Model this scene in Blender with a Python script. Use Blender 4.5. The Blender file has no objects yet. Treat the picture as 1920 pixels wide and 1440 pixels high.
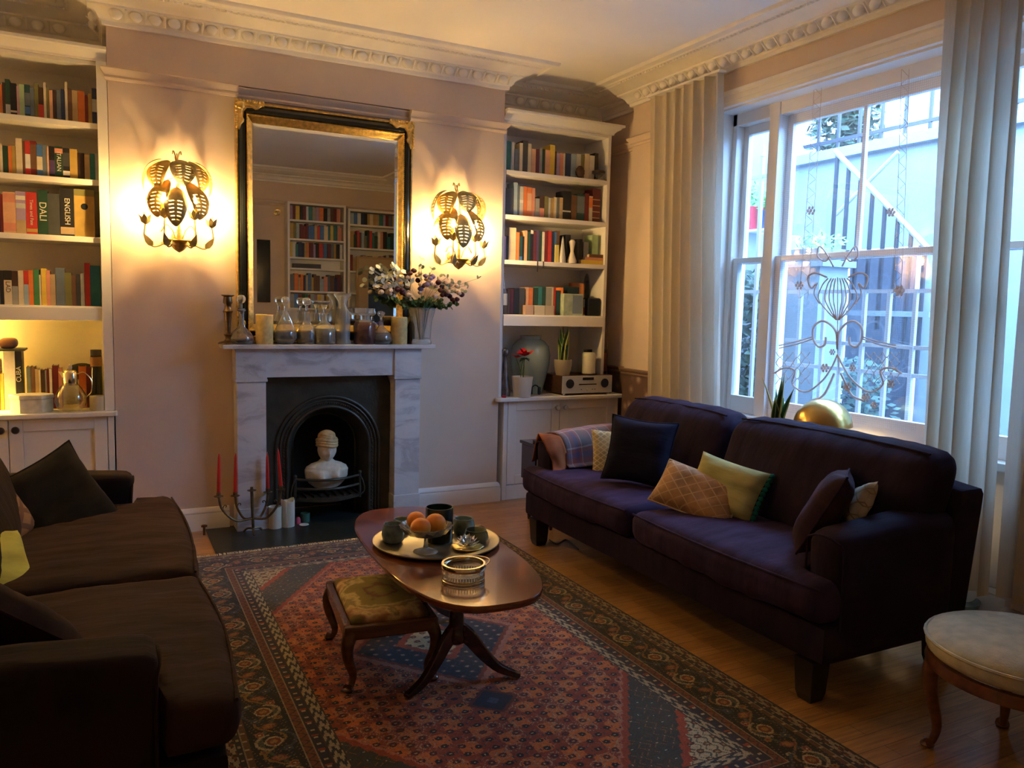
import bpy, math, random
import numpy as np
from mathutils import Vector, Matrix
R_=random.Random(7); BULB=135; LAMP=140
sc=bpy.context.scene
COL=sc.collection
PI=math.pi
# ------------------------------------------------ camera model (recovered from the photograph)
F_=1484.0; YAW,PIT,ROL=math.radians(27.1),math.radians(-5.534),math.radians(1.37); CAM=Vector((-.03,-5.422,1.5))
fw=Vector((math.sin(YAW)*math.cos(PIT),math.cos(YAW)*math.cos(PIT),math.sin(PIT)))
rt=Vector((math.cos(YAW),-math.sin(YAW),0)); upv=rt.cross(fw)
rt2=rt*math.cos(ROL)+upv*math.sin(ROL); up2=-rt*math.sin(ROL)+upv*math.cos(ROL)
def at(px,py,**k):
    "world point on the plane x=, y= or z= that the photo shows at pixel px,py"
    a,v=list(k.items())[0]; i='xyz'.index(a)
    d=fw+rt2*((px-960)/F_)-up2*((py-720)/F_)
    return CAM+d*((v-CAM[i])/d[i])
cd=bpy.data.cameras.new('camera'); cam=bpy.data.objects.new('camera',cd); COL.objects.link(cam)
cd.sensor_fit='HORIZONTAL'; cd.sensor_width=36; cd.lens=36*F_/1920; cd.clip_start=.02; cd.clip_end=200
M=Matrix.Identity(4)
for i in range(3): M[i][0]=rt2[i]; M[i][1]=up2[i]; M[i][2]=-fw[i]; M[i][3]=CAM[i]
cam.matrix_world=M; sc.camera=cam
# ------------------------------------------------ materials
def col(c):
    if isinstance(c,str):
        c=c.lstrip('#'); v=[int(c[i:i+2],16)/255 for i in (0,2,4)]
        return tuple((x/12.92 if x<=.04045 else ((x+.055)/1.055)**2.4) for x in v)
    return tuple(c)
MC={}
def mat(name,c=(.8,.8,.8),rough=.5,metal=0,var=0,vscale=6,bump=0,bscale=60,sheen=0,coat=0,trans=0,ior=1.45,emit=None,es=0,spec=.5,c2=None,stretch=None,alpha=None,sss=0):
    if name in MC: return MC[name]
    m=bpy.data.materials.new(name); m.use_nodes=True; nt=m.node_tree; b=nt.nodes['Principled BSDF']
    c=col(c); b.inputs['Base Color'].default_value=(*c,1); b.inputs['Roughness'].default_value=rough; b.inputs['Metallic'].default_value=metal
    b.inputs['Specular IOR Level'].default_value=spec; b.inputs['IOR'].default_value=ior
    if sheen: b.inputs['Sheen Weight'].default_value=sheen; b.inputs['Sheen Roughness'].default_value=.4
    if coat: b.inputs['Coat Weight'].default_value=coat; b.inputs['Coat Roughness'].default_value=.08
    if trans: b.inputs['Transmission Weight'].default_value=trans
    if sss: b.inputs['Subsurface Weight'].default_value=sss; b.inputs['Subsurface Scale'].default_value=.03
    if emit: b.inputs['Emission Color'].default_value=(*col(emit),1); b.inputs['Emission Strength'].default_value=es
    if alpha is not None: b.inputs['Alpha'].default_value=alpha
    tc=nt.nodes.new('ShaderNodeTexCoord'); mp=nt.nodes.new('ShaderNodeMapping'); nt.links.new(tc.outputs['Object'],mp.inputs[0])
    if stretch: mp.inputs['Scale'].default_value=stretch
    if var or c2:
        n=nt.nodes.new('ShaderNodeTexNoise'); n.inputs['Scale'].default_value=vscale; n.inputs['Detail'].default_value=6; nt.links.new(mp.outputs[0],n.inputs[0])
        r=nt.nodes.new('ShaderNodeValToRGB'); nt.links.new(n.outputs[0],r.inputs[0])
        a=col(c2) if c2 else tuple(x*(1-var) for x in c); bb=c if c2 else tuple(min(1,x*(1+var)) for x in c)
        r.color_ramp.elements[0].position=.35; r.color_ramp.elements[1].position=.65
        r.color_ramp.elements[0].color=(*a,1); r.color_ramp.elements[1].color=(*bb,1); nt.links.new(r.outputs[0],b.inputs['Base Color'])
    if bump:
        n=nt.nodes.new('ShaderNodeTexNoise'); n.inputs['Scale'].default_value=bscale; n.inputs['Detail'].default_value=4; nt.links.new(mp.outputs[0],n.inputs[0])
        u=nt.nodes.new('ShaderNodeBump'); u.inputs['Strength'].default_value=bump; u.inputs['Distance'].default_value=.01
        nt.links.new(n.outputs[0],u.inputs['Height']); nt.links.new(u.outputs[0],b.inputs['Normal'])
    MC[name]=m; return m
def N(nt,t,**k):
    n=nt.nodes.new('ShaderNode'+t)
    for a,v in k.items(): setattr(n,a,v)
    return n
def thin_glass(name,tint=(1,1,1),gl=.08,rough=0):
    "thin clear glass: lets light straight through, mirrors a little"
    m=bpy.data.materials.new(name); m.use_nodes=True; nt=m.node_tree; nt.nodes.clear()
    o=N(nt,'OutputMaterial'); mx=N(nt,'MixShader'); t=N(nt,'BsdfTransparent'); g=N(nt,'BsdfGlossy'); lw=N(nt,'LayerWeight'); lw.inputs[0].default_value=.5
    pw=N(nt,'Math',operation='POWER'); pw.inputs[1].default_value=2.4; ad=N(nt,'Math',operation='MULTIPLY_ADD'); ad.inputs[1].default_value=.75; ad.inputs[2].default_value=gl; ad.use_clamp=True
    t.inputs[0].default_value=(*tint,1); g.inputs['Roughness'].default_value=rough
    nt.links.new(lw.outputs['Facing'],pw.inputs[0]); nt.links.new(pw.outputs[0],ad.inputs[0]); nt.links.new(ad.outputs[0],mx.inputs[0]); nt.links.new(t.outputs[0],mx.inputs[1]); nt.links.new(g.outputs[0],mx.inputs[2]); nt.links.new(mx.outputs[0],o.inputs[0])
    return m
def cloth_mat(name,c,tr=.45):
    m=bpy.data.materials.new(name); m.use_nodes=True; nt=m.node_tree; nt.nodes.clear(); o=N(nt,'OutputMaterial'); mx=N(nt,'MixShader'); d=N(nt,'BsdfDiffuse'); t=N(nt,'BsdfTranslucent'); tc=N(nt,'TexCoord'); mp=N(nt,'Mapping'); mp.inputs['Scale'].default_value=(200,200,14); n=N(nt,'TexNoise'); n.inputs['Scale'].default_value=1; r=N(nt,'ValToRGB'); r.color_ramp.elements[0].color=(*[x*.86 for x in c],1); r.color_ramp.elements[1].color=(*c,1)
    nt.links.new(tc.outputs['Object'],mp.inputs[0]); nt.links.new(mp.outputs[0],n.inputs[0]); nt.links.new(n.outputs[0],r.inputs[0])
    for s in (d,t): nt.links.new(r.outputs[0],s.inputs[0])
    mx.inputs[0].default_value=tr; nt.links.new(d.outputs[0],mx.inputs[1]); nt.links.new(t.outputs[0],mx.inputs[2]); nt.links.new(mx.outputs[0],o.inputs[0]); return m
# ------------------------------------------------ mesh builder
class MB:
    def __init__(s): s.v=[]; s.f=[]; s.m=[]
    def add(s,v,f,mi=0):
        o=len(s.v); s.v+= [tuple(p) for p in v]; s.f+=[tuple(i+o for i in q) for q in f]; s.m+=[mi]*len(f); return s
    def box(s,x0,x1,y0,y1,z0,z1,mi=0,T=None):
        if x0>x1:x0,x1=x1,x0
        if y0>y1:y0,y1=y1,y0
        if z0>z1:z0,z1=z1,z0
        v=[Vector(p) for p in [(x0,y0,z0),(x1,y0,z0),(x1,y1,z0),(x0,y1,z0),(x0,y0,z1),(x1,y0,z1),(x1,y1,z1),(x0,y1,z1)]]
        if T is not None: v=[T@p for p in v]
        return s.add(v,[(0,3,2,1),(4,5,6,7),(0,1,5,4),(1,2,6,5),(2,3,7,6),(3,0,4,7)],mi)
    def grid(s,fn,nu,nv,cu=False,cv=False,mi=0,caps=False,T=None):
        v=[];
        for j in range(nv if cv else nv+1):
            for i in range(nu if cu else nu+1):
                p=Vector(fn(i/nu,j/nv)); v.append(T@p if T is not None else p)
        w=nu if cu else nu+1; h=nv if cv else nv+1; f=[]
        for j in range(nv):
            for i in range(nu):
                a=j%h*w+i%w; b=j%h*w+(i+1)%w; c=(j+1)%h*w+(i+1)%w; d=(j+1)%h*w+i%w
                f.append((a,b,c,d))
        if caps and cu:
            f.append(tuple(reversed(range(w)))); f.append(tuple((h-1)*w+i for i in range(w)))
        return s.add(v,f,mi)
    def lathe(s,prof,seg=32,c=(0,0,0),mi=0,T=None,flute=0,nf=0,cap=True):
        c=Vector(c)
        n=len(prof)-1
        def fn(u,w):
            r,z=prof[round(w*n)]; a=u*2*PI
            rr=r*(1+(flute*math.cos(nf*a) if nf else 0))
            return (c.x+rr*math.cos(a),c.y+rr*math.sin(a),c.z+z)
        return s.grid(fn,seg,n,cu=True,mi=mi,caps=cap,T=T)
    def tube(s,path,r,seg=8,mi=0,T=None,close=False,flat=1):
        P=[Vector(p) for p in path]; n=len(P)
        if n<2: return s
        rr=r if callable(r) else (lambda t:r)
        rings=[]; pu=None
        for i,p in enumerate(P):
            if close: d=P[(i+1)%n]-P[i-1]
            else: d=P[min(i+1,n-1)]-P[max(i-1,0)]
            if d.length<1e-9: d=Vector((0,0,1))
            d.normalize()
            if pu is None:
                a=Vector((0,0,1)) if abs(d.z)<.9 else Vector((1,0,0)); u=d.cross(a).normalized()
            else:
                u=pu-d*pu.dot(d)
                u=u.normalized() if u.length>1e-6 else d.orthogonal().normalized()
            pu=u; w=d.cross(u); q=rr(i/(n-1))
            rings.append([p+u*(q*math.cos(k/seg*2*PI))+w*(q*flat*math.sin(k/seg*2*PI)) for k in range(seg)])
        v=[x for g in rings for x in g]
        if T is not None: v=[T@x for x in v]
        f=[]
        for i in range(n if close else n-1):
            for k in range(seg): a=i*seg;b=(i+1)%n*seg; f.append((a+k,a+(k+1)%seg,b+(k+1)%seg,b+k))
        if not close: f.append(tuple(reversed(range(seg)))); f.append(tuple((n-1)*seg+k for k in range(seg)))
        return s.add(v,f,mi)
    def prism(s,poly,fa,fb,mi=0,T=None):
        "poly: 2D points; fa, fb map a 2D point to the two end faces"
        n=len(poly); v=[Vector(fa(p)) for p in poly]+[Vector(fb(p)) for p in poly]
        if T is not None: v=[T@x for x in v]
        f=[tuple(reversed(range(n))),tuple(range(n,2*n))]+[(i,(i+1)%n,n+(i+1)%n,n+i) for i in range(n)]
        return s.add(v,f,mi)
    def ball(s,c,r,seg=14,rings=8,mi=0,T=None,sc=(1,1,1),fn=None):
        c=Vector(c)
        def g(u,w):
            a=u*2*PI; t=(w*.998+.001)*PI; p=Vector((math.sin(t)*math.cos(a)*sc[0],math.sin(t)*math.sin(a)*sc[1],-math.cos(t)*sc[2]))*r
            if fn: p=fn(p)
            return c+p
        return s.grid(g,seg,rings,cu=True,mi=mi,caps=True,T=T)
    def soft(s,x0,x1,y0,y1,z0,z1,r=.04,puff=0,n=10,wr=0,seed=0,mi=0,T=None,bulge=0):
        "rounded, stuffed box"
        import mathutils
        c=Vector(((x0+x1)/2,(y0+y1)/2,(z0+z1)/2)); h=Vector(((x1-x0)/2,(y1-y0)/2,(z1-z0)/2)); r=min(r,*h)
        key={}; v=[]; f=[]
        def cosp(t): return t
        def vid(p):
            k=tuple(round(a,5) for a in p)
            if k in key: return key[k]
            q=Vector([p[i]*h[i] for i in range(3)]); inn=Vector([max(-(h[i]-r),min(h[i]-r,q[i])) for i in range(3)])
            d=q-inn
            if d.length>1e-9:
                d.normalize(); q=inn+d*r
            u,w,t=p
            q.z+= puff*t*(1-u*u)*(1-w*w)
            q.x+= bulge*u*(1-w*w)*(1-t*t); q.y+=bulge*w*(1-u*u)*(1-t*t)
            if wr:
                nz=mathutils.noise.noise(Vector((q.x*6+seed,q.y*14+seed,q.z*5)))+.5*mathutils.noise.noise(Vector((q.x*18,q.y*34+seed,q.z*9)))
                q+=Vector((u,w,t)).normalized()*nz*wr
            key[k]=len(v); v.append(q+c); return key[k]
        # parameter spacing: denser near edges
        def g(i):
            t=-1+2*i/n; return math.copysign(1-(1-abs(t))**1.35,t)
        for ax in range(3):
            for sg in (-1,1):
                a,b=[i for i in range(3) if i!=ax]
                for i in range(n):
                    for j in range(n):
                        q=[]
                        for (ii,jj) in ((i,j),(i+1,j),(i+1,j+1),(i,j+1)):
                            p=[0,0,0]; p[ax]=sg; p[a]=g(ii); p[b]=g(jj); q.append(vid(p))
                        flip=(sg>0)==(ax==1)
                        f.append(tuple(reversed(q)) if flip else tuple(q))
        if T is not None: v=[T@x for x in v]
        return s.add(v,f,mi)
    def build(s,name,m,parent=None,smooth=True,bevel=0,world=False,ang=40,sub=0,origin=True):
        me=bpy.data.meshes.new(name); off=Vector((0,0,0))
        V=s.v
        if parent is not None and world:
            off=Vector(parent['_o'])
        elif parent is None and origin and V:
            a=np.array([tuple(x) for x in V]); off=Vector(((a[:,0].min()+a[:,0].max())/2,(a[:,1].min()+a[:,1].max())/2,a[:,2].min()))
        me.from_pydata([(p[0]-off.x,p[1]-off.y,p[2]-off.z) for p in V],[],s.f); me.update()
        ms=m if isinstance(m,(list,tuple)) else [m]
        for q in ms: me.materials.append(q)
        if len(ms)>1: me.polygons.foreach_set('material_index',s.m)
        if smooth:
            me.polygons.foreach_set('use_smooth',[True]*len(me.polygons))
            try: me.set_sharp_from_angle(angle=math.radians(ang))
            except Exception: pass
        o=bpy.data.objects.new(name,me); COL.objects.link(o)
        if parent is not None: o.parent=parent
        else: o.location=off
        if bevel:
            b=o.modifiers.new('b','BEVEL'); b.width=bevel; b.segments=2; b.limit_method='ANGLE'; b.angle_limit=math.radians(40)
        if sub:
            b=o.modifiers.new('s','SUBSURF'); b.levels=sub; b.render_levels=sub
        return o
LABELS={}
def tag(o,label,cat,group=None,kind=None):
    o['label']=label; o['category']=cat
    if group: o['group']=group
    if kind: o['kind']=kind
    if label in LABELS and not group: print('DUP LABEL',label)
    n=len(label.split())
    if n<4 or n>16: print('LABEL LEN',n,label)
    LABELS[label]=1
    return o
def thing(name,label,cat,loc=(0,0,0),rz=0,group=None,rot=None):
    o=bpy.data.objects.new(name,None); COL.objects.link(o); o.location=loc; o.rotation_euler=rot or (0,0,rz); o.empty_display_size=.05
    o['_o']=tuple(loc); tag(o,label,cat,group); return o
def struct(o): o['kind']='structure'; return o
def dup(root,loc,rz=None,label=None,group=None):
    def cp(o,par):
        c=o.copy(); COL.objects.link(c)
        if par is not None: c.parent=par
        for ch in [x for x in bpy.data.objects if x.parent==o]: cp(ch,c)
        return c
    r=cp(root,None); r.location=loc
    if rz is not None: r.rotation_euler=(r.rotation_euler[0],r.rotation_euler[1],rz)
    if label: r['label']=label
    if group: r['group']=group
    return r
def RT(loc=(0,0,0),rx=0,ry=0,rz=0,s=1):
    return Matrix.Translation(loc)@Matrix.Rotation(rz,4,'Z')@Matrix.Rotation(ry,4,'Y')@Matrix.Rotation(rx,4,'X')@Matrix.Scale(s,4)
def curve_pts(P,n=24):
    "Catmull-Rom through control points"
    P=[Vector(p) for p in P]; Q=[P[0]*2-P[1]]+P+[P[-1]*2-P[-2]]; out=[]
    m=len(P)-1
    for k in range(n+1):
        t=k/n*m; i=min(int(t),m-1); t-=i; a,b,c,d=Q[i:i+4]
        out.append(.5*((2*b)+(c-a)*t+(2*a-5*b+4*c-d)*t*t+(3*b-a-3*c+d)*t**3))
    return out
# ------------------------------------------------ room materials
wallm=mat('dusty_pink_paint',(.65,.535,.44),.85,var=.03,vscale=3,bump=.05,bscale=120)
ceilm=mat('ceiling_paint',(.84,.83,.81),.9,var=.02,vscale=2)
whitem=mat('white_paint',(.80,.79,.77),.42,var=.02,vscale=4)
plasterm=mat('plaster_white',(.84,.82,.78),.7,var=.03,vscale=9)
creamm=mat('cream_paint',(.79,.76,.66),.45,var=.02,vscale=4)
def plank_mat():
    m=bpy.data.materials.new('oak_boards'); m.use_nodes=True; nt=m.node_tree; b=nt.nodes['Principled BSDF']
    tc=N(nt,'TexCoord'); br=N(nt,'TexBrick'); br.offset=.37; br.inputs['Scale'].default_value=1
    br.inputs['Brick Width'].default_value=.9; br.inputs['Row Height'].default_value=.075; br.inputs['Mortar Size'].default_value=.0012; br.inputs['Mortar Smooth'].default_value=.3
    br.inputs['Color1'].default_value=(.52,.30,.11,1); br.inputs['Color2'].default_value=(.40,.215,.075,1); br.inputs['Mortar'].default_value=(.09,.045,.015,1)
    nt.links.new(tc.outputs['Object'],br.inputs[0])
    mp=N(nt,'Mapping'); mp.inputs['Scale'].default_value=(2,28,2); nt.links.new(tc.outputs['Object'],mp.inputs[0])
    n=N(nt,'TexNoise'); n.inputs['Scale'].default_value=3; n.inputs['Detail'].default_value=8; nt.links.new(mp.outputs[0],n.inputs[0])
    r=N(nt,'ValToRGB'); r.color_ramp.elements[0].position=.3; r.color_ramp.elements[0].color=(.62,.55,.5,1); r.color_ramp.elements[1].position=.7; r.color_ramp.elements[1].color=(1.1,1.05,1,1); nt.links.new(n.outputs[0],r.inputs[0])
    mx=N(nt,'MixRGB',blend_type='MULTIPLY'); mx.inputs[0].default_value=1; nt.links.new(br.outputs[0],mx.inputs[1]); nt.links.new(r.outputs[0],mx.inputs[2]); nt.links.new(mx.outputs[0],b.inputs['Base Color'])
    b.inputs['Roughness'].default_value=.28; b.inputs['Coat Weight'].default_value=.15
    return m
XL,YB=-1.15,-5.75; ZC=3.262; W=3.71; WA=3.80
struct(MB().box(XL-.2,4.0,YB-.2,.65,-.1,0).build('floor',plank_mat(),smooth=False,origin=False))
struct(MB().box(XL-.2,4.0,YB-.2,.65,ZC,ZC+.1).build('ceiling',ceilm,smooth=False,origin=False))
struct(MB().box(XL-.2,XL,YB-.2,.65,0,ZC).build('wall_left',wallm,smooth=False))
struct(MB().box(XL-.2,4.0,YB-.2,YB,0,ZC).build('wall_back',wallm,smooth=False))
# chimney breast: niche between nx0 and nx1 behind the looking glass; fire opening below
nx0=at(446,155,y=0).x; nx1=at(769,203,y=0).x
FX0,FX1,FZ=.86,1.78,.93   # builder's opening
b=MB()
b.box(0,nx0,0,.65,FZ,ZC); b.box(nx1,2.63,0,.65,FZ,ZC); b.box(nx0,nx1,.04,.65,FZ,2.86); b.box(nx0,nx1,0,.65,2.86,ZC)
b.box(0,FX0,0,.65,0,FZ); b.box(FX1,2.63,0,.65,0,FZ)
b.box(FX0,FX1,.5,.65,0,FZ)
struct(b.build('wall_chimney_breast',wallm,smooth=False))
struct(MB().box(XL,0,.47,.65,0,ZC).build('wall_alcove_lamp_side',creamm,smooth=False))
struct(MB().box(2.63,WA+.2,.47,.65,0,ZC).build('wall_alcove_window_side',wallm,smooth=False))
# window wall
WY0,WY1,WZ0,WZ1=-1.10,-3.28,.80,2.86; XO=4.02
b=MB()
b.box(WA,XO,-.11,.47,0,ZC); b.box(W,XO,WY0,-.11,0,ZC); b.box(W,XO,YB,WY1,0,ZC); b.box(3.935,XO,WY1,WY0,0,WZ0); b.box(W,XO,WY1,WY0,WZ1,ZC)
struct(b.build('wall_window',wallm,smooth=False))
# papered dado below the chair rail
def dado_mat():
    m=bpy.data.materials.new('dado_paper'); m.use_nodes=True; nt=m.node_tree; b=nt.nodes['Principled BSDF']; tc=N(nt,'TexCoord')
    v=N(nt,'TexVoronoi'); v.inputs['Scale'].default_value=9; nt.links.new(tc.outputs['Object'],v.inputs[0])
    r=N(nt,'ValToRGB'); e=r.color_ramp.elements; e[0].position=.12; e[0].color=(.42,.33,.24,1); e[1].position=.42; e[1].color=(.13,.075,.055,1)
    k=e.new(.27); k.color=(.22,.13,.09,1); nt.links.new(v.outputs[0],r.inputs[0]); nt.links.new(r.outputs[0],b.inputs['Base Color']); b.inputs['Roughness'].default_value=.8; return m
dm=dado_mat()
struct(MB().box(WA-.006,WA,-.11,.46,.14,.985).box(W-.006,W,-1.09,-.104,.14,.985).build('trim_1',dm,smooth=False))
# profile sweeps along a wall line, mitred at the corners (room lies to the right of the direction of travel)
def sweep(path,prof,closed=False,n_=None):
    P=[Vector((p[0],p[1],0)) for p in path]; n=len(P); mb=MB(); rings=[]
    for i,p in enumerate(P):
        a=P[i-1] if (i>0 or closed) else None; c=P[(i+1)%n] if (i<n-1 or closed) else None
        def nr(u,v): d=(v-u).normalized(); return Vector((d.y,-d.x,0))
        if a is None: m=nr(p,c)
        elif c is None: m=nr(a,p)
        else:
            n1,n2=nr(a,p),nr(p,c); m=n1+n2; m=m/ (m.dot(n1)) if abs(m.dot(n1))>1e-6 else n1
        rings.append([p+m*q+Vector((0,0,z)) for q,z in prof])
    k=len(prof); v=[x for r in rings for x in r]; f=[]
    for i in range(n if closed else n-1):
        for j in range(k-1):
            a=i*k+j; b=(i+1)%n*k+j; f.append((a,b,b+1,a+1))
    if not closed: f.append(tuple(range(k))); f.append(tuple(reversed(range((n-1)*k,n*k))))
    mb.add(v,f); return mb
ring=[(XL,YB),(XL,.47),(0,.47),(0,0),(2.63,0),(2.63,.47),(WA,.47),(WA,-.11),(W,-.11),(W,YB)]
cp=[(0,3.095),(.022,3.095),(.026,3.118),(.034,3.121),(.040,3.128),(.052,3.150),(.075,3.170),(.094,3.176),(.098,3.180),(.098,3.190),(.118,3.193),(.135,3.200),(.160,3.216),(.196,3.226),(.200,3.236),(.214,3.238),(.222,3.246),(.258,3.249),(.264,3.238),(.288,3.240),(.296,3.250),(.298,ZC)]
cor=sweep(ring,cp,closed=True)
# egg-and-dart enrichment
def eggs(a,b,nrm,sp=.105):
    a=Vector(a);b=Vector(b);L=(b-a).length;n=int(L/sp);d=(b-a)/L
    for i in range(n):
        c=a+d*((i+.5)*L/n)+Vector(nrm)*.070+Vector((0,0,3.150))
        cor.ball(c,.034,seg=12,rings=8,sc=(1.05 if abs(d.x)>.5 else .72,.72 if abs(d.x)>.5 else 1.05,.95))
        c2=a+d*((i+1)*L/n)+Vector(nrm)*.07+Vector((0,0,3.150)); t=d*.005
        cor.tube([c2+Vector((0,0,.022))+Vector(nrm)*.032,c2-Vector((0,0,.026))-Vector(nrm)*.022],.0075,seg=5)
        c3=a+d*((i+.5)*L/n)+Vector(nrm)*.205+Vector((0,0,3.231)); [cor.ball(c3+d*q,.008,seg=6,rings=4) for q in (-.035,0,.035)]
eggs((.0,0,0),(2.63,0,0),(0,-1,0)); eggs((2.9,.47,0),(3.6,.47,0),(0,-1,0)); eggs((3.71,-.2,0),(3.71,-3.6,0),(-1,0,0)); eggs((-1,.47,0),(-.2,.47,0),(0,-1,0))
eggs((0,-.02,0),(0,.28,0),(-1,0,0))
struct(cor.build('trim_2',plasterm,ang=35))
# picture rail
rp=[(0,2.785),(.012,2.787),(.018,2.80),(.012,2.812),(.016,2.818),(.034,2.838),(.038,2.85),(.03,2.857),(0,2.857)]
rp=[(q,z) for q,z in rp]
for i,pth in enumerate([[(0,.1),(0,0),(nx0,0)],[(nx0,.04),(nx1,.04)],[(nx1,0),(2.63,0),(2.63,.1)],[(WA,.47),(WA,-.11),(W,-.11),(W,-.98)],[(W,-3.42),(W,YB),(XL,YB)]]):
    struct(sweep(pth,rp).build('trim_%d'%(3+i),wallm,ang=30))
# skirting boards
sp=[(0,0),(.024,0),(.024,.105),(.02,.112),(.022,.122),(.014,.142),(.006,.15),(0,.15)]
for nm,pth in [('baseboard_breast_lamp_side',[(0,.1),(0,0),(.66,0)]),('baseboard_breast_window_side',[(1.95,0),(2.63,0),(2.63,.02)]),('baseboard_window',[(W,-.11),(W,WY0),(3.934,WY0),(3.934,WY1),(W,WY1),(W,YB)]),('baseboard_back',[(W,YB),(XL,YB)]),('baseboard_left',[(XL,YB),(XL,0)])]:
    struct(sweep(pth,sp).build(nm,whitem,ang=30))
# chair rail
dp=[(0,.975),(.012,.977),(.02,.99),(.014,1.0),(.03,1.015),(.032,1.028),(0,1.032)]
struct(sweep([(WA,.47),(WA,-.11),(W,-.11),(W,-1.0)],dp).build('trim_8',mat('brown_rail',(.20,.13,.09),.45),ang=30))
# ------------------------------------------------ window
gm=thin_glass('window_glass',(.97,.985,1),.06)
wr=bpy.data.objects.new('window_1',None); COL.objects.link(wr); wr.location=(3.9,-2.2,.8); wr['_o']=(3.9,-2.2,.8); wr['kind']='structure'; wr['label']='tall tripartite sash window with white painted frame'
X0,X1=3.86,3.95
gx=3.905
zb,zt,zm=.935,2.70,1.855
fr=MB()
fr.box(X0-.02,X1+.03,WY0,WY0-.05,WZ0,WZ1); fr.box(X0-.02,X1+.03,WY1,WY1+.05,WZ0,WZ1); fr.box(X0-.02,X1+.03,WY1,WY0,2.77,WZ1); fr.box(X0-.10,X1+.03,WY1-.02,WY0+.02,WZ0-.03,WZ0+.012)
m1=(-1.46,-1.545); m2=(-2.745,-2.83)
fr.box(X0-.03,X1+.03,m1[0],m1[1],WZ0,WZ1); fr.box(X0-.03,X1+.03,m2[0],m2[1],WZ0,WZ1)
fr.build('frame',whitem,wr,world=True,bevel=.004,smooth=False)
def sash(y0,y1,xo,z0,z1,bars,rb,rtp,st=.045):
    s=MB(); s.box(xo-.022,xo+.022,y0,y0-st,z0,z1); s.box(xo-.022,xo+.022,y1+st,y1,z0,z1); s.box(xo-.0215,xo+.0215,y0-st,y1+st,z0,z0+rb); s.box(xo-.0215,xo+.0215,y0-st,y1+st,z1-rtp,z1)
    for q in bars: s.box(xo-.014,xo+.014,q+.012,q-.012,z0+rb,z1-rtp)
    o=s.build('sash',whitem,wr,world=True,bevel=.003,smooth=False)
    g=MB().box(xo-.002,xo+.002,y0-st,y1+st,z0+rb,z1-rtp).build('pane',gm,o,smooth=False)
    for v in g.data.vertices: v.co-=Vector(wr['_o'])
for (a,c,bars) in ((WY0-.05,m1[0],[]),(m1[1],m2[0],[-2.13]),(m2[1],WY1+.05,[])):
    sash(a,c,gx-.02,WZ0+.012,zm+.02,[],.115,.035); sash(a,c,gx+.025,zm-.02,2.77,bars,.04,.06)
# architrave round the opening, on the room side
ap=[(0,0),(.028,.004),(.03,.03),(.02,.04),(.022,.075),(.035,.085),(.035,.105),(0,.11)]
a=MB(); 
def arch(y0,y1,z0,z1):
    pts=[(y0,z0),(y0,z1),(y1,z1),(y1,z0)]; sg=[(1,0),(1,1),(-1,1),(-1,0)]; k=len(ap); v=[]
    for (y,z),(sy,sz) in zip(pts,sg):
        for q,w in ap: v.append((W-q,y+sy*w,z+sz*w))
    f=[]
    for i in range(3):
        for j in range(k-1): q=i*k+j; f.append((q,q+1,q+k+1,q+k))
    a.add(v,f)
arch(WY0,WY1,.16,WZ1)
struct(a.build('trim_9',whitem,ang=30))
lin=MB().box(W+.001,X0-.02,WY0,WY0-.012,WZ0,WZ1).box(W+.001,X0-.02,WY1+.012,WY1,WZ0,WZ1).box(W+.001,X0-.02,WY1,WY0,WZ1-.012,WZ1).box(W+.001,3.93,WY0,WY0-.012,.15,WZ0-.031).box(W+.001,3.93,WY1+.012,WY1,.15,WZ0-.031)
struct(lin.build('trim_10',whitem,smooth=False))
# panelled apron below the sill
struct(MB().box(3.92,3.9345,WY1+.013,WY0-.013,.15,.77).build('trim_11',whitem,smooth=False,bevel=.004))
# ------------------------------------------------ built-in bookcases and cupboards
chrome=mat('chrome',(.8,.8,.8),.12,1); brass=mat('brass',(.62,.44,.16),.25,1,var=.12,vscale=14); gold=mat('gilt',(.72,.50,.16),.32,1,var=.25,vscale=40,bump=.3,bscale=90)
dkknob=mat('dark_knob',(.03,.02,.018),.3)
ST=[2.531,2.20,1.860,1.445]      # shelf tops
YF,YBK=.03,.40
def bookcase(x0,x1,pm,label,xe0,xe1,crown):
    t=thing('bookcase',label,'bookcase',((x0+x1)/2,YF,.81))
    c=MB(); th=.028
    st0=.055 if x0<0 else .03; 
    c.box(x0,x0+th,YF,YBK,.81,2.89); c.box(x1-th,x1,YF,YBK,.81,2.89); c.box(x0,x1,YBK-.012,YBK,.81,2.89); c.box(x0+th,x1-th,YF+.002,YBK-.012,2.865,2.889)
    c.build('carcass',pm,t,world=True,smooth=False,bevel=.002)
    if x0<0:
        MB().box(-.058,-.002,YF-.028,YF-.001,.81,2.888).build('stile',pm,t,world=True,smooth=False,bevel=.002)
    for i,z in enumerate(ST):
        h=.034 if i<3 else .088
        s=MB().box(x0+th+.001,x1-th-.001,YF-.001,YBK-.013,z-.034,z)
        if i==3: s.box(x0+th+.001,x1-th-.001,YF-.012,YF-.001,z-.088,z-.008)
        s.build('shelf',pm,t,world=True,smooth=False,bevel=.003)
    # crown moulding
    pr=[(0,2.889),(.012,2.889),(.014,2.90),(.028,2.915),(.05,2.928),(.058,2.94),(.075,2.945),(.075,2.962),(0,2.962)]
    sweep(crown,pr).build('crown_moulding',pm,t,world=True,ang=30)
    MB().box(x0,x1,YF,YBK,2.8895,2.9615).build('top_board',pm,t,world=True,smooth=False)
    return t
bookcase(XL+.01,-.002,creamm,'tall cream bookcase in the warmly lit alcove beside the candle-bulb sconce','','',[(XL+.02,YF-.002),(-.003,YF-.002)])
bookcase(2.64,3.605,whitem,'tall white bookcase in the alcove nearest the window wall','','',[(2.635,YF-.002),(3.606,YF-.002),(3.606,YBK)])
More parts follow.
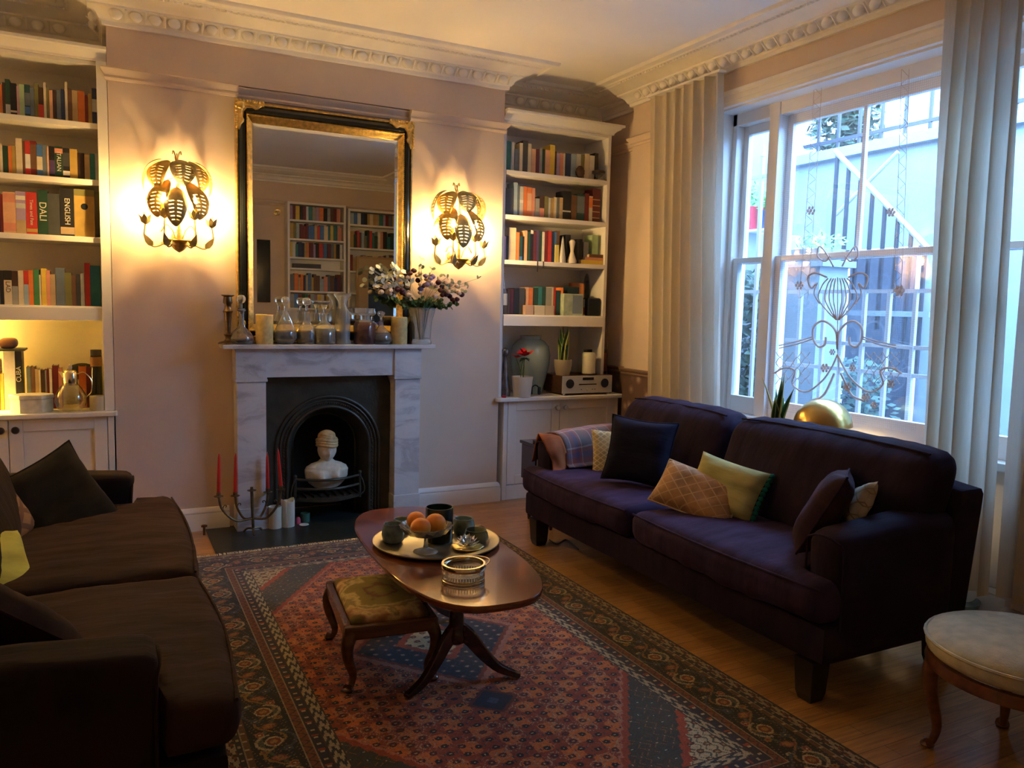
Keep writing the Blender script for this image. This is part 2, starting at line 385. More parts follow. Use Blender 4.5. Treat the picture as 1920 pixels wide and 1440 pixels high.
def cupboard(x0,x1,pm,label,knob,seams,yc=.0,wx0=None,wx1=None,rx=.0):
    t=thing('cupboard',label,'cupboard',((x0+x1)/2,yc,0)); zt=.775
    c=MB().box(x0,x1,yc+.022,.46,.0,zt).box(x0,x0+.035,yc,yc+.021,.0,zt).box(x1-.035,x1,yc,yc+.021,.0,zt).box(x0+.036,x1-.036,yc+.001,yc+.021,.0,.115)
    c.build('body',pm,t,world=True,smooth=False,bevel=.002)
    n=len(seams)-1
    for i in range(n):
        a,b=seams[i]+.002,seams[i+1]-.002; z0,z1=.12,zt-.004; q=.07
        d=MB().box(a,a+q,yc-.001,yc+.02,z0,z1).box(b-q,b,yc-.001,yc+.02,z0,z1).box(a+q,b-q,yc-.0005,yc+.02,z0,z0+q).box(a+q,b-q,yc-.0005,yc+.02,z1-q,z1).box(a+q,b-q,yc+.012,yc+.02,z0+q,z1-q)
        o=d.build('door',pm,t,world=True,smooth=False,bevel=.0025)
        kx=(b-.035) if i%2==0 else (a+.035)
        k=MB().lathe([(.001,0),(.009,0),(.007,.012),(.008,.018),(.019,.024),(.022,.034),(.017,.044),(.001,.047)],18,T=RT((kx,yc-.001,.715),rx=PI/2))
        o2=k.build('knob',knob,o,world=False)
        for v in o2.data.vertices: v.co-=Vector(t['_o'])
    return t
cupboard(2.675,3.735,whitem,'white two-door cupboard with clear glass knobs under the window-side bookcase',mat('glass_knob',(.85,.87,.85),.05,trans=.6,ior=1.5,coat=.5),[2.712,3.175,3.70],yc=-.005)
cupboard(XL+.005,-.008,creamm,'cream cupboard with dark knobs under the lamp-lit bookcase',dkknob,[XL+.04,-.562,-.045],yc=-.005)
def top(x0,x1,label,pm,poly):
    m=MB().prism(poly,lambda p:(p[0],p[1],.778),lambda p:(p[0],p[1],.809)); o=m.build('worktop',pm,smooth=False,bevel=.008); tag(o,label,'worktop')
top(0,0,'white painted worktop holding the radio and poinsettia','x' and whitem,[(2.60,-.045),(2.62,-.06),(3.755,-.06),(3.755,.46),(2.635,.46),(2.635,-.003),(2.60,-.003)])
top(0,0,'cream worktop holding the glass jug and the white box',creamm,[(XL+.003,-.05),(.006,-.05),(.012,-.04),(.012,-.003),(-.003,-.003),(-.003,.46),(XL+.003,.46)])
# ------------------------------------------------ fireplace
def marble():
    m=bpy.data.materials.new('carrara_marble'); m.use_nodes=True; nt=m.node_tree; b=nt.nodes['Principled BSDF']; tc=N(nt,'TexCoord'); mp=N(nt,'Mapping'); mp.inputs['Rotation'].default_value=(0,.5,.2); mp.inputs['Scale'].default_value=(1,1,2.2)
    nt.links.new(tc.outputs['Object'],mp.inputs[0]); n=N(nt,'TexNoise'); n.inputs['Scale'].default_value=2.6; n.inputs['Detail'].default_value=12; n.inputs['Roughness'].default_value=.65; n.inputs['Distortion'].default_value=1.4
    nt.links.new(mp.outputs[0],n.inputs[0]); r=N(nt,'ValToRGB'); e=r.color_ramp.elements; e[0].position=.30; e[0].color=(.36,.36,.37,1); e[1].position=.62; e[1].color=(.70,.70,.70,1); k=e.new(.46); k.color=(.55,.55,.57,1); k=e.new(.50); k.color=(.64,.645,.66,1)
    nt.links.new(n.outputs[0],r.inputs[0]); nt.links.new(r.outputs[0],b.inputs['Base Color']); b.inputs['Roughness'].default_value=.3; return m
mb_=marble()
ml=at(418,646,y=-.2).x; mr=at(817,645,y=-.2).x; ZM=1.224
lx0=at(442,700,y=-.16).x; lx1=at(501,720,y=-.16).x; rx0=at(740,720,y=-.16).x; rx1=at(790,700,y=-.16).x
fp=thing('fireplace','pale grey veined marble fire surround with mantel shelf and arched iron grate','fireplace',((lx0+rx1)/2,-.08,0))
MB().box(ml,mr,-.2,0,ZM-.028,ZM).build('mantel_shelf',mb_,fp,world=True,smooth=False,bevel=.004)
zc=at(470,708,y=-.16).z; zf=at(600,706,y=-.145).z
for a,b_ in ((lx0,lx1),(rx0,rx1)):
    p=MB().box(a,b_,-.16,-.001,.0,.155).box(a+.006,b_-.006,-.153,-.001,.155,zc-.03)
    p.box(a-.003,b_+.003,-.163,-.001,zc-.03,zc-.012).box(a,b_,-.158,-.001,zc-.012,ZM-.028)
    p.build('jamb',mb_,fp,world=True,smooth=False,bevel=.003)
MB().box(lx1,rx0,-.145,-.001,zf,ZM-.0285).build('frieze',mb_,fp,world=True,smooth=False,bevel=.002)
iron=mat('cast_iron',(.060,.053,.036),.45,metal=.35,var=.2,vscale=12,bump=.12,bscale=60); soot=mat('sooty_iron',(.018,.016,.012),.8)
yp=-.05
ix0=at(503,760,y=yp).x-.03; ix1=at(728,760,y=yp).x+.012; cx=(at(518,835,y=yp).x+at(710,835,y=yp).x)/2
ro=(at(710,835,y=yp).x-at(518,835,y=yp).x)/2; zsp=at(614,743,y=yp).z-ro; ri=ro*.61; rm=ro*.80
# register plate: flat sheet with arched opening
def archpts(r,n=28,zb=0.0,dz=0):
    return [(cx-r,zb)]+[(cx-r*math.cos(PI*i/n),zsp+dz+r*math.sin(PI*i/n)) for i in range(n+1)]+[(cx+r,zb)]
A=archpts(rm); n=len(A)
def outer(p):
    x,z=p
    if z<=0: return (ix0 if x<cx else ix1,0)
    ang=math.atan2(z-zsp,x-cx)
    if z<=zsp+1e-6: return (ix0 if x<cx else ix1,z)
    dx=math.cos(ang);dz=math.sin(ang); H=zf+.01-zsp; hw=(ix1-cx) if dx>0 else (cx-ix0)
    t=min(hw/abs(dx) if abs(dx)>1e-6 else 9,H/dz if dz>1e-6 else 9); return (cx+dx*t,zsp+dz*t)
pl_=MB(); v=[]
for p in A: q=outer(p); v+= [(p[0],yp,p[1]),(q[0],yp,q[1])]
pl_.add(v,[(2*i,2*i+1,2*i+3,2*i+2) for i in range(n-1)])
pl_.build('register_plate',iron,fp,world=True,smooth=False)
def ringband(r0,y0,r1,y1):
    a=archpts(r0);b_=archpts(r1); v=[]
    for p,q in zip(a,b_): v+=[(p[0],y0,p[1]),(q[0],y1,q[1])]
    return v,[(2*i,2*i+1,2*i+3,2*i+2) for i in range(len(a)-1)]
am=MB()
for i in range(3):
    r=[ro,ro*.93,rm][i]; am.tube([(p[0],yp-.004,p[1]) for p in archpts(r)],[.011,.007,.01][i],seg=8)
for i in range(60):
    a=i/60*PI; r=ro*.865; am.ball((cx-r*math.cos(a),yp-.003,zsp+r*math.sin(a)),.007,seg=6,rings=4)
for sgn in (-1,1):
    for i in range(26): am.ball((cx+sgn*ro*.865,yp-.003,zsp-.02-i*.026),.007,seg=6,rings=4)
am.build('arch_moulding',iron,fp,world=True)
v,f=ringband(rm,yp,ri*1.03,yp+.14); MB().add(v,f).build('splayed_cheeks',iron,fp,world=True,ang=60)
v,f=ringband(ri*1.03,yp+.14,ri*.9,yp+.42); k=MB().add(v,f); k.box(cx-ri,cx+ri,yp+.41,yp+.42,0,zsp+ri)
k.build('firebox',soot,fp,world=True)
MB().tube([(p[0],yp+.138,p[1]) for p in archpts(ri*1.03)],.008,seg=8).build('inner_arch_rim',iron,fp,world=True)
# basket grate: bowed bars
gz=[at(614,y_,y=yp-.06).z for y_ in (898,915,935)]; gx0=at(553,915,y=yp).x; gx1=at(674,915,y=yp).x
for i,z in enumerate(gz):
    pts=[(gx0+(gx1-gx0)*t/16,yp-.10*math.sin(PI*t/16)-(0 if i<2 else .012),z) for t in range(17)]
    if i<2: MB().tube(pts,.009,seg=8).build('grate_bar',iron,fp,world=True)
    else:
        g=MB(); 
        for t in range(16):
            a_,b_=pts[t],pts[t+1]; g.add([(a_[0],a_[1],z-.012),(b_[0],b_[1],z-.012),(b_[0],b_[1],z+.012),(a_[0],a_[1],z+.012),(a_[0],yp+.13,z+.012),(b_[0],yp+.13,z+.012),(a_[0],yp+.13,z-.012),(b_[0],yp+.13,z-.012)],[(0,1,2,3),(3,2,5,4),(0,6,7,1)])
        g.build('grate_shelf',iron,fp,world=True,smooth=False)
g=MB()
for x in (gx0,gx1):
    g.tube([(x,yp-.005,gz[2]-.02),(x,yp-.005,gz[0]+.012)],.011,seg=8); g.ball((x,yp-.005,gz[0]+.02),.014,seg=8,rings=6)
    g.tube(curve_pts([(x,yp-.02,gz[2]),(x+(.03 if x>cx else -.03),yp-.02,gz[2]+.03),(x+(.02 if x>cx else -.02),yp-.02,gz[1]+.02),(x,yp-.01,gz[0])],10),.005,seg=6)
for i in range(9):
    x=gx0+.02+(gx1-gx0-.04)*i/8; g.tube([(x,yp+.12,gz[2]+.018),(x,yp-.06,gz[2]+.018)],.006,seg=6)
g.build('basket_ends',iron,fp,world=True)
hm=mat('black_slate',(.018,.024,.022),.32,var=.3,vscale=5,bump=.08,bscale=25)
tag(MB().box(.51,2.10,-.60,-.0,.0,.0095).box(ix0+.04,ix1-.04,0,.3,.0,.0093).build('hearth_slab',hm,smooth=False,bevel=.002),'black slate hearth slab in front of the fireplace','hearth')
# ------------------------------------------------ marble bust in the grate
def bust():
    loc=at(612,912,y=yp+.02); sc_=1.0
    top_=at(616,803,y=yp+.02).z; h=top_-loc.z
    m=mat('alabaster',(.66,.60,.47),.45,var=.12,vscale=30,sss=.1)
    b=MB()
    # torso: lathe-like with shoulders wider in x
    import mathutils
    prof=[(.0,.20,.16),(.08,.30,.2),(.18,.36,.24),(.30,.37,.25),(.36,.34,.22),(.405,.26,.17),(.44,.15,.125),(.48,.10,.10),(.53,.092,.095)]
    def tor(u,w):
        t=w*(len(prof)-1); i=min(int(t),len(prof)-2); k=t-i; a=[prof[i][j]*(1-k)+prof[i+1][j]*k for j in range(3)]
        an=u*2*PI; x=math.cos(an)*a[1]; y=math.sin(an)*a[2]*.8
        z=a[0]
        if math.sin(an)<0:  # chest
            for s in (-1,1): y-=.10*math.exp(-((x-s*.14)**2/.007+(z-.20)**2/.008))
        y+=.006*math.sin(z*70+x*9)
        return (loc.x+x*h,loc.y+y*h,loc.z+z*h)
    b.grid(tor,40,24,cu=True,caps=True)
    hc=Vector((loc.x+.0,loc.y-.035*h,loc.z+.645*h))
    def hd(p):
        x,y,z=p.x,p.y,p.z; q=Vector((x*.92,y*.95,z*1.2))
        r=h*.17
        if y<0:
            q.y-=.05*h*math.exp(-(x*x)/(2*(.018*h)**2)-((z+.01*h)**2)/(2*(.035*h)**2))      # nose
            for s in (-1,1): q.y+=.022*h*math.exp(-((x-s*.055*h)**2+(z-.03*h)**2)/(2*(.024*h)**2))  # eye sockets
            q.y-=.016*h*math.exp(-(x*x)/(2*(.03*h)**2)-((z+.082*h)**2)/(2*(.014*h)**2))
            q.y+=.014*h*math.exp(-(x*x)/(2*(.04*h)**2)-((z+.108*h)**2)/(2*(.01*h)**2))
            q.y-=.02*h*math.exp(-(x*x)/(2*(.04*h)**2)-((z+.14*h)**2)/(2*(.02*h)**2))
        if z<-.02*h: q.x*=1-.5*(-z/h)
        return Matrix.Rotation(.30,3,'X')@q
    b.ball(hc,h*.172,seg=36,rings=28,fn=hd)
    t=tag(b.build('marble_bust',m),'cream marble bust of a woman with bowed head sitting in the fire grate','bust')
    # turban and curls: wrapped headdress
    c=MB()
    for k in range(5):
        z=hc.z+h*(.085+.042*k); r=h*(.168-.012*k*(k>2)); c.tube([(hc.x+r*.92*math.cos(a*PI/12),hc.y+.012*h*k*.3+r*math.sin(a*PI/12),z+.012*h*math.sin(a*PI/6)) for a in range(24)],h*.034,seg=8,close=True)
    c.ball((hc.x,hc.y+.01,hc.z+h*.22),h*.15,seg=20,rings=12,sc=(1,1,.75))
    for k in range(22):
        a=R_.uniform(-PI,0); r=h*.11*R_.uniform(.4,1); c.ball((hc.x+r*math.cos(a),hc.y+r*math.sin(a)*.9,hc.z+h*(.24+.08*(1-r/(h*.11)))),h*.032,seg=8,rings=6)
    o=c.build('headdress',mat('aged_alabaster',(.52,.38,.18),.5,var=.2,vscale=40),world=False,origin=False)
    o.parent=t
    for v in o.data.vertices: v.co-=t.location
bust()
# ------------------------------------------------ overmantel mirror
def pxy(px,py,y): p=at(px,py,y=y); return p.x,p.z
MT0=pxy(440,190,-.03); MT1=pxy(773.5,229,-.03)
mx0=MT0[0]; mx1=MT1[0]; mz1=(MT0[1]+MT1[1])/2; mz0=ZM+.002
g0=pxy(473,226,-.02); g1=pxy(746,268,-.02); ga,gb=g0[0],g1[0]; gt=(g0[1]+g1[1])/2; gz0=at(600,609,y=-.02).z
mr_=thing('wall_mirror','tall mirror in a gilt and black ebonised frame standing on the mantel shelf','mirror',((mx0+mx1)/2,-.02,mz0))
ebony=mat('ebonised_wood',(.012,.014,.014),.18,coat=.4)
fw_=ga-mx0; ft=mz1-gt; fb=gz0-mz0
def framering(mb,u0,u1,y0,y1,mi=0):
    # u in 0..1 across the frame from outer edge to glass
    def rc(u): return (mx0+fw_*u,mx1-(mx1-gb)*u,mz0+fb*u,mz1-ft*u)
    a=rc(u0);b_=rc(u1); v=[]
    for q,y in ((a,y0),(b_,y1)):
        v+=[(q[0],y,q[2]),(q[1],y,q[2]),(q[1],y,q[3]),(q[0],y,q[3])]
    mb.add(v,[(i,(i+1)%4,4+(i+1)%4,4+i) for i in range(4)],mi)
fg=MB(); prof=[(0,-.004),(0,-.04),(.06,-.05),(.13,-.05),(.17,-.04)]
for p,q in zip(prof,prof[1:]): framering(fg,p[0],q[0],p[1],q[1])
fg.build('gilt_outer_edge',gold,mr_,world=True,ang=20)
fe=MB(); prof=[(.17,-.04),(.24,-.05),(.38,-.058),(.52,-.055),(.60,-.042)]
for p,q in zip(prof,prof[1:]): framering(fe,p[0],q[0],p[1],q[1])
fe.build('black_band',ebony,mr_,world=True,ang=60)
fi=MB(); prof=[(.60,-.042),(.63,-.05),(.68,-.05),(.72,-.042),(.96,-.024),(1.0,-.018)]
for p,q in zip(prof,prof[1:]): framering(fi,p[0],q[0],p[1],q[1])
def beadrow(u,sp,y,r):
    x0_,x1_,z0_,z1_=mx0+fw_*u,mx1-(mx1-gb)*u,mz0+fb*u,mz1-ft*u
    nx=int((x1_-x0_)/sp); nz=int((z1_-z0_)/sp)
    for i in range(nx+1):
        for z in (z0_,z1_): fi.ball((x0_+(x1_-x0_)*i/nx,y,z),r,seg=5,rings=3)
    for i in range(1,nz):
        for x in (x0_,x1_): fi.ball((x,y,z0_+(z1_-z0_)*i/nz),r,seg=5,rings=3)
beadrow(.655,.014,-.052,.005)
fi.build('gilt_inner_edge',gold,mr_,world=True,ang=25)
def cornerorn(x,z,sx,sz):
    c=MB()
    def L(pts,r): c.tube([(x+sx*p[0],-.058-p[2] if len(p)>2 else -.06,z+sz*p[1]) for p in pts],r,seg=6)
    # L-shaped cartouche with scrolls
    c.prism([(0,0),(.17,.0),(.185,.03),(.13,.045),(.075,.052),(.055,.075),(.048,.14),(.03,.19),(0,.17)],lambda p:(x+sx*p[0],-.045,z+sz*p[1]),lambda p:(x+sx*p[0]*.97,-.062,z+sz*p[1]*.97))
    for k in range(9):
        c.ball((x+sx*(.012+.02*k),-.062,z+sz*.008),.010,seg=8,rings=5); c.ball((x+sx*.008,-.062,z+sz*(.012+.02*k)),.010,seg=8,rings=5)
    c.ball((x+sx*.035,-.064,z+sz*.035),.022,seg=10,rings=6,sc=(1.3,.6,1.3))
    L(curve_pts([(.04,.05),(.035,.10),(.05,.13),(.03,.16)],8),lambda t:.012*(1-.6*t)); L(curve_pts([(.05,.04),(.10,.035),(.13,.05),(.16,.03)],8),lambda t:.012*(1-.6*t))
    c.build('corner_ornament',gold,mr_,world=True,ang=50)
for (x,z,sx,sz) in ((mx0-.004,mz1+.004,1,-1),(mx1+.004,mz1+.004,-1,-1),(mx0-.004,mz0+.002,1,1),(mx1+.004,mz0+.002,-1,1)): cornerorn(x,z,sx,sz)
silver=mat('mirror_silver',(.86,.87,.84),.0,1)
bv=.022
m_=MB(); v=[(ga,-.0175,gz0),(gb,-.0175,gz0),(gb,-.0175,gt),(ga,-.0175,gt),(ga+bv,-.021,gz0+bv),(gb-bv,-.021,gz0+bv),(gb-bv,-.021,gt-bv),(ga+bv,-.021,gt-bv)]
m_.add(v,[(4,5,6,7)]+[(i,(i+1)%4,4+(i+1)%4,4+i) for i in range(4)])
m_.build('mirror_glass',silver,mr_,world=True,smooth=False)
MB().box(mx0+.01,mx1-.01,-.016,-.003,mz0+.003,mz1-.01).build('backing_board',mat('backing',(.2,.13,.07),.8),mr_,world=True,smooth=False)
# ------------------------------------------------ sconces
tole=mat('gilt_tole',(.50,.34,.11),.38,.8,var=.3,vscale=30); tole2=mat('aged_gilt_leaf',(.46,.37,.16),.55,.3,var=.3,vscale=22)
def leafmat():
    m=mat('pierced_gilt_leaf',(.58,.38,.10),.5,.35,var=.25,vscale=25); return m
lm=leafmat()
bulbm=mat('candle_bulb',(1,.8,.5),.3,emit=(1,.63,.23),es=BULB if 'BULB' in globals() else 260)
candm=mat('candle_sleeve',(.62,.55,.40),.6)
def leaf(mb,base,tipdir,side,L,Wd,bend,nu=10,nv=6,slits=True,droop=1.0):
    "curved palm leaf grown from base; bends downward"
    up=Vector((0,0,1)); d=Vector(tipdir).normalized(); s=Vector(side).normalized(); nrm=s.cross(d).normalized()
    V=[];Fc=[]
    ns=60
    for i in range(ns+1):
        t=i/ns; ang=bend*t
        # arc in the plane (d, -up)
        rad=L/max(bend,1e-3)
        c=Vector(base)+d*(rad*math.sin(ang))-up*(rad*(1-math.cos(ang)))*droop
        q_=max(0,(t-.22)/.78); w=.003+Wd*(math.sin(PI*min(.999,q_**.8))**.72 if q_>0 else 0)
        V.append([c+s*w*q+ (up*.25*w*(-(q*q)) if abs(d.z)<.9 else Vector()) for q in (-1,-.58,-.16,.16,.58,1)])
    base_i=len(mb.v)
    flat=[x for r in V for x in r]
    for i in range(ns):
        for j in range(5):
            if slits and i>=32 and i<54 and j in (1,3) and i%4==0: continue
            a=i*6+j; Fc.append((a,a+1,a+7,a+6))
    mb.add(flat,Fc)
def sconce(c,label,flip=1):
    t=thing('wall_sconce',label,'wall light',(c.x,-.0,c.z),group='gilt leaf wall sconces')
    X,Z=c.x,c.z
    yb=-.145
    b=MB(); b.lathe([(.001,0),(.035,0),(.03,.012),(.012,.018),(.001,.02)],20,T=RT((X,-.001,Z+.05),rx=PI/2))
    b.tube([(X,-.018,Z+.05),(X,yb+.01,Z+.03)],.009,seg=10)
    b.lathe([(.002,-.05),(.015,-.042),(.03,-.03),(.055,.0),(.072,.022),(.066,.022),(.03,-.018),(.015,-.02)],24,c=(X,yb,Z),flute=.05,nf=8)
    b.tube(curve_pts([(X,yb,Z-.02),(X,yb,Z+.06),(X,yb,Z+.09)],6),.013,seg=10)
    b.tube(curve_pts([(X,yb,Z+.08),(X,yb,Z+.25),(X,yb,Z+.42),(X-.01,-.08,Z+.53)],16),lambda q:.008-.003*q,seg=8)
    b.ball((X,yb,Z+.15),.018,seg=10,rings=6)
    for s in (-1,1): b.tube(curve_pts([(X+s*.012,yb,Z+.0),(X+s*.035,yb,Z+.08),(X+s*.07,yb,Z+.115),(X+s*.10,yb,Z+.07)],10),.0045,seg=6)
    b.build('stem',tole,t,world=True)
    for k,(dx,dy,bz) in enumerate([(-.185,-.02,.0),(.185,-.02,.0),(-.085,-.10,.035),(.08,-.10,.035)]):
        ex,ey=X+dx,yb+dy
        a=MB(); P=[(X+dx*.2,yb+dy*.2,Z+.02),(X+dx*.45,yb+dy*.45,Z+.0),(X+dx*.78,yb+dy*.78,Z-.022),(ex+dx*.03,ey+dy*.1,Z+.03),(ex,ey,Z+.115+bz)]
        a.tube(curve_pts(P,16),.0052,seg=6)
        for q in range(7):
            an=q/7*2*PI; d=Vector((math.cos(an),math.sin(an),.9))
            base=Vector((ex,ey,Z+.105+bz)); s=Vector((-math.sin(an),math.cos(an),0)); kk=1.35
            pts=[base,base+Vector((d.x*.016,d.y*.016,.012))*kk,base+Vector((d.x*.022,d.y*.022,.032))*kk,base+Vector((d.x*.036,d.y*.036,.044))*kk]
            a.add([pts[0]-s*.004,pts[0]+s*.004,pts[1]-s*.015,pts[1]+s*.015,pts[2]-s*.013,pts[2]+s*.013,pts[3]],[(0,1,3,2),(2,3,5,4),(4,5,6)])
        for (p0,p1,sgn) in ((P[3],P[2],1),(P[3],P[2],-1),(P[1],P[0],1),(P[1],P[0],-1)):
            p=(Vector(p0)+Vector(p1))*.5; dd=(Vector(p0)-Vector(p1)).normalized(); s=dd.cross(Vector((0,1,0))).normalized()*.018; o_=Vector((0,sgn*.014,0))
            q0=p-dd*.035; a.add([q0,q0+dd*.022+s+o_,q0+dd*.022-s+o_,q0+dd*.05+s*.9+o_*1.3,q0+dd*.05-s*.9+o_*1.3,q0+dd*.085+o_*2+Vector((0,0,.012))],[(0,1,2),(1,3,4,2),(3,5,4)])
        arm=a.build('arm',tole2,t,world=True)
        cz=Z+.122+bz
        s_=MB().lathe([(.010,0),(.0105,.001),(.0105,.060),(.008,.062)],14,c=(ex,ey,cz)); s2=s_.build('candle_sleeve',candm,arm)
        for v in s2.data.vertices: v.co-=Vector(t['_o'])
        bb=MB().lathe([(.004,0),(.011,.004),(.0175,.018),(.0185,.028),(.014,.046),(.007,.060),(.001,.070)],14,c=(ex,ey,cz+.062)); s3=bb.build('bulb',bulbm,arm)
        for v in s3.data.vertices: v.co-=Vector(t['_o'])
    for k,(an,L,Wd,bend,dz,el) in enumerate([(4,.37,.066,1.95,.0,.40),(-33,.31,.070,2.1,.0,.35),(-82,.26,.072,2.2,.0,.3),(-140,.30,.070,2.1,-.005,.35),(-186,.38,.066,1.95,-.0,.40),(-58,.33,.060,2.0,-.09,-.1),(-96,.34,.062,2.0,-.13,-.1),(-128,.33,.060,2.0,-.09,-.1),(-12,.30,.045,1.8,-.11,.0),(-170,.30,.045,1.8,-.11,.0)]):
        a=math.radians(an); d=Vector((math.cos(a),math.sin(a)*.62-.04,el)); s=Vector((-math.sin(a),math.cos(a)*.8,0)).normalized()
        l=MB(); leaf(l,Vector((X,-.12,Z+.49))+Vector((d.x,d.y,0))*.012+Vector((0,0,dz)),d,s,L,Wd,bend)
        o=l.build('leaf',lm if k%2 else tole2,t,world=True,ang=60)
        sd=o.modifiers.new('t','SOLIDIFY'); sd.thickness=.0012
    l=MB()
    for s in (-1,1): l.tube(curve_pts([(X,-.08,Z+.49),(X+s*.012,-.08,Z+.55),(X+s*.022,-.08,Z+.565),(X+s*.024,-.08,Z+.545)],10),.004,seg=6)
    l.tube([(X-.0,-.12,Z+.49),(X,-.08,Z+.55)],.004,seg=6)
    l.build('finial',tole,t,world=True)
    return t
sA=at(336,458,y=-.145); sB=at(860,492,y=-.145)
sconce(Vector((sA.x,0,sA.z)),'gilt leaf wall sconce with lit candle bulbs between lamp-lit bookcase and mirror')
sconce(Vector((sB.x,0,sB.z)),'gilt leaf wall sconce with lit candle bulbs above the flower vase')
# ------------------------------------------------ rug: woven pattern computed per knot
def rug():
    X0_,X1_,Y0_,Y1_=.27,2.22,-3.87,-.62; st=.005
    nx=int((X1_-X0_)/st); ny=int((Y1_-Y0_)/st)
    xs=np.linspace(X0_,X1_,nx+1); ys=np.linspace(Y0_,Y1_,ny+1); XX,YY=np.meshgrid((xs[:-1]+xs[1:])/2,(ys[:-1]+ys[1:])/2)
    cx,cy=(X0_+X1_)/2,(Y0_+Y1_)/2; hx,hy=(X1_-X0_)/2,(Y1_-Y0_)/2
    dx=hx-abs(XX-cx); dy=hy-abs(YY-cy); d=np.minimum(dx,dy); s=np.where(dx<dy,YY-cy,XX-cx)   # d: distance from edge, s: along the border
    ax=abs(XX-cx); ay=abs(YY-cy)
    C=lambda h: np.array(col(h))
    navy,blk,red,org,crm,gld,brn,blu,grn,pnk=[C(h) for h in ('#1c1c2c','#15110f','#843410','#c0661f','#c2ad84','#a07434','#4b3124','#333f4e','#3b4a3a','#a86a52')]
    out=np.zeros(XX.shape+(3,)); out[:]=org
    def put(m,c): out[m]=c
    rs=np.random.RandomState(3)
    # field: terracotta ground with small repeating herati rings
    u=(XX-cx)/.052; v=(YY-cy)/.052
    iu=np.floor(u); iv=np.floor(v); off=(iu.astype(int)%2)*.5; v2=v+off; iv=np.floor(v2)
    fu=u-iu-.5; fv=v2-iv-.5; rr=np.sqrt((fu*1.0)**2+(fv*1.15)**2)
    jit=np.sin(iu*12.9898+iv*78.233)*43758.5453; jit=jit-np.floor(jit)
    fld=np.where((np.sin(XX*41)*np.sin(YY*37)>.1)[...,None],org*1.12,red*1.25)
    out[:]=fld
    def motif(mask,ring1,core,dot,sc=1.0):
        put(mask&(rr<.27*sc)&(rr>.17*sc),ring1); 
        m=mask&(rr<=.17*sc); put(m&(jit>.45),core); put(m&(jit<=.45),dot); put(mask&(rr<.07),crm*.9)
    motif(np.ones_like(rr,bool),navy,red*.7,blk)
    t=np.abs(np.abs(fu)-np.abs(fv)); put((t<.05)&(rr>.32)&(jit>.3),pnk*.9); put((rr>.44)&(rr<.50)&(jit>.55),crm*.75); put((np.abs(np.abs(fu)-.46)<.06)&(np.abs(fv)<.12)&(jit<.4),blu)
    # dark corner bands and cream corners
    fx=hx-.375; fy=hy-.375   # field half size
    cor_=(fx-ax)/.46+(fy-ay)/.66 ; z=.03*np.sin(ax*70)
    stp=np.abs(((ax*30)%1)-.5)*.06
    dk=cor_+stp<1; put(dk,np.array([.055,.048,.034])); motif(dk,grn*1.1,brn*1.4,blu*.6,1.1); put(dk&(t<.05)&(rr>.3)&(jit>.5),gld*.7)
    cr=cor_+stp<.46; put(cr,crm*.95); motif(cr,brn,gld*.8,red,1.05); put(cr&(t<.06)&(rr>.3),grn*1.4)
    put((np.abs(cor_+stp-1)<.035),red*1.5); put((np.abs(cor_+stp-1.04)<.012),pnk*1.2); put((np.abs(cor_+stp-.46)<.04),red*1.7)
    # lozenge medallion
    my=cy+0.02; q=ax/.40+np.abs(YY-my)/.50+stp*.8
    md=q<1; put(md,np.array([.018,.019,.028])); motif(md,blu,pnk*.8,crm*.7,1.0); put(md&(t<.05)&(rr>.3)&(jit>.5),blu*1.2)
    put(np.abs(q-1.0)<.04,pnk*1.1); put(np.abs(q-.93)<.03,red)
    mi=q<.42; put(mi,crm*1.0); motif(mi,brn,red,navy,1.1); put(np.abs(q-.42)<.05,red*1.6)
    for sg in (-1,1):
        q2=ax/.10+np.abs(YY-my-sg*.61)/.09; put(q2<1,navy*1.3); put(np.abs(q2-1)<.1,red*.6); put(q2<.3,blu*1.5)
    # borders
    B=d<.375
    def strip(a,b_,c): m=(d>=a)&(d<b_); put(m,c); return m
    # inner cream guard with barber motif
    m=strip(.325,.375,crm*.85); w=np.sin(s*90+np.sin(d*250)*1.6); put(m&(w>.1),grn*1.0); put(m&(w>.75),navy*1.5); put(((d>.325)&(d<.331))|((d>.369)&(d<.375)),brn)
    m=strip(.29,.325,C('#2b2630')); put(m&(np.sin(s*130)>.8)&(abs(d-.3075)<.008),crm); put(m&(np.sin(s*65)>.93)&(abs(d-.3075)<.011),red*1.4)
    m=strip(.25,.29,C('#80431e')); zz=np.abs(((s/.045)%1)-.5)*2; put(m&(np.abs((d-.256)/.028-zz)<.18),brn*.8); put(m&(np.abs((d-.256)/.028-zz)>.75)&(np.sin(s*200)>.6),blu); put(((d>.25)&(d<.2545))|((d>.2865)&(d<.29)),crm*.6)
    # main border
    m=strip(.095,.25,C('#0d0a08')); P=.215; k=np.floor(s/P); f=s/P-k-.5; e=(d-.1725)/.0775
    sgn=np.where(k.astype(int)%2==0,1,-1)
    def blob(f0,e0,rf,re,c,c2=None,ring=None):
        for off_ in (-1,0,1):
            r=np.sqrt(((f-f0-off_)/rf)**2+((e*sgn-e0)/re)**2); mm=m&(r<1)
            put(mm,c)
            if ring is not None: put(mm&(r<.72),ring)
            if c2 is not None: put(mm&(r<.38),c2)
    vine=np.abs(e-.55*np.sin(s/P*PI))
    put(m&(vine<.10),grn*1.3); put(m&(np.abs(e+.55*np.sin(s/P*PI*2+1))<.07),gld*.8)
    blob(0,0,.15,.40,crm*.9,gld*1.1,red*.9)
    blob(.27,.48,.085,.22,pnk,crm,red); blob(-.27,-.48,.085,.22,blu*1.3,crm,navy*2)
    blob(.5,.05,.10,.34,C('#7a3a22'),gld,C('#a3653c')); blob(.27,-.55,.05,.18,crm*.8,grn*2); blob(-.27,.55,.06,.2,gld*.9,red*.8)
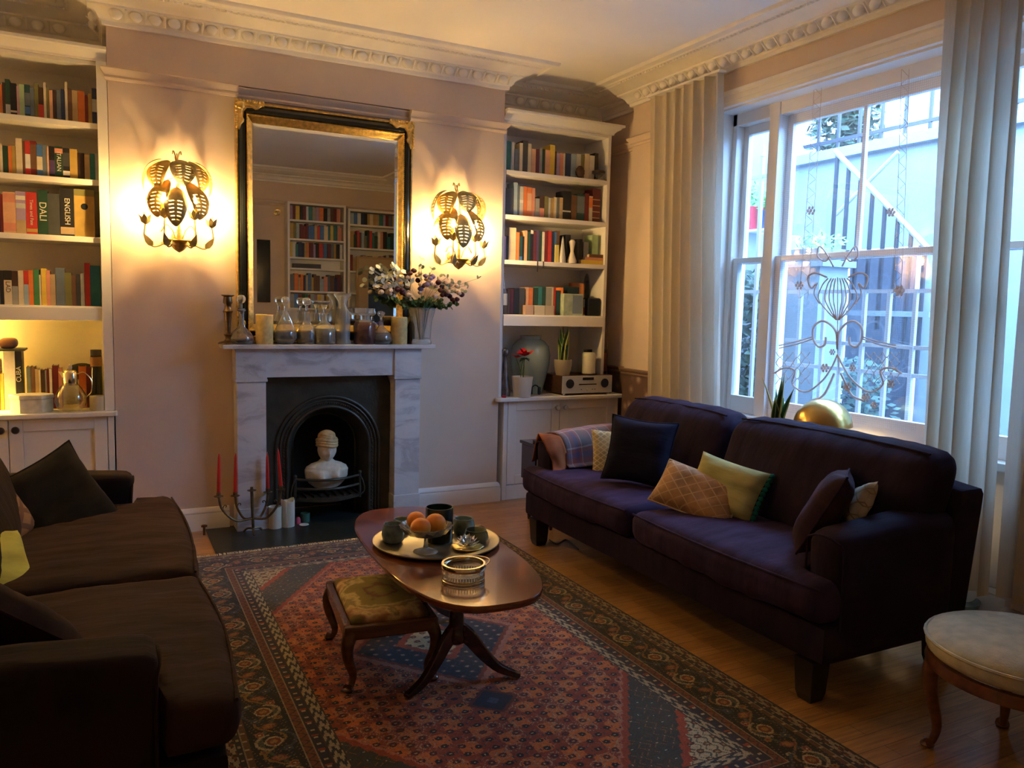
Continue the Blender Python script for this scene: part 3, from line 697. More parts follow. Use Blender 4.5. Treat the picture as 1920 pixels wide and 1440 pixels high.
    arc=np.sqrt(((f)/.23)**2+((e)/.75)**2); put(m&(np.abs(arc-1)<.10)&(e*sgn>.1),crm*.75); put(m&(np.abs(arc-1.25)<.08)&(e*sgn<-.1),blu*1.1)
    hs=np.sin(s*310+d*900)*np.sin(s*190-d*700); put(m&(hs>.82),gld*.7); put(m&(hs<-.86),blu*1.3)
    m=strip(.07,.095,C('#66401f')); put(m&(np.sin(s*110)>.85)&(abs(d-.0825)<.006),crm*.8); put(((d>.07)&(d<.0745)),crm*.5)
    m=strip(.052,.07,C('#201a20')); put(m&(np.sin(s*140)>.75)&(abs(d-.061)<.005),crm*.6)
    m=strip(.012,.052,crm*.62); w=np.sin(s*75+np.sin(d*200)*1.8); put(m&(w>.0),C('#231a14')); put(m&(w>.86),red*.9)
    strip(0,.012,C('#2a1a14'))
    out*=.68*(.75+.5*rs.rand(*XX.shape))[...,None]; out=np.clip(out,0,1)
    GX,GY=np.meshgrid(xs,ys); vv=np.stack([GX-cx,GY-cy,np.full(GX.shape,.009)],-1).reshape(-1,3)
    n=nx+1; i,j=np.meshgrid(np.arange(nx),np.arange(ny)); a=(j*n+i).ravel(); quads=np.stack([a,a+1,a+n+1,a+n],1)
    me=bpy.data.meshes.new('rug'); me.vertices.add(len(vv)); me.vertices.foreach_set('co',vv.ravel().astype(np.float32))
    me.loops.add(quads.size); me.loops.foreach_set('vertex_index',quads.ravel().astype(np.int32)); me.polygons.add(len(quads)); me.polygons.foreach_set('loop_start',np.arange(0,quads.size,4,dtype=np.int32)); me.update(calc_edges=True)
    at_=me.color_attributes.new('knots','FLOAT_COLOR','CORNER'); cc=np.concatenate([out.reshape(-1,3),np.ones((nx*ny,1))],1); at_.data.foreach_set('color',np.repeat(cc,4,0).ravel().astype(np.float32))
    m=bpy.data.materials.new('wool_pile'); m.use_nodes=True; nt=m.node_tree; b=nt.nodes['Principled BSDF']; a_=N(nt,'Attribute'); a_.attribute_name='knots'; nt.links.new(a_.outputs[0],b.inputs['Base Color']); b.inputs['Roughness'].default_value=.95; b.inputs['Sheen Weight'].default_value=.25
    b.inputs['Specular IOR Level'].default_value=.15
    me.materials.append(m); o=bpy.data.objects.new('rug',me); COL.objects.link(o); o.location=(cx,cy,0); tag(o,'large oriental rug with terracotta field, dark medallion and floral borders','rug')
    ed=MB().box(-hx,hx,-hy,hy,.0005,.0085); e=ed.build('pile_edge',mat('rug_selvedge',(.10,.05,.03),.95),o,smooth=False)
    fr=MB()
    for k in range(330):
        x=-hx+2*hx*(k+.5)/330; L=R_.uniform(.018,.035); fr.tube([(x,hy-.002,.006),(x+R_.uniform(-.004,.004),hy+L*.5,.012),(x+R_.uniform(-.006,.006),hy+L,.0105)],.0022,seg=4)
        fr.tube([(x,-hy+.002,.006),(x,-hy-L,.004)],.0022,seg=4)
    fo=fr.build('fringe',mat('fringe_cotton',(.62,.54,.38),.9),o); fo['kind']='stuff'
rug()
# ------------------------------------------------ sofas
def velvet(name,c):
    m=mat(name,c,.9,var=.25,vscale=5,bump=.9,bscale=4,stretch=(1,3.2,1),sheen=.15,spec=.2); 
    for n in m.node_tree.nodes:
        if n.type=='BSDF_PRINCIPLED': n.inputs['Sheen Tint'].default_value=(*[min(1,x*6) for x in c],1)
    return m
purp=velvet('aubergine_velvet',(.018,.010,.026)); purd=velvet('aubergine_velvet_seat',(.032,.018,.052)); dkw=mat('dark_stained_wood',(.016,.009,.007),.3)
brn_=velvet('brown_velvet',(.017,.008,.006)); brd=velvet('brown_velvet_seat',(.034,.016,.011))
def piping(mb,x0,x1,y0,y1,z,r=.004,rad=.05,n=6,bow=0):
    pts=[]
    for (cx_,cy_,a0) in ((x1-rad,y1-rad,0),(x0+rad,y1-rad,PI/2),(x0+rad,y0+rad,PI),(x1-rad,y0+rad,1.5*PI)):
        for k in range(n+1): a=a0+k/n*PI/2; pts.append((cx_+rad*math.cos(a),cy_+rad*math.sin(a),z))
    mb.tube(pts,r,seg=6,close=True)
def sofa(label,y0,y1,xf,dirx,body,seat,depth=.86,arm_z=.66,seat_z=.48,back_z=.80,cush_z=.94,ysp=None,armoff=.10,armr=.07):
    "y0 near end, y1 far end; xf front plane; dirx=+1 when the back lies towards +x"
    L=y1-y0; t=thing('sofa',label,'sofa',(xf+dirx*depth/2,(y0+y1)/2,0))
    X=lambda d: xf+dirx*d
    aw=.20; fr=MB()
    fr.soft(min(X(.015),X(depth-.02)),max(X(.015),X(depth-.02)),y0+.012,y1-.012,.165,.325,r=.03,n=8)
    fr.build('base_frame',body,t,world=True)
    # back frame, raked
    bk=MB(); T=Matrix.Shear('XY',4,(dirx*.13,0)) if False else None
    def rake(p): return p
    s=MB(); s.soft(min(X(depth-.17),X(depth)),max(X(depth-.17),X(depth)),y0+.004,y1-.004,.17,back_z,r=.045,n=10)
    s.v=[(p[0]+dirx*.13*(p[2]-.3),p[1],p[2]) for p in s.v]
    s.build('back_frame',body,t,world=True)
    for (a,b_,sg) in ((y0,y0+aw,-1),(y1-aw,y1,1)):
        s=MB(); s.soft(min(X(armoff),X(depth-.10)),max(X(armoff),X(depth-.10)),a,b_,.17,arm_z,r=armr,n=12)
        # arms flare outwards and slope down to the front
        q=[]
        for p in s.v:
            k=max(0,(p[2]-.3)/(arm_z-.3)); dd=(p[0]-xf)*dirx
            q.append((p[0]-dirx*.02*k*(1 if dd<armoff+.12 else 0),p[1]+sg*.0*k,p[2]-(.045*k*max(0,1-dd/.5))))
        s.v=q
        pts=[]
        s.build('arm',body,t,world=True)
        pp=MB(); xx=X(armoff-.006)
        pa=[(xx,a+.012,.30),(xx,a+.012,arm_z-.11),(xx-dirx*.01,a+.04,arm_z-.062),(xx-dirx*.012,(a+b_)/2,arm_z-.048),(xx-dirx*.01,b_-.04,arm_z-.062),(xx,b_-.012,arm_z-.11),(xx,b_-.012,.30)]
        pp.tube(curve_pts(pa,24),.005,seg=6); pp.build('arm_piping',body,t,world=True)
    ysp=ysp or (y0+y1)/2
    for (a,b_,near) in ((y0,ysp-.004,1),(ysp+.004,y1,0)):
        # T-shaped seat cushion: main block plus the ear in front of the arm
        s=MB(); ya=a+aw+.005 if near else a; yb=b_ if near else b_-aw-.005
        s.soft(min(X(-.01),X(depth-.2)),max(X(-.01),X(depth-.2)),a+.004,b_-.004,.325,seat_z,r=.06,puff=.024,n=26,wr=.011,seed=a*7)
        q=[]
        for p in s.v:
            dd=(p[0]-xf)*dirx; y=p[1]
            if dd>armoff-.012:
                if near and y<ya: y=ya+(y-ya)*.03
                if not near and y>yb: y=yb+(y-yb)*.03
            q.append((p[0]-dirx*.03*math.sin(PI*min(1,max(0,(y-a)/(b_-a))))*(1 if dd<.3 else 0),y,p[2]))
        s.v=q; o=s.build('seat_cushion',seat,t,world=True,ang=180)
        # welt
        e=MB(); m_=12
        pts=[(X(.012-.03*math.sin(PI*k/m_))-dirx*.012,a+.03+(b_-a-.06)*k/m_,seat_z-.018) for k in range(m_+1)]
        e.tube(pts,.005,seg=6); 
        w_=e.build('welt',seat,o,world=False)
        for v in w_.data.vertices: v.co-=Vector(t['_o'])
    # back cushions
    for (a,b_) in ((y0+aw*.25,ysp-.01-(ysp-y1+1.2)*.0),(ysp+.01,y1-aw-.01)):
        s=MB(); s.soft(0,.22,a,b_,seat_z-.03,cush_z,r=.085,n=22,bulge=.0,wr=.010,seed=b_*5)
        q=[]
        for p in s.v:
            k=(p[2]-seat_z)/(cush_z-seat_z); pf=.05*(1-((p[1]-(a+b_)/2)/((b_-a)/2))**2)*(1-(2*k-1)**2)
            dx=p[0]; dd=depth-.40+.17*k+ (dx if dx>.11 else dx-pf)
            q.append((X(dd),p[1],p[2]-.018*(((p[1]-(a+b_)/2)/((b_-a)/2))**4)*k*1.5))
        s.v=q; o=s.build('back_cushion',body,t,world=True,ang=180)
        if dirx<0: o.data.flip_normals()
        e=MB(); z=cush_z-.012; e.tube([(X(depth-.40+.17+.03),a+.05+(b_-a-.1)*k/14,z-.012*abs(2*k/14-1)**4) for k in range(15)],.005,seg=6); w_=e.build('welt',body,o)
        for v in w_.data.vertices: v.co-=Vector(t['_o'])
    for (x,y) in ((X(.06),y0+.10),(X(.06),y1-.14),(X(depth-.06),y0+.10),(X(depth-.06),y1-.14)):
        m=MB(); v=[]; a,b_=.048,.032
        for (r,z) in ((b_,.0),(b_*1.25,.03),(a,.17)): v+=[(x-r,y-r,z),(x+r,y-r,z),(x+r,y+r,z),(x-r,y+r,z)]
        f=[(3,2,1,0),(8,9,10,11)]
        for k in (0,4):
            for i in range(4): f.append((k+i,k+(i+1)%4,k+4+(i+1)%4,k+4+i))
        m.add(v,f); m.build('leg',dkw,t,world=True,smooth=False,bevel=.002)
    return t
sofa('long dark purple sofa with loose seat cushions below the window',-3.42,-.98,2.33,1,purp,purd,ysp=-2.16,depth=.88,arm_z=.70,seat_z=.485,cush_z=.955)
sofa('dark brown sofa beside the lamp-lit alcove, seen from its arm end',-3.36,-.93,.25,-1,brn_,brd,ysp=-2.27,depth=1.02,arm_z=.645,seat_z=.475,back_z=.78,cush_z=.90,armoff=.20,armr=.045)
# ------------------------------------------------ scatter cushions
def pillow(name,label,T,w,h,d,m,group=None,cat='cushion',pinch=.10,seed=0,pip=None,dent=0):
    import mathutils
    mb=MB(); n=20
    for sg in (1,-1):
        def f(u,v):
            a,b_=2*u-1,2*v-1
            x=w/2*a*(1-pinch*(1-b_*b_)*abs(a)**2); y=h/2*b_*(1-pinch*(1-a*a)*abs(b_)**2)
            th=d/2*max(0,(1-a**4))**.55*max(0,(1-b_**4))**.55
            th+= .006*mathutils.noise.noise(Vector((x*9+seed,y*9,sg)))*(1 if th>.01 else 0)+.004*mathutils.noise.noise(Vector((x*22+seed,y*22,sg)))*(1 if th>.01 else 0)
            if dent and b_>.2: y-=dent*(1-a*a)*(b_-.2)
            return (x,y,sg*th)
        k=len(mb.f); mb.grid(f,n,n)
        if sg<0:
            mb.f[k:]=[tuple(reversed(q)) for q in mb.f[k:]]
    o=mb.build(name,m,None,ang=180,origin=False); o.matrix_world=T; tag(o,label,cat,group)
    if pip is not None:
        pts=[]
        for k in range(80):
            t=k/80*4; s=int(t); t-=s; a,b_=[(-1+2*t,-1),(1,-1+2*t),(1-2*t,1),(-1,1-2*t)][s]
            pts.append((w/2*a*(1-pinch*(1-b_*b_)*abs(a)**2),h/2*b_*(1-pinch*(1-a*a)*abs(b_)**2)-(dent*(1-a*a)*(b_-.2) if dent and b_>.2 else 0),0))
        MB().tube(pts,.005,seg=6,close=True).build('piping',pip,o)
    return o
def place(c,nrm,roll=0):
    "frame whose local z faces nrm, local y as upright as possible, then rolled"
    z=Vector(nrm).normalized(); u=Vector((0,0,1)); x=u.cross(z).normalized(); y=z.cross(x)
    m=Matrix.Identity(4)
    for i in range(3): m[i][0]=x[i]; m[i][1]=y[i]; m[i][2]=z[i]; m[i][3]=c[i]
    return m@Matrix.Rotation(roll,4,'Z')
navyv=velvet('navy_velvet',(.009,.009,.024))
def pill(name,label,px,py,k_,nrm,roll,w,h,d,m,**k):
    c=at(px,py,**({'x':k_} if not isinstance(k_,dict) else k_)); return pillow(name,label,place(c,nrm,roll),w,h,d,m,**k)
pill('cushion','dark navy square cushion beside the plaid blanket on the purple sofa',1199,846,2.66,(-.78,-.55,.28),math.radians(-3),.40,.38,.14,navyv,pip=navyv,seed=1)
# diamond patterned tan cushion
def geo_mat(name,base,line,sc,lw=.06,met=0,jit=.0):
    m=bpy.data.materials.new(name); m.use_nodes=True; nt=m.node_tree; b=nt.nodes['Principled BSDF']; tc=N(nt,'TexCoord'); sp=N(nt,'SeparateXYZ'); nt.links.new(tc.outputs['Object'],sp.inputs[0])
    outs=[]
    for sg in (1,-1):
        a=N(nt,'Math',operation='MULTIPLY_ADD'); a.inputs[1].default_value=sg*sc*.75; nt.links.new(sp.outputs[0],a.inputs[0])
        c2=N(nt,'Math',operation='MULTIPLY'); c2.inputs[1].default_value=sc; nt.links.new(sp.outputs[1],c2.inputs[0]); nt.links.new(c2.outputs[0],a.inputs[2])
        f=N(nt,'Math',operation='FRACT'); nt.links.new(a.outputs[0],f.inputs[0]); s=N(nt,'Math',operation='SUBTRACT'); s.inputs[1].default_value=.5; nt.links.new(f.outputs[0],s.inputs[0]); ab=N(nt,'Math',operation='ABSOLUTE'); nt.links.new(s.outputs[0],ab.inputs[0])
        l=N(nt,'Math',operation='LESS_THAN'); l.inputs[1].default_value=lw; nt.links.new(ab.outputs[0],l.inputs[0]); outs.append(l)
    mx=N(nt,'Math',operation='MAXIMUM'); nt.links.new(outs[0].outputs[0],mx.inputs[0]); nt.links.new(outs[1].outputs[0],mx.inputs[1])
    n=N(nt,'TexNoise'); n.inputs['Scale'].default_value=12; nt.links.new(tc.outputs['Object'],n.inputs[0]); r=N(nt,'ValToRGB'); r.color_ramp.elements[0].position=.35; r.color_ramp.elements[0].color=(*[x*.6 for x in base],1); r.color_ramp.elements[1].position=.6; r.color_ramp.elements[1].color=(*base,1); nt.links.new(n.outputs[0],r.inputs[0])
    mc=N(nt,'MixRGB'); nt.links.new(mx.outputs[0],mc.inputs[0]); nt.links.new(r.outputs[0],mc.inputs[1]); mc.inputs[2].default_value=(*line,1); nt.links.new(mc.outputs[0],b.inputs['Base Color']); b.inputs['Roughness'].default_value=.75; return m
pill('cushion','small tan cushion with a diamond lattice lying against the lime cushion',1307,925,2.60,(-.66,-.42,.60),math.radians(-13),.44,.25,.12,geo_mat('tan_lattice',(.42,.235,.10),(.50,.33,.17),17,.055),pip=mat('cream_cord',(.6,.5,.35),.8),pinch=.05,seed=2)
limem=velvet('lime_velvet',(.42,.40,.16))
lp=pill('cushion','lime green velvet cushion with teal pompom edge on the purple sofa',1360,912,2.70,(-.78,-.34,.45),math.radians(-10),.38,.27,.11,limem,pinch=.07,seed=3)
pm=MB()
for k in range(11):
    y=-.125+.025*k; pm.ball((.203-.01*(1-(y/.14)**2),y,0),.014,seg=8,rings=6)
po_=pm.build('pompom_trim',velvet('teal_wool',(.01,.16,.12)),lp)
pill('cushion','dark plum cushion leaning on the near arm of the purple sofa',1545,955,2.66,(-.45,.62,.40),math.radians(6),.42,.37,.14,velvet('plum_velvet',(.028,.012,.022)),pip=purp,seed=4,pinch=.06)
pill('cushion','cream patterned cushion tucked behind the plum cushion',1606,950,2.80,(-.55,.62,.42),math.radians(20),.30,.22,.08,geo_mat('cream_fleck',(.55,.47,.33),(.30,.22,.12),16,.05),seed=5)
pill('cushion','thin cream cushion edge between plaid blanket and navy cushion',1153,854,2.78,(-.55,-.80,.2),math.radians(2),.30,.33,.06,geo_mat('straw_weave',(.56,.44,.20),(.66,.55,.30),30,.1),seed=6)
# brown sofa
brp=velvet('dark_brown_velvet',(.016,.011,.007))
pill('cushion','dark brown square cushion slumped at the far end of the brown sofa',100,950,{'y':-1.34},(.45,-.72,.45),math.radians(20),.51,.46,.15,brp,pip=brp,seed=7)
pill('cushion','tawny patterned cushion behind the lime cushion on the brown sofa',-22,972,{'y':-1.62},(.75,-.45,.35),math.radians(15),.42,.36,.11,geo_mat('tawny_damask',(.30,.15,.06),(.14,.06,.03),11,.16),seed=8)
pill('cushion','yellow green velvet cushion propped on the brown sofa',-36,1066,{'y':-2.12},(.70,-.42,.52),math.radians(-20),.42,.32,.13,velvet('citron_velvet',(.55,.52,.10)),seed=9)
pill('cushion','dark brown cushion leaning on the near arm of the brown sofa',-32,1148,{'y':-2.86},(.50,.40,.72),math.radians(-12),.48,.44,.14,brd,pip=brd,seed=10)
# plaid blanket over the far arm of the purple sofa
def plaid():
    m=bpy.data.materials.new('plaid_wool'); m.use_nodes=True; nt=m.node_tree; b=nt.nodes['Principled BSDF']; tc=N(nt,'TexCoord'); uv=N(nt,'SeparateXYZ'); a=N(nt,'Attribute'); a.attribute_name='UVMap'; nt.links.new(tc.outputs['UV'],uv.inputs[0])
    res=[]
    for ax,fr_ in ((0,3.2),(1,2.6)):
        mu=N(nt,'Math',operation='MULTIPLY'); mu.inputs[1].default_value=fr_; nt.links.new(uv.outputs[ax],mu.inputs[0]); f=N(nt,'Math',operation='FRACT'); nt.links.new(mu.outputs[0],f.inputs[0])
        r=N(nt,'ValToRGB'); r.color_ramp.interpolation='CONSTANT'; e=r.color_ramp.elements; cs=[(0,(.16,.10,.10)),(.22,(.42,.28,.26)),(.26,(.20,.055,.05)),(.45,(.09,.06,.14)),(.62,(.26,.07,.055)),(.72,(.40,.30,.28)),(.76,(.12,.10,.10))]
        e[0].position=0; e[0].color=(*cs[0][1],1); e[1].position=cs[1][0]; e[1].color=(*cs[1][1],1)
        for p,c in cs[2:]: k=e.new(p); k.color=(*c,1)
        nt.links.new(f.outputs[0],r.inputs[0]); res.append(r)
    mx=N(nt,'MixRGB'); mx.inputs[0].default_value=.5; nt.links.new(res[0].outputs[0],mx.inputs[1]); nt.links.new(res[1].outputs[0],mx.inputs[2]); nt.links.new(mx.outputs[0],b.inputs['Base Color']); b.inputs['Roughness'].default_value=.95; b.inputs['Sheen Weight'].default_value=.3
    return m
def cloth_over_arm():
    import mathutils
    y1=-.98; yi=y1-.20; az=.70; x0,x1=2.49,3.0
    # cross-section over the arm: from inside seat up over the top and down outside
    P=[(-1.26,.515),(-1.215,.53),(-1.20,.60),(-1.19,.672),(-1.14,.722),(-1.06,.728),(-.985,.70),(-.955,.62),(-.95,.50),(-.948,.40)]
    C_=curve_pts([(0,p[0],p[1]) for p in P],30)
    nu,nv=24,30; mb=MB()
    def f(u,v):
        c=C_[round(v*nv)]; x=x0+(x1-x0)*u; nz=mathutils.noise.noise(Vector((x*11,v*5,2)))*.012+mathutils.noise.noise(Vector((x*26,v*9,5)))*.006
        drop=.05*max(0,1-(x-2.33)/.5)
        return (x+ .03*math.sin(v*4+1), c.y-nz*.6-.006, c.z-drop*(1 if c.z>.6 else .5)+abs(nz)+.006)
    mb.grid(f,nu,nv); o=mb.build('plaid_blanket',plaid(),None,ang=180)
    uvl=o.data.uv_layers.new(name='UVMap')
    for poly in o.data.polygons:
        for li in poly.loop_indices:
            vi=o.data.loops[li].vertex_index; uvl.data[li].uv=((vi%(nu+1))/nu,(vi//(nu+1))/nv)
    s=o.modifiers.new('t','SOLIDIFY'); s.thickness=.008; s.offset=1
    tag(o,'plaid wool blanket in plum, red and grey draped over the far sofa arm','blanket')
    g=MB(); 
    def f2(u,v):
        x=2.40+.12*u; c=C_[round((.02+.8*v)*nv)]
        return (x+.02*math.sin(v*9),c.y-.014+.008*math.sin(u*7+v*5),c.z-.052+.016*math.sin(v*11+u*3)+.01)
    g.grid(f2,10,22); o2=g.build('orange_scarf',velvet('rust_wool',(.30,.085,.03)),None,ang=180); s=o2.modifiers.new('t','SOLIDIFY'); s.thickness=.006; s.offset=1
    tag(o2,'rust orange scarf bunched on the sofa arm beside the plaid blanket','scarf')
cloth_over_arm()
# ------------------------------------------------ coffee table
def wood(name,c1,c2,rough,coat=.3,sc=(1,9,9),vs=3):
    m=mat(name,c1,rough,c2=c2,vscale=vs,stretch=sc,coat=coat); return m
mahog=wood('mahogany',(.20,.055,.022),(.115,.030,.013),.16,.6,(9,1.2,9)); mahd=wood('dark_mahogany',(.050,.016,.009),(.026,.009,.006),.2,.5)
def ctable():
    t=thing('coffee_table','oval ended mahogany coffee table on splayed pedestal legs','coffee table',(1.20,-2.365,.009)); zt=.48; rz=math.radians(-2.5)
    T=RT((0,0,0),rz=rz)
    def outl(k,sx=.283,sy=.70):
        n=56; pts=[]
        for i in range(n):
            a=i/n*2*PI; c,s=math.cos(a),math.sin(a); p=2.9; r=(abs(c)**p+abs(s)**p)**(-1/p)
            # D ends
            pts.append((sx*r*c*k if True else 0, sy*r*s*(1-(1-k)*sx/sy)))
        return pts
    prof=[(.955,.441),(.985,.446),(.99,.452),(1.0,.457),(1.0,.463),(.992,.469),(.985,.471)]
    mb=MB(); rings=[outl(k) for k,z in prof]; n=56; v=[]
    for (k,z),r in zip(prof,rings): v+=[T@Vector((x,y,z)) for x,y in r]
    f=[(i*n+j,i*n+(j+1)%n,(i+1)*n+(j+1)%n,(i+1)*n+j) for i in range(len(prof)-1) for j in range(n)]; f+= [tuple(range(n-1,-1,-1)),tuple((len(prof)-1)*n+j for j in range(n))]
    mb.add(v,f); mb.build('tabletop',mahog,t,ang=25)
    for sy in (-1,1):
        yc=sy*.235
        c=MB(); c.lathe([(.001,.135),(.020,.14),(.036,.15),(.040,.17),(.034,.19),(.032,.22),(.027,.30),(.026,.36),(.030,.40),(.036,.415),(.032,.42),(.05,.43),(.05,.441),(.001,.441)],22,T=T@RT((0,yc,0))); o=c.build('pedestal',mahd,t)
        for sx in (-1,1):
            d=Vector((sx*.92,sy*.40,0)).normalized(); P=[(0,.20),(.05,.17),(.11,.10),(.17,.045),(.23,.020),(.262,.014)]
            C_=curve_pts([(d.x*a,yc+d.y*a,z) for a,z in P],16); L=MB(); rings=[]
            s=Vector((-d.y,d.x,0)); v=[]
            for i,p in enumerate(C_):
                q=i/16; w=.015; h=.060*(1-q)**1.3+.016; tg=(C_[min(i+1,16)]-C_[max(i-1,0)]).normalized(); nn=s.cross(tg)
                if nn.z<0: nn=-nn
                v+=[p-s*w-nn*h*.5,p+s*w-nn*h*.5,p+s*w*.9+nn*h*.5,p-s*w*.9+nn*h*.5]
            v=[T@x for x in v]
            f=[(i*4+j,i*4+(j+1)%4,i*4+4+(j+1)%4,i*4+4+j) for i in range(16) for j in range(4)]+[(3,2,1,0),(64,65,66,67)]
            L.add(v,f); L.build('leg',mahd,t,bevel=.003,ang=50)
    MB().tube([T@Vector((0,-.2,.30)),T@Vector((0,.2,.30))],.014,seg=10).build('stretcher',mahd,t)
ctable()
# ------------------------------------------------ footstool
def needlepoint():
    m=bpy.data.materials.new('needlepoint'); m.use_nodes=True; nt=m.node_tree; b=nt.nodes['Principled BSDF']; tc=N(nt,'TexCoord'); mp=N(nt,'Mapping'); mp.inputs['Scale'].default_value=(1,.75,0); nt.links.new(tc.outputs['Object'],mp.inputs[0])
    ln=N(nt,'VectorMath',operation='LENGTH'); nt.links.new(mp.outputs[0],ln.inputs[0]); n=N(nt,'TexNoise'); n.inputs['Scale'].default_value=14; n.inputs['Detail'].default_value=3; nt.links.new(tc.outputs['Object'],n.inputs[0])
    a=N(nt,'Math',operation='MULTIPLY_ADD'); a.inputs[1].default_value=.16; nt.links.new(n.outputs[0],a.inputs[0]); nt.links.new(ln.outputs[1],a.inputs[2])
    r=N(nt,'ValToRGB'); e=r.color_ramp.elements; cs=[(0,(.20,.17,.045)),(.10,(.23,.19,.05)),(.135,(.16,.06,.04)),(.15,(.22,.19,.05)),(.20,(.26,.21,.06)),(.215,(.60,.47,.20)),(.235,(.24,.19,.07)),(.25,(.62,.45,.19)),(.275,(.30,.14,.06)),(.29,(.16,.12,.03)),(1,(.15,.115,.03))]
    e[0].position=0;e[0].color=(*cs[0][1],1);e[1].position=1;e[1].color=(*cs[-1][1],1)
    for p,c in cs[1:-1]: k=e.new(p); k.color=(*c,1)
    nt.links.new(a.outputs[0],r.inputs[0]); nt.links.new(r.outputs[0],b.inputs['Base Color']); b.inputs['Roughness'].default_value=.95
    n2=N(nt,'TexNoise'); n2.inputs['Scale'].default_value=220; u=N(nt,'Bump'); u.inputs['Strength'].default_value=.3; u.inputs['Distance'].default_value=.004; nt.links.new(tc.outputs['Object'],n2.inputs[0]); nt.links.new(n2.outputs[0],u.inputs['Height']); nt.links.new(u.outputs[0],b.inputs['Normal'])
    return m
def cabriole(mb,x,y,dx,dy,h,m=0,k=1.0):
    C_=curve_pts([(x,y,h),(x+dx*.016*k,y+dy*.016*k,h*.80),(x+dx*.012*k,y+dy*.012*k,h*.55),(x-dx*.010*k,y-dy*.010*k,h*.25),(x-dx*.002*k,y-dy*.002*k,h*.08),(x+dx*.014*k,y+dy*.014*k,.012*k)],18)
    mb.tube(C_,lambda t:k*(.030-.018*min(1,t*1.35)+(.010*max(0,(t-.86)/.14))),seg=10); mb.ball((x+dx*.012*k,y+dy*.012*k,.010*k),.020*k,seg=10,rings=6,sc=(1.1,1.1,.5))
def stool():
    z=.262; a=at(592,1090,z=z+.009); b_=at(667,1173,z=z+.009); c=at(843,1156,z=z+.009)
    ctr=(a+c)/2; L=(a-b_).length; Wd=(c-b_).length; rz=.5*math.atan2((c-b_).y,(c-b_).x)-.023
    t=thing('footstool','low footstool with cabriole legs and a floral needlepoint seat','footstool',(ctr.x,ctr.y,.009),rz=rz)
    hx,hy=Wd/2,L/2
    m=MB().box(-hx,hx,-hy,-hy+.028,z-.055,z).box(-hx,hx,hy-.028,hy,z-.055,z).box(-hx,-hx+.028,-hy+.028,hy-.028,z-.055,z).box(hx-.028,hx,-hy+.028,hy-.028,z-.055,z).box(-hx+.028,hx-.028,-hy+.028,hy-.028,z-.04,z-.02)
    wd=wood('walnut_frame',(.16,.065,.025),(.085,.032,.012),.25,.4); m.build('seat_frame',wd,t,bevel=.006,smooth=False)
    s=MB().soft(-hx+.03,hx-.03,-hy+.03,hy-.03,z-.02,z+.022,r=.02,puff=.016,n=18); s.build('seat_pad',needlepoint(),t,ang=180)
    for sx in (-1,1):
        for sy in (-1,1):
            l=MB(); cabriole(l,sx*(hx-.026),sy*(hy-.026),sx,sy,z-.03); l.build('leg',wd,t)
stool()
# ------------------------------------------------ small side table beyond the sofa
def sidetable():
    t=thing('side_table','small dark wooden side table between purple sofa and white cupboard','side table',(2.78,-.70,0)); x0,x1,y0,y1=2.56,3.02,-.93,-.50
    z=.565; MB().box(x0,x1,y0,y1,z-.022,z).build('tabletop',mahd,t,world=True,smooth=False,bevel=.004)
    MB().box(x0+.002,x0+.018,y0+.03,y1-.03,.30,z-.023).build('drop_leaf',mahd,t,world=True,smooth=False,bevel=.003)
    MB().box(x0+.05,x1-.05,y0+.05,y1-.05,z-.11,z-.023).build('drawer_box',mahd,t,world=True,smooth=False,bevel=.003)
    for x in (x0+.06,x1-.06):
        for y in (y0+.06,y1-.06): MB().lathe([(.010,0),(.014,.03),(.013,.25),(.019,z-.112)],10,c=(x,y,0)).build('leg',mahd,t,world=True)
    tag(MB().box(2.60,2.75,-.80,-.62,.566,.582).build('closed_book',mat('slate_cover',(.03,.035,.045),.5),smooth=False,bevel=.003),'slim dark closed book lying on the small side table','book')
    tag(MB().box(2.575,2.65,-.905,-.84,.566,.575).build('mobile_phone',mat('phone_black',(.01,.01,.012),.1),bevel=.004),'small black phone on the corner of the side table','phone')
sidetable()
# ------------------------------------------------ upholstered stool, near corner
def roundstool():
    z=.44; e=at(1817,1228,z=z-.01); f=at(1836,1420,z=0); r=.30
    # left silhouette of the seat lies at e; the leg foot near f
    cx_=e.x+r*.92; cy_=e.y-.02
    t=thing('upholstered_stool','round cream upholstered stool on carved cabriole legs at the sofa end','stool',(cx_,cy_,0)); fab=mat('cream_damask',(.46,.42,.29),.9,var=.12,vscale=20,bump=.15,bscale=120)
    MB().lathe([(.001,-.045),(r-.012,-.045),(r-.002,-.03),(r,.0),(r-.012,.018),(r-.06,.035),(r*.5,.05),(.001,.055)],44,c=(0,0,z-.03)).build('seat',fab,t,ang=180)
    MB().tube([((r-.0)*math.cos(a/40*2*PI),(r-.0)*math.sin(a/40*2*PI),z-.025) for a in range(40)],.006,seg=6,close=True).build('piping',fab,t)
    wd=wood('carved_walnut',(.19,.065,.024),(.10,.032,.013),.28,.3); MB().lathe([(r-.03,0),(r-.006,0),(r-.002,.015),(r-.008,.04),(r-.03,.04)],44,c=(0,0,z-.125),cap=False).build('seat_rail',wd,t)
    a0=math.atan2(f.y-cy_,f.x-cx_)
    for k in range(4):
        a=a0+k*PI/2; l=MB(); cabriole(l,(r-.045)*math.cos(a),(r-.045)*math.sin(a),math.cos(a),math.sin(a),z-.085,k=1.1); l.build('leg',wd,t)
roundstool()

cb=MB(); a=at(1030,1012,z=.004); cb.tube(curve_pts([a,at(1045,1020,z=.004),at(1062,1012,z=.004),at(1085,1030,z=.004)],16),.004,seg=6); tag(cb.build('floor_cable',mat('cable_black',(.02,.02,.02),.4)),'thin black cable on the floor under the purple sofa','cable')
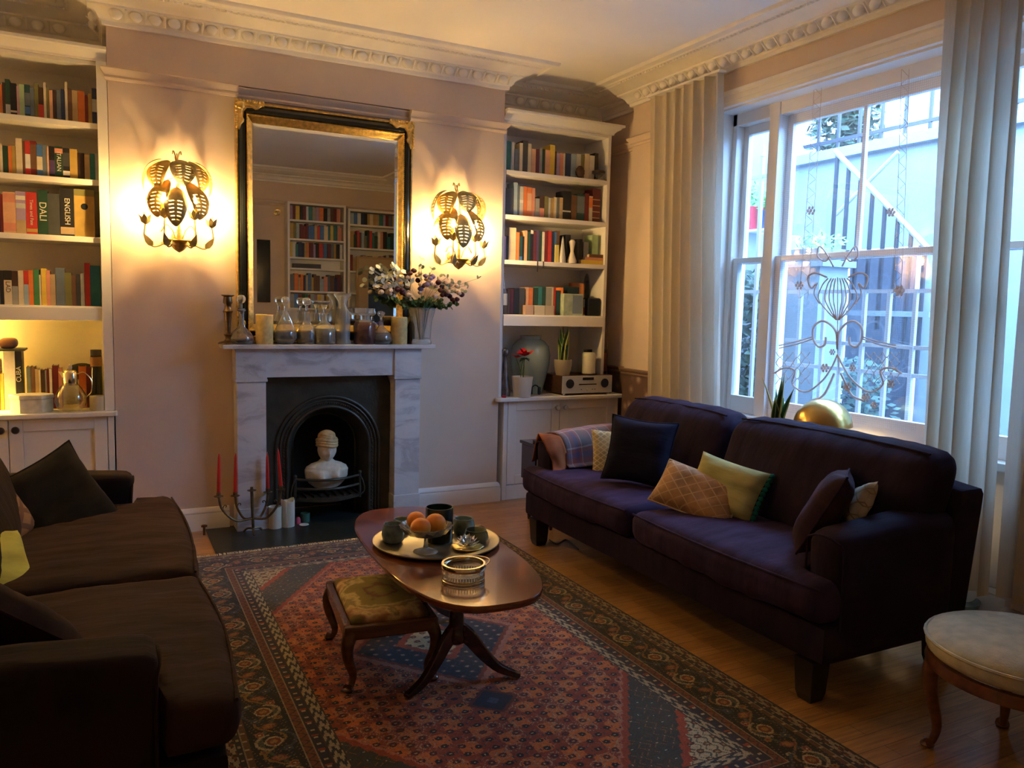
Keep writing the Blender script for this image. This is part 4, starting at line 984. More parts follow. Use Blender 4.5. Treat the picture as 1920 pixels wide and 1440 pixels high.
# ------------------------------------------------ things on the mantel shelf
clear=thin_glass('clear_glass',(.93,.96,.95),.10); cut=mat('cut_glass',(.93,.95,.93),.03,trans=.82,ior=1.48)
crystal=mat('lead_crystal',(.95,.96,.93),.02,trans=.90,ior=1.5)
frost=mat('frosted_glass',(.88,.88,.80),.28,trans=.8,ior=1.35); teal=mat('teal_glass',(.05,.16,.16),.05,trans=.7,ior=1.45)
def sc_prof(prof,rs,hs): return [(r*rs,z*hs) for r,z in prof]
def px_item(px,pw,ptop,pbase,y,z0):
    "centre x, radius and height of an upright round thing from its pixel extents at depth y"
    c=at(px,pbase,y=y); l=at(px-pw/2,pbase,y=y); r_=at(px+pw/2,pbase,y=y); tz=at(px,ptop,y=y).z
    return c.x,(r_.x-l.x)/2,tz-z0
def ring_solid(prof,th=.0025):
    "closed shell: outer profile then inner back down"
    return prof+[(max(.0005,r-th),z) for r,z in reversed(prof)]
def lathe_obj(name,prof,m,parent,loc,seg=28,cap=True,ang=50,**k):
    o=MB().lathe(prof,seg,c=(0,0,0),cap=cap,**k).build(name,m,parent,ang=ang,origin=False); 
    if loc is not None: o.location=loc
    return o
def decanter(name,label,px,pw,ptop,body,stop,y=-.125,liquid=None,lm_=None,group=None,neckring=False,m=None,pbase=642):
    x,r,h=px_item(px,pw,ptop,pbase,y,ZM); t=thing(name,label,'decanter',(x,y,ZM+.0005),group=group)
    bh=max(p[1] for p in body); 
    P=sc_prof(body,r,h); lathe_obj('body',P+[(max(.0008,q[0]-.003),max(.004,q[1]-.0005)) for q in reversed(P)],m or crystal,t,None,32,cap=False)
    lathe_obj('base_glass',[(.001,.0),(P[1][0]*.9,.0),(P[1][0]*.95,.006),(.001,.012)],cut,t,None)
    if neckring: lathe_obj('neck_ring',sc_prof([(.22,.66),(.36,.68),(.36,.70),(.22,.72)],r,h),cut,t,None,24,cap=False)
    lathe_obj('stopper',sc_prof(stop,r,h),cut,t,None,20)
    if liquid:
        z0,z1=liquid; L=[(.001,z0*h)]+[(q[0]*.93,q[1]) for q in P if z0*h<q[1]<=z1*h]
        L.append((L[-1][0],z1*h)); L.append((.001,z1*h)); lathe_obj('liquid',L,lm_,t,None,28,cap=False)
    return t
ball=[(.10,.72),(.10,.80),(.12,.82),(.28,.85),(.38,.90),(.36,.95),(.24,.99),(.001,1.0)]
drop=[(.10,.70),(.10,.78),(.16,.82),(.33,.89),(.36,.94),(.26,.985),(.001,1.0)]
fan=[(.10,.70),(.09,.78),(.16,.82),(.36,.93),(.56,.965),(.55,.99),(.3,1.0),(.001,1.0)]
brownl=mat('brown_spirit',(.10,.035,.01),.1); greenl=mat('dark_green_spirit',(.03,.075,.07),.15)
decanter('decanter','round bellied decanter with ball stopper and dark liquid beside the candlestick',453,46,553,[(.001,0),(.9,.0),(1.0,.08),(.98,.16),(.7,.26),(.32,.34),(.24,.42),(.22,.60),(.28,.72),(.30,.73)],ball,liquid=(.012,.11),lm_=brownl,neckring=True)
decanter('decanter','tapering glass decanter with a pear shaped stopper beside the ivory candle',535,44,556,[(.001,0),(.55,0),(.8,.05),(1.0,.15),(.95,.26),(.6,.46),(.33,.60),(.24,.66),(.30,.70)],drop)
decanter('decanter','cylindrical glass decanter with round stopper, second of the clear decanters',575,36,558,[(.001,0),(.95,0),(1.0,.05),(1.0,.28),(.85,.38),(.45,.45),(.38,.50),(.36,.66),(.42,.70)],[(a*1.25,b) for a,b in ball],y=-.11)
decanter('decanter','glass decanter with fan stopper and teal lower half',608,42,564,[(.001,0),(.95,0),(1.0,.06),(.98,.36),(.55,.46),(.30,.54),(.26,.64),(.30,.70)],fan,liquid=(.01,.36),lm_=teal)
x_,r_0,h_=px_item(642,28,550,642,-.11,ZM); tt=thing('glass_vase','tall frosted glass vase with flared rim between decanters on the mantel','vase',(x_,-.11,ZM+.0005))
lathe_obj('body',sc_prof([(.001,0),(1.1,0),(1.1,.05),(.95,.10),(1.0,.40),(.95,.62),(.62,.70),(.50,.76),(.55,.84),(.95,.93),(1.12,.96),(1.12,1.0),(.8,.985),(.35,.86),(.30,.2)],r_0,h_),frost,tt,None,28,flute=.03,nf=14)
x_,r_0,h_=px_item(683,40,578,642,-.12,ZM); tt=thing('glass_jar','squat purple tinted glass jar with wide clear neck on the mantel','jar',(x_,-.12,ZM+.0005))
lathe_obj('body',sc_prof([(.001,0),(.9,0),(1.0,.06),(1.0,.52),(.85,.60),(.8,.62)],r_0,h_),mat('plum_glass',(.13,.07,.07),.08,trans=.5),tt,None); lathe_obj('neck',sc_prof([(.8,.62),(.5,.68),(.5,.80),(.95,.86),(.95,1.0),(.90,1.0),(.9,.87)],r_0,h_),cut,tt,None,cap=False)
decanter('decanter','bulbous glass decanter with cut stopper beside the second ivory candle',714,40,583,[(.001,0),(.7,0),(.98,.10),(1.0,.20),(.85,.33),(.40,.46),(.24,.55),(.22,.66),(.3,.70)],drop,liquid=(.012,.12),lm_=brownl)
ivory=mat('ivory_wax',(.66,.50,.20),.6,sss=.3,var=.12,vscale=35,bump=.3,bscale=60)
for px,pw,pt,lb in ((496,33,590,'ivory pillar candle with embossed pattern beside the round decanter'),(748,29,594,'ivory pillar candle with embossed pattern beside the flower vase')):
    x,r,h=px_item(px,pw,pt,642,-.13,ZM); t=thing('pillar_candle',lb,'candle',(x,-.13,ZM+.0005),group='ivory pillar candles on the mantel')
    lathe_obj('wax',[(.001,0),(r*.97,0),(r,.004),(r*1.02,h*.5),(r,h-.003),(r*.9,h),(r*.6,h-.012),(.001,h-.015)],ivory,t,None,30)
    MB().tube([(0,0,h-.015),(.002,0,h-.003)],.0015,seg=5).build('wick',dkknob,t)
pewter=mat('old_silver',(.20,.14,.08),.3,1,var=.3,vscale=30)
def cstick():
    x,r,h=px_item(428,40,553,641,-.12,ZM); t=thing('candlestick','slender tarnished silver candlestick at the end of the mantel shelf','candlestick',(x,-.12,ZM+.0005))
    lathe_obj('stick',[(.001,0),(r,0),(r,.006),(r*.8,.014),(.4*r,.02),(.25*r,.035),(.3*r,.05),(.45*r,.06),(.22*r,.07),(.26*r,h*.45),(.38*r,h*.62),(.5*r,h*.67),(.3*r,h*.73),(.3*r,h*.8),(.45*r,h*.84),(.42*r,h*.90),(.38*r,h*.96),(.62*r,h*.985),(.62*r,h),(.3*r,h),(.3*r,h*.97),(.001,h*.9)],pewter,t,None,20)
cstick()
# dark objects behind: small dark bottle at the corner of the mirror, spectacles
x_,r_0,h_=px_item(769,15,592,642,-.07,ZM); tag(lathe_obj('bottle',sc_prof([(.001,0),(1,0),(1,.6),(.6,.75),(.35,.82),(.35,1),(.001,1)],r_0*.9,h_),mat('dark_bottle',(.03,.018,.008),.15),None,(x_,-.085,ZM+.0005)),'small dark bottle between ivory candle and flower vase','bottle')
# flower vase
def flowers():
    y=-.135; x,r,h=px_item(790,40,577,642,y,ZM); t=thing('flower_vase','cut glass vase of cream and burgundy flowers with eucalyptus on the mantel','flower vase',(x,y,ZM+.0005))
    lathe_obj('vase',sc_prof([(.001,0),(.85,0),(.88,.06),(.80,.12),(.84,.4),(.95,.7),(1.15,.92),(1.25,1.0),(1.19,1.0),(1.09,.92),(.85,.6),(.72,.14),(.001,.12)],r,h),cut,t,None,36,cap=False,flute=.03,nf=18)
    gs=mat('stem_green',(.05,.10,.03),.6); lf=mat('eucalyptus',(.20,.27,.20),.6,var=.2,vscale=20); lfd=mat('leaf_green',(.04,.10,.025),.5,var=.3,vscale=20); wh=mat('white_petal',(.62,.64,.52),.6); cr=mat('cream_rose',(.62,.47,.33),.6,var=.15,vscale=30); bu=mat('burgundy_bloom',(.075,.015,.025),.7); li=mat('lilac_bloom',(.22,.17,.33),.7)
    s=MB()
    for k in range(14):
        a=R_.uniform(0,2*PI); s.tube([(.012*math.cos(a),.012*math.sin(a),.03),(r*.7*math.cos(a),r*.5*math.sin(a),h),(r*1.8*math.cos(a),r*1.0*math.sin(a),h+.07)],.0022,seg=5)
    so=s.build('stems',gs,t)
    def P(px,py,dy=0): q=at(px,py,y=y+dy); return Vector((q.x-x,dy,q.z-ZM))
    def bloom(mb,c,rr,n=1):
        for k in range(3):
            mb.ball(c+Vector((R_.uniform(-.3,.3)*rr,R_.uniform(-.3,.3)*rr,R_.uniform(-.2,.2)*rr)),rr*(1-.2*k),seg=9,rings=6,sc=(1,1,.85),fn=lambda p:p*(1+.08*math.sin(11*math.atan2(p.y,p.x))))
    cream=[(727,535),(731,545),(716,548),(749,525),(745,532),(752,535),(748,545),(741,548),(765,520),(764,536),(781,516),(787,513),(789,533),(787,549),(806,527),(809,531),(766,548),(767,553),(816,555),(817,537),(828,545),(836,540),(840,546),(855,546),(861,550),(857,537),(834,530),(722,538),(732,551),(800,525),(845,535)]
    burg=[(733,540),(754,545),(755,549),(763,518),(769,512),(765,525),(784,525),(822,530),(828,537),(830,552),(838,552),(824,545),(848,562),(853,566),(865,552),(843,556),(858,562),(776,508),(745,542)]
    lil=[(795,535),(802,533),(789,541),(806,523),(812,519),(797,518)]
    k=0
    for lst,m,rr in ((cream,cr,.0115),(burg,bu,.013),(lil,li,.013)):
        for px,py in lst:
            c=P(px,py,R_.uniform(-.045,.03)); b=MB(); bloom(b,c,rr*R_.uniform(1.35,1.8)); b.build('bloom',m,t)
    g=MB(); g2=MB(); w=MB()
    def sprig(pts,mb,n,rr):
        C_=curve_pts(pts,n); mb.tube(C_,.0015,seg=4)
        for i,c in enumerate(C_[2:]):
            for sg in (-1,1):
                d=Vector((R_.uniform(-1,1),R_.uniform(-.6,.6),R_.uniform(-.6,1))).normalized(); e=d.orthogonal().normalized(); q=c+d*rr*.8
                mb.add([q+ (d*math.cos(a)+e*math.sin(a))*rr for a in [j*PI/3 for j in range(6)]],[(0,1,2,3,4,5)])
    o=Vector((0,0,h))
    for tip in [(838,520),(858,530),(878,535),(897,522),(850,528),(810,505),(790,485),(785,500),(870,545),(830,515)]: sprig([o,(o+P(*tip))/2+Vector((0,0,.03)),P(*tip,-.02)],g,4,.016)
    for tip in [(730,560),(745,570),(760,575),(790,560),(800,570),(815,570),(830,565),(845,575),(738,562),(775,565),(855,570),(810,560),(795,575),(780,572),(825,572)]: sprig([o,(o+P(*tip))/2,P(*tip,-.03)],g2,9,.017)
    for tip in [(694,502),(700,508),(705,498),(708,520),(715,528),(722,520),(740,498),(733,500),(750,507),(760,510),(703,535),(745,515)]: sprig([o,(o+P(*tip))/2+Vector((0,0,.02)),P(*tip,-.02)],w,3,.020)
    g.build('eucalyptus_sprigs',lf,t,smooth=False); g2.build('foliage',lfd,t,smooth=False); w.build('white_blossom_sprigs',wh,t,smooth=False)
flowers()
# ------------------------------------------------ things on the hearth
ironb=mat('bronzed_iron',(.16,.11,.05),.42,.8,var=.3,vscale=25); redw=mat('red_wax',(.55,.03,.02),.4,sss=.15)
def candelabrum():
    b0=at(475,1000,z=.01); y=b0.y; t=thing('candelabrum','bronzed iron five-arm candelabrum with four red tapers on the hearth','candelabrum',(b0.x,y,.0098)); X=b0.x
    def P(px,py,dy=0): q=at(px,py,y=y+dy); return Vector((q.x-X,dy,q.z-.0098))
    top=P(472,921); hub=P(473,972); bot=P(475,1000)
    s=MB(); s.tube([Vector((0,0,.03)),top],.0095,seg=8); s.lathe([(.001,0),(.006,0),(.0095,.004),(.0095,.028),(.001,.03)],12,c=tuple(top)); s.build('stem',ironb,t)
    MB().lathe([(.002,0),(.028,.004),(.029,.007),(.002,.004)],20,c=tuple(top)).build('drip_pan',ironb,t)
    f=MB()
    for a in (0.4,2.5,4.6): f.tube(curve_pts([(0,0,.03),(.02*math.cos(a),.02*math.sin(a),.034),(.045*math.cos(a),.045*math.sin(a),.028),(.068*math.cos(a),.068*math.sin(a),.007)],8),.0075,seg=6)
    f.build('feet',ironb,t)
    for (px,py,dy,cpx,cpt,cb) in ((410,931,-.03,411,849,926),(441,930,.05,442,849,922),(502,923,.05,501,849,915),(527,918,-.03,521,841,912)):
        e=P(px,py,dy); a=MB(); C_=curve_pts([hub+Vector((0,0,0)),hub*.45+Vector((e.x*.5,e.y*.5,(hub.z*.55)-.0)),Vector((e.x*.9,e.y*.9,e.z*.55+hub.z*.35)),e],14); a.tube(C_,.0078,seg=8)
        m=C_[9]; d=1 if e.x>0 else -1
        a.tube(curve_pts([m,m+Vector((-d*.002,0,.02)),m+Vector((-d*.012,0,.032)),m+Vector((-d*.022,0,.026)),m+Vector((-d*.016,0,.018))],10),.0034,seg=5)
        a.lathe([(.001,0),(.008,.001),(.0135,.004),(.0135,.026),(.012,.026),(.001,.020)],12,c=tuple(e)); arm=a.build('arm',ironb,t)
        MB().lathe([(.002,-.004),(.028,.0),(.029,.003),(.002,.001)],20,c=tuple(e)).build('drip_pan',ironb,arm)
        tp=P(cpx,cpt,dy); base=e+Vector((0,0,.008)); tc_=thing('taper_candle','','candle')if False else None
        ax=(tp-base); L=ax.length; rot=Vector((0,0,1)).rotation_difference(ax).to_matrix().to_4x4(); 
        cm=MB().lathe([(.001,0),(.0118,0),(.0122,.01),(.0108,L*.5),(.0078,L*.88),(.003,L-.004),(.001,L-.003)],14); 
        o=cm.build('taper_candle',redw,None,origin=False); o.matrix_world=Matrix.Translation(Vector(t.location)+base)@rot
        lab={411:'red taper candle on the outermost arm beside the wall',442:'red taper candle before the marble jamb edge, second from wall',501:'red taper candle standing before the jamb and grate border',521:'tilted red taper candle in front of the dark grate'}[cpx]
        tag(o,lab,'candle',group='red tapers in the candelabrum')
        MB().tube([(0,0,L-.004),(.001,0,L+.006)],.001,seg=5).build('wick',mat('wick',(.7,.6,.4),.8),o)
candelabrum()
whw=mat('white_wax',(.66,.62,.50),.55,sss=.3)
def pillar(label,px,pw,pt,pb,m=whw,lean=0,melt=0,grp=None):
    b=at(px,pb,z=.01); y=b.y; r=(at(px+pw/2,pb,y=y).x-at(px-pw/2,pb,y=y).x)/2; h=at(px,pt,y=y).z-.01
    t=thing('pillar_candle',label,'candle',(b.x,y+r*.6,.0098),group=grp)
    o=MB().grid(lambda u,v:( (lambda q,rr:(rr*math.cos(u*2*PI),rr*math.sin(u*2*PI),q))( [0,0,h,h+melt*.012*math.sin(u*2*PI*2+1)+melt*.008,h*.94,h*.9][round(v*5)], [.001,r,r*(1+.02*math.sin(u*9)),r*.93,r*.75,.001][round(v*5)])),26,5,cu=True,caps=True).build('wax',m,t)
    MB().tube([(0,0,h*.9),(.001,0,h*.97)],.0012,seg=5).build('wick',dkknob,t); return t
pillar('shorter thick white pillar candle by the fireplace jamb',517,25,951,991,grp='white pillar candles on the hearth')
pillar('taller melted white pillar candle beside the grate',541,26,941,988,melt=1,grp='white pillar candles on the hearth')
tag(lathe_obj('candle_jar',[(.001,0),(.030,0),(.031,.06),(.028,.062),(.026,.01),(.001,.01)],mat('green_ceramic',(.06,.16,.11),.4),None,(at(574,980,z=.01).x,at(574,980,z=.01).y+.03,.0098)),'small green candle pot on the hearth','candle pot')
q=at(560,983,z=.01); tag(lathe_obj('candle_stub',[(.001,0),(.018,0),(.016,.03),(.010,.045),(.001,.046)],mat('pink_wax',(.55,.08,.14),.5,sss=.2),None,(q.x,q.y+.02,.0098)),'pink melted candle stub beside the green pot','candle stub')
q=at(566,984,z=.01); tag(lathe_obj('saucer',[(.001,0),(.02,0),(.032,.006),(.031,.008),(.001,.003)],mat('white_china',(.7,.68,.6),.3),None,(q.x+.01,q.y-.02,.0098)),'tiny white saucer on the hearth before the grate','saucer')
q=at(716,950,z=.01); t_=thing('glass_bowl','small glass bowl on a red stand at the corner of the hearth','bowl',(q.x,q.y+.02,.0098)); lathe_obj('stand',[(.001,0),(.05,0),(.05,.035),(.001,.035)],mat('red_lacquer',(.30,.02,.015),.4),t_,None); lathe_obj('bowl',[(.001,.036),(.03,.038),(.05,.06),(.054,.075),(.05,.075),(.03,.045),(.001,.042)],cut,t_,None,flute=.04,nf=14)
# radiator valve by the skirting
q=at(383,1003,z=.0); t_=thing('radiator_valve','small brass pipe valve on the floor by the skirting','valve',(q.x,q.y,0)); lathe_obj('pipe',[(.001,0),(.008,0),(.008,.05),(.014,.052),(.014,.066),(.001,.068)],mat('dull_brass',(.16,.10,.05),.4,.9),t_,None,14); MB().tube([(-.018,0,.058),(.018,0,.058)],.007,seg=8).build('union',mat('dull_brass'),t_)
# ------------------------------------------------ things on the coffee table
ZT=.4805
def tz(px,py,z=ZT): return at(px,py,z=z)
tray_m=mat('pewter_tray',(.36,.33,.23),.38,.85,var=.12,vscale=8)
tc_=Vector((1.212,-2.315,ZT)); tr=.272
tr_o=tag(lathe_obj('serving_tray',[(.001,.003),(tr*.80,.003),(tr*.82,.006),(tr*.86,.014),(tr*.98,.016),(tr,.019),(tr*1.0,.014),(tr*.87,.010),(tr*.80,0),(.001,0)],tray_m,None,tuple(tc_),64),'large round pewter tray holding cups and fruit on the coffee table','tray')
ZTR=ZT+.0036
cel=mat('celadon_glaze',(.24,.31,.26),.18,var=.5,vscale=14,coat=.6); celd=mat('dark_green_glaze',(.012,.030,.028),.2,coat=.5)
def cup(label,px,pb,pw,ptop,m=cel,tall=False,name='ceramic_cup',dy=0):
    b=tz(px,pb,ZTR); dd=(at(px+pw/2,pb,y=b.y).x-at(px-pw/2,pb,y=b.y).x)/2/1.04; y=b.y+dd*.6; h=at(px,ptop,y=y).z-ZTR
    h=max(h,.03); pr_=[(.001,0),(.72,0),(.95,.15),(1.0,.45),(.92,.75),(.80,.95),(.82,1.0),(.76,1.0),(.74,.94),(.84,.7),(.9,.45),(.8,.14),(.001,.10)] if not tall else [(.001,0),(.95,0),(1,.05),(1,.97),(.98,1),(.93,1),(.92,.1),(.001,.08)]
    o=lathe_obj(name,sc_prof(pr_,dd,h),m,None,(b.x,y,ZTR+.0003),28); return tag(o,label,'cup')
cup('small mottled green ceramic cup at the tray edge nearest the footstool',741,1020,43,981)
cup('small dull green cup half hidden behind the glass comport',757,1000,36,972)
cup('green ceramic cup with dark rim beside the tall dark beaker',874,1004,42,971)
cup('round mottled glass cup behind the glass lotus',898,1022,46,992,m=mat('smoky_glass',(.25,.28,.2),.08,trans=.6,ior=1.45))
cup('tall dark green ceramic beaker behind the fruit',829,1018,50,950,m=celd,tall=True,name='ceramic_beaker')
def comport():
    b=tz(803,1038,ZTR); y=b.y+.03; X=b.x; h=at(812,985,y=y).z-ZTR; h=.112
    t=thing('glass_comport','cut glass comport on a flared foot holding three orange fruits','comport',(X,y,ZTR+.0003)); 
    lathe_obj('foot',[(.001,0),(.052,0),(.05,.004),(.03,.010),(.012,.016),(.008,.03),(.008,.058),(.02,.064),(.001,.066)],cut,t,None,36,flute=.03,nf=18)
    lathe_obj('dish',[(.001,.060),(.03,.062),(.085,.082),(.110,h),(.107,h+.002),(.082,.088),(.03,.069),(.001,.067)],cut,t,None,48,cap=False,flute=.035,nf=16)
    org_=mat('apricot_skin',(.85,.38,.05),.45,c2=(.78,.22,.03),vscale=9,sss=.1,bump=.05,bscale=200)
    for k,(px,py,dy,r,lab) in enumerate(((790,975,.035,.040,'orange fruit at the back of the comport, partly hidden'),(786,993,-.035,.042,'round yellow-orange fruit nearest the footstool in the comport'),(823,988,-.01,.044,'reddish orange fruit facing the purple sofa in the comport'))):
        z=ZTR+.075+r*.95; p=(X+(-.030,-.036,.038)[k],y+(.036,-.034,-.008)[k],z+(.012,0,0)[k])
        o=MB().ball((0,0,0),r,seg=26,rings=16,sc=(1,1,.93),fn=lambda q:q*(1-.05*math.exp(-((q.x-.2*r)/(r*.12))**2)*(1 if q.y<0 else 0))).build('fruit',org_,None,origin=False); o.location=p; tag(o,lab,'fruit',group='orange fruits in the comport')
comport()
def lotus():
    b=tz(884,1034,ZTR); y=b.y+.045; t=thing('lotus_ornament','clear crystal lotus candle holder on a gold petal base, on the tray','ornament',(b.x,y,ZTR+.0003))
    g=MB(); n=40; v=[]
    for i in range(n*1): a=i/n*2*PI; r=.062*(1+.13*abs(math.sin(a*4))); v.append((r*math.cos(a),r*math.sin(a),.012))
    v+= [(p[0]*.6,p[1]*.6,.001) for p in v]; v.append((0,0,.004))
    g.add(v,[(i,(i+1)%n,n+(i+1)%n,n+i) for i in range(n)]+[(n+i,n+(i+1)%n,2*n) for i in range(n)]); o=g.build('gold_petal_base',mat('pale_gold',(.75,.62,.28),.3,.8),t)
    s=o.modifiers.new('t','SOLIDIFY'); s.thickness=.003
    cr_=mat('crystal',(.97,.97,.95),.03,trans=.85,ior=1.5)
    for ring,(n_,r0,tilt,L,z0) in enumerate(((9,.018,1.15,.042,.012),(8,.014,.75,.040,.020),(6,.008,.35,.034,.028))):
        for k in range(n_):
            a=k/n_*2*PI+ring*.35; T=RT((0,0,z0),rz=a)@RT((r0,0,0),ry=tilt); p=MB(); v=[(0,-.003,0),(0,.003,0),(.003,0,0),(0,-.013,L*.5),(0,.013,L*.5),(.006,0,L*.5),(-.003,0,L*.5),(.002,0,L)]
            p.add(v,[(0,3,5,2),(2,5,4,1),(3,7,5),(5,7,4),(0,1,6),(0,6,3),(1,4,6),(3,6,7),(6,4,7),(0,2,1)],T=None) if False else p.add([T@Vector(x) for x in v],[(0,3,5,2),(2,5,4,1),(3,7,5),(5,7,4),(0,1,6),(0,6,3),(1,4,6),(3,6,7),(6,4,7),(0,2,1)])
            p.build('petal',cr_,t,smooth=False)
lotus()
def coasters():
    b=tz(884,1098); y=b.y+.075; t=thing('coaster_dish','glass and pierced silver bottle coaster on the polished table','dish',(b.x,y,ZT+.0003)); r=.078; sil=mat('silver_plate',(.78,.70,.50),.18,1)
    lathe_obj('glass_bowl',[(.001,.002),(r*.9,.002),(r*.97,.01),(r,.045),(r*.97,.045),(r*.94,.012),(.001,.008)],clear,t,None,48,cap=False)
    lathe_obj('rim',[(r-.003,.046),(r+.006,.046),(r+.008,.054),(r+.004,.064),(r-.004,.064),(r-.006,.056),(r-.003,.046)],sil,t,None,56,cap=False)
    lathe_obj('wire_rim',[(r*1.02,.0),(r*1.04,.003),(r*1.02,.006),(r*1.0,.003),(r*1.02,.0)],sil,t,None,56,cap=False)
    g=MB()
    for k in range(46): a=k/46*2*PI; g.tube([(r*1.005*math.cos(a),r*1.005*math.sin(a),.012),(r*1.005*math.cos(a),r*1.005*math.sin(a),.028)],.0022,seg=5)
    g.lathe([(r*1.0,.010),(r*1.03,.010),(r*1.03,.014),(r*1.0,.014),(r*1.0,.010)],48,cap=False); gg=g.build('pierced_gallery',sil,t)
    MB().tube([(.022+(r+.006)*math.cos(a/40*2*PI),(r*.9)*math.sin(a/40*2*PI)+.012,.056+.006*math.cos(a/40*2*PI)) for a in range(40)],.003,seg=6,close=True).build('swing_handle',sil,t)
    for s in (-1,1): MB().ball((s*r*1.0,-.01,.012),.006,seg=8,rings=6).build('bead_foot',sil,t)
coasters()
# ------------------------------------------------ books
CN={'black':(.016,.015,.016),'white':(.68,.66,.60),'cream':(.62,.54,.38),'tan':(.44,.32,.17),'brown':(.14,.07,.035),'dark brown':(.055,.028,.018),'red':(.48,.04,.03),'dark red':(.17,.02,.02),'maroon':(.12,.022,.03),'orange':(.68,.19,.04),'salmon':(.62,.26,.17),'peach':(.66,.38,.22),'yellow':(.70,.50,.07),'olive':(.17,.16,.05),'green':(.06,.22,.08),'dark green':(.02,.06,.035),'pale green':(.36,.50,.28),'teal':(.03,.18,.19),'dark teal':(.015,.06,.065),'blue':(.06,.16,.40),'pale blue':(.32,.42,.50),'navy':(.025,.04,.11),'slate':(.13,.16,.19),'grey':(.30,.30,.28),'pale grey':(.50,.51,.48),'lilac':(.38,.28,.45),'pink':(.55,.30,.36),'purple':(.09,.05,.13),'gold':(.42,.28,.07),'dark grey':(.06,.062,.06)}
pagem=mat('page_block',(.58,.50,.36),.9)
BM={}
def cover(n):
    if n not in BM: BM[n]=mat('cover_'+n.replace(' ','_'),CN[n],.48,var=.08,vscale=20)
    return BM[n]
letm=mat('spine_lettering_cream',(.70,.66,.52),.5); letk=mat('spine_lettering_black',(.02,.02,.02),.5)
def text_obj(s,size,m,parent,loc,rot,ext=.0004,sx=1):
    c=bpy.data.curves.new('lettering','FONT'); c.body=s; c.size=size; c.extrude=ext; c.align_x='CENTER'; c.align_y='CENTER'
    tmp=bpy.data.objects.new('tmp',c); COL.objects.link(tmp); dg=bpy.context.evaluated_depsgraph_get(); me=bpy.data.meshes.new_from_object(tmp.evaluated_get(dg)); bpy.data.objects.remove(tmp); o=bpy.data.objects.new('lettering',me); COL.objects.link(o); me.materials.clear(); me.materials.append(m); o.parent=parent; o.location=loc; o.rotation_euler=rot; o.scale=(sx,1,1); return o
BK=[]
def book(x0,x1,h,z,y,dep,colr,lean=0,bands=None,title=None,tcol=None,tsize=None,my=None,shadow=None,face=-1):
    "upright book; spine at y facing the room (face=-1 looks to -y)"
    w=x1-x0; t=bpy.data.objects.new('book',None); COL.objects.link(t); t.location=((x0+x1)/2,y,z+.0004); t.rotation_euler=(0,lean,0); t['_o']=tuple(t.location)
    if lean: # keep the lower corner on the shelf
        t.location.z+=abs(math.sin(lean))*w/2
    s=1 if face<0 else -1
    c=MB(); e=.0025; c.box(-w/2,w/2,0,s*e,0,h); c.box(-w/2,-w/2+e,s*e,s*dep,0,h); c.box(w/2-e,w/2,s*e,s*dep,0,h)
    mats=[cover(colr)]; 
    if bands:
        for (a,b_,bc) in bands:
            if cover(bc) not in mats: mats.append(cover(bc))
            c.box(-w/2-.0001,w/2+.0001,-s*.0006,0,h*a,h*b_,mats.index(cover(bc)))
    co=c.build('cover',mats,t,smooth=False)
    if w>2*e+.002: MB().box(-w/2+e,w/2-e,s*(e+.0005),s*(dep-.004),.003,h-.004).build('pages',pagem,t,smooth=False)
    if title: text_obj(title,tsize or w*.62,letk if tcol=='k' else letm,t,(0,-.0011*s,h*(.60 if shadow else .52)),(PI/2,-PI/2 if shadow else PI/2,0))
    BK.append((t,colr,w,h)); return t
def row(specs,y0,sc_,x0_,z,yp,where,group,bl=0,nm='book'):
    """specs: (zoom x0, zoom x1, zoom top, colour[, opts]) measured on a shelf row at depth yp"""
    items=[]; prev=None
    for sp_ in specs:
        a,b_,tp,c=sp_[:4]; o=sp_[4] if len(sp_)>4 else {}
        yy=o.get('y',yp)
        pa,pb=x0_+a/sc_,x0_+b_/sc_; ty=y0+tp/sc_
        xa=at(pa,ty+30,y=yy).x; xb=at(pb,ty+30,y=yy).x; h=at((pa+pb)/2,ty,y=yy).z-z
        if prev is not None and yy==yp and xa<prev: xa=prev+.0004
        if xb-xa<.006: xb=xa+.006
        h=max(.08,min(h,o.get('hmax',.36)))
        if yy==yp: prev=xb+.0004
        dep=o.get('dep',min(.17,.10+.25*(h-.15)) if h>.15 else .11)
        t=book(xa,xb,h,z,yy,dep,c,o.get('lean',0),o.get('b'),o.get('t'),o.get('tc'),o.get('ts'),None,o.get('up'))
        items.append((t,c,h,xb-xa,o))
    for i,(t,c,h,w,o) in enumerate(items):
        l=items[i-1][1] if i else None; r=items[i+1][1] if i<len(items)-1 else None
        if o.get('label'): lab=o['label']
        elif l and r: lab=f"{c} book between {l} and {r} ones, {where}"
        else: lab=f"{c} book at the {'start' if not l else 'end'} of the row, {where}"
        base=lab; k=0
        alts=['thin ','tall ','small ','slender ','narrow ','upright ','plain ','worn ']
        adj=('thin ' if w<.02 else 'thick ' if w>.04 else 'tall ' if h>.24 else 'short ' if h<.18 else '')
        if lab in LABELS: lab=adj+base
        while lab in LABELS: 
            r2=items[i+2][1] if i<len(items)-2 else 'shelf end'; l2=items[i-2][1] if i>1 else 'shelf end'
            lab=[f"{c} book, {l2} and {l} before it, {r} after, {where}",f"{c} book, {l} before it, {r} and {r2} after, {where}",f"{adj}{c} book after {l2} and {l}, {where}"][k%3]; k+=1
            if k>5: lab=f"{c} book number {i+1} from the chimney breast, {where}"; break
        tag(t,lab,'book',group)
L_=lambda s:s
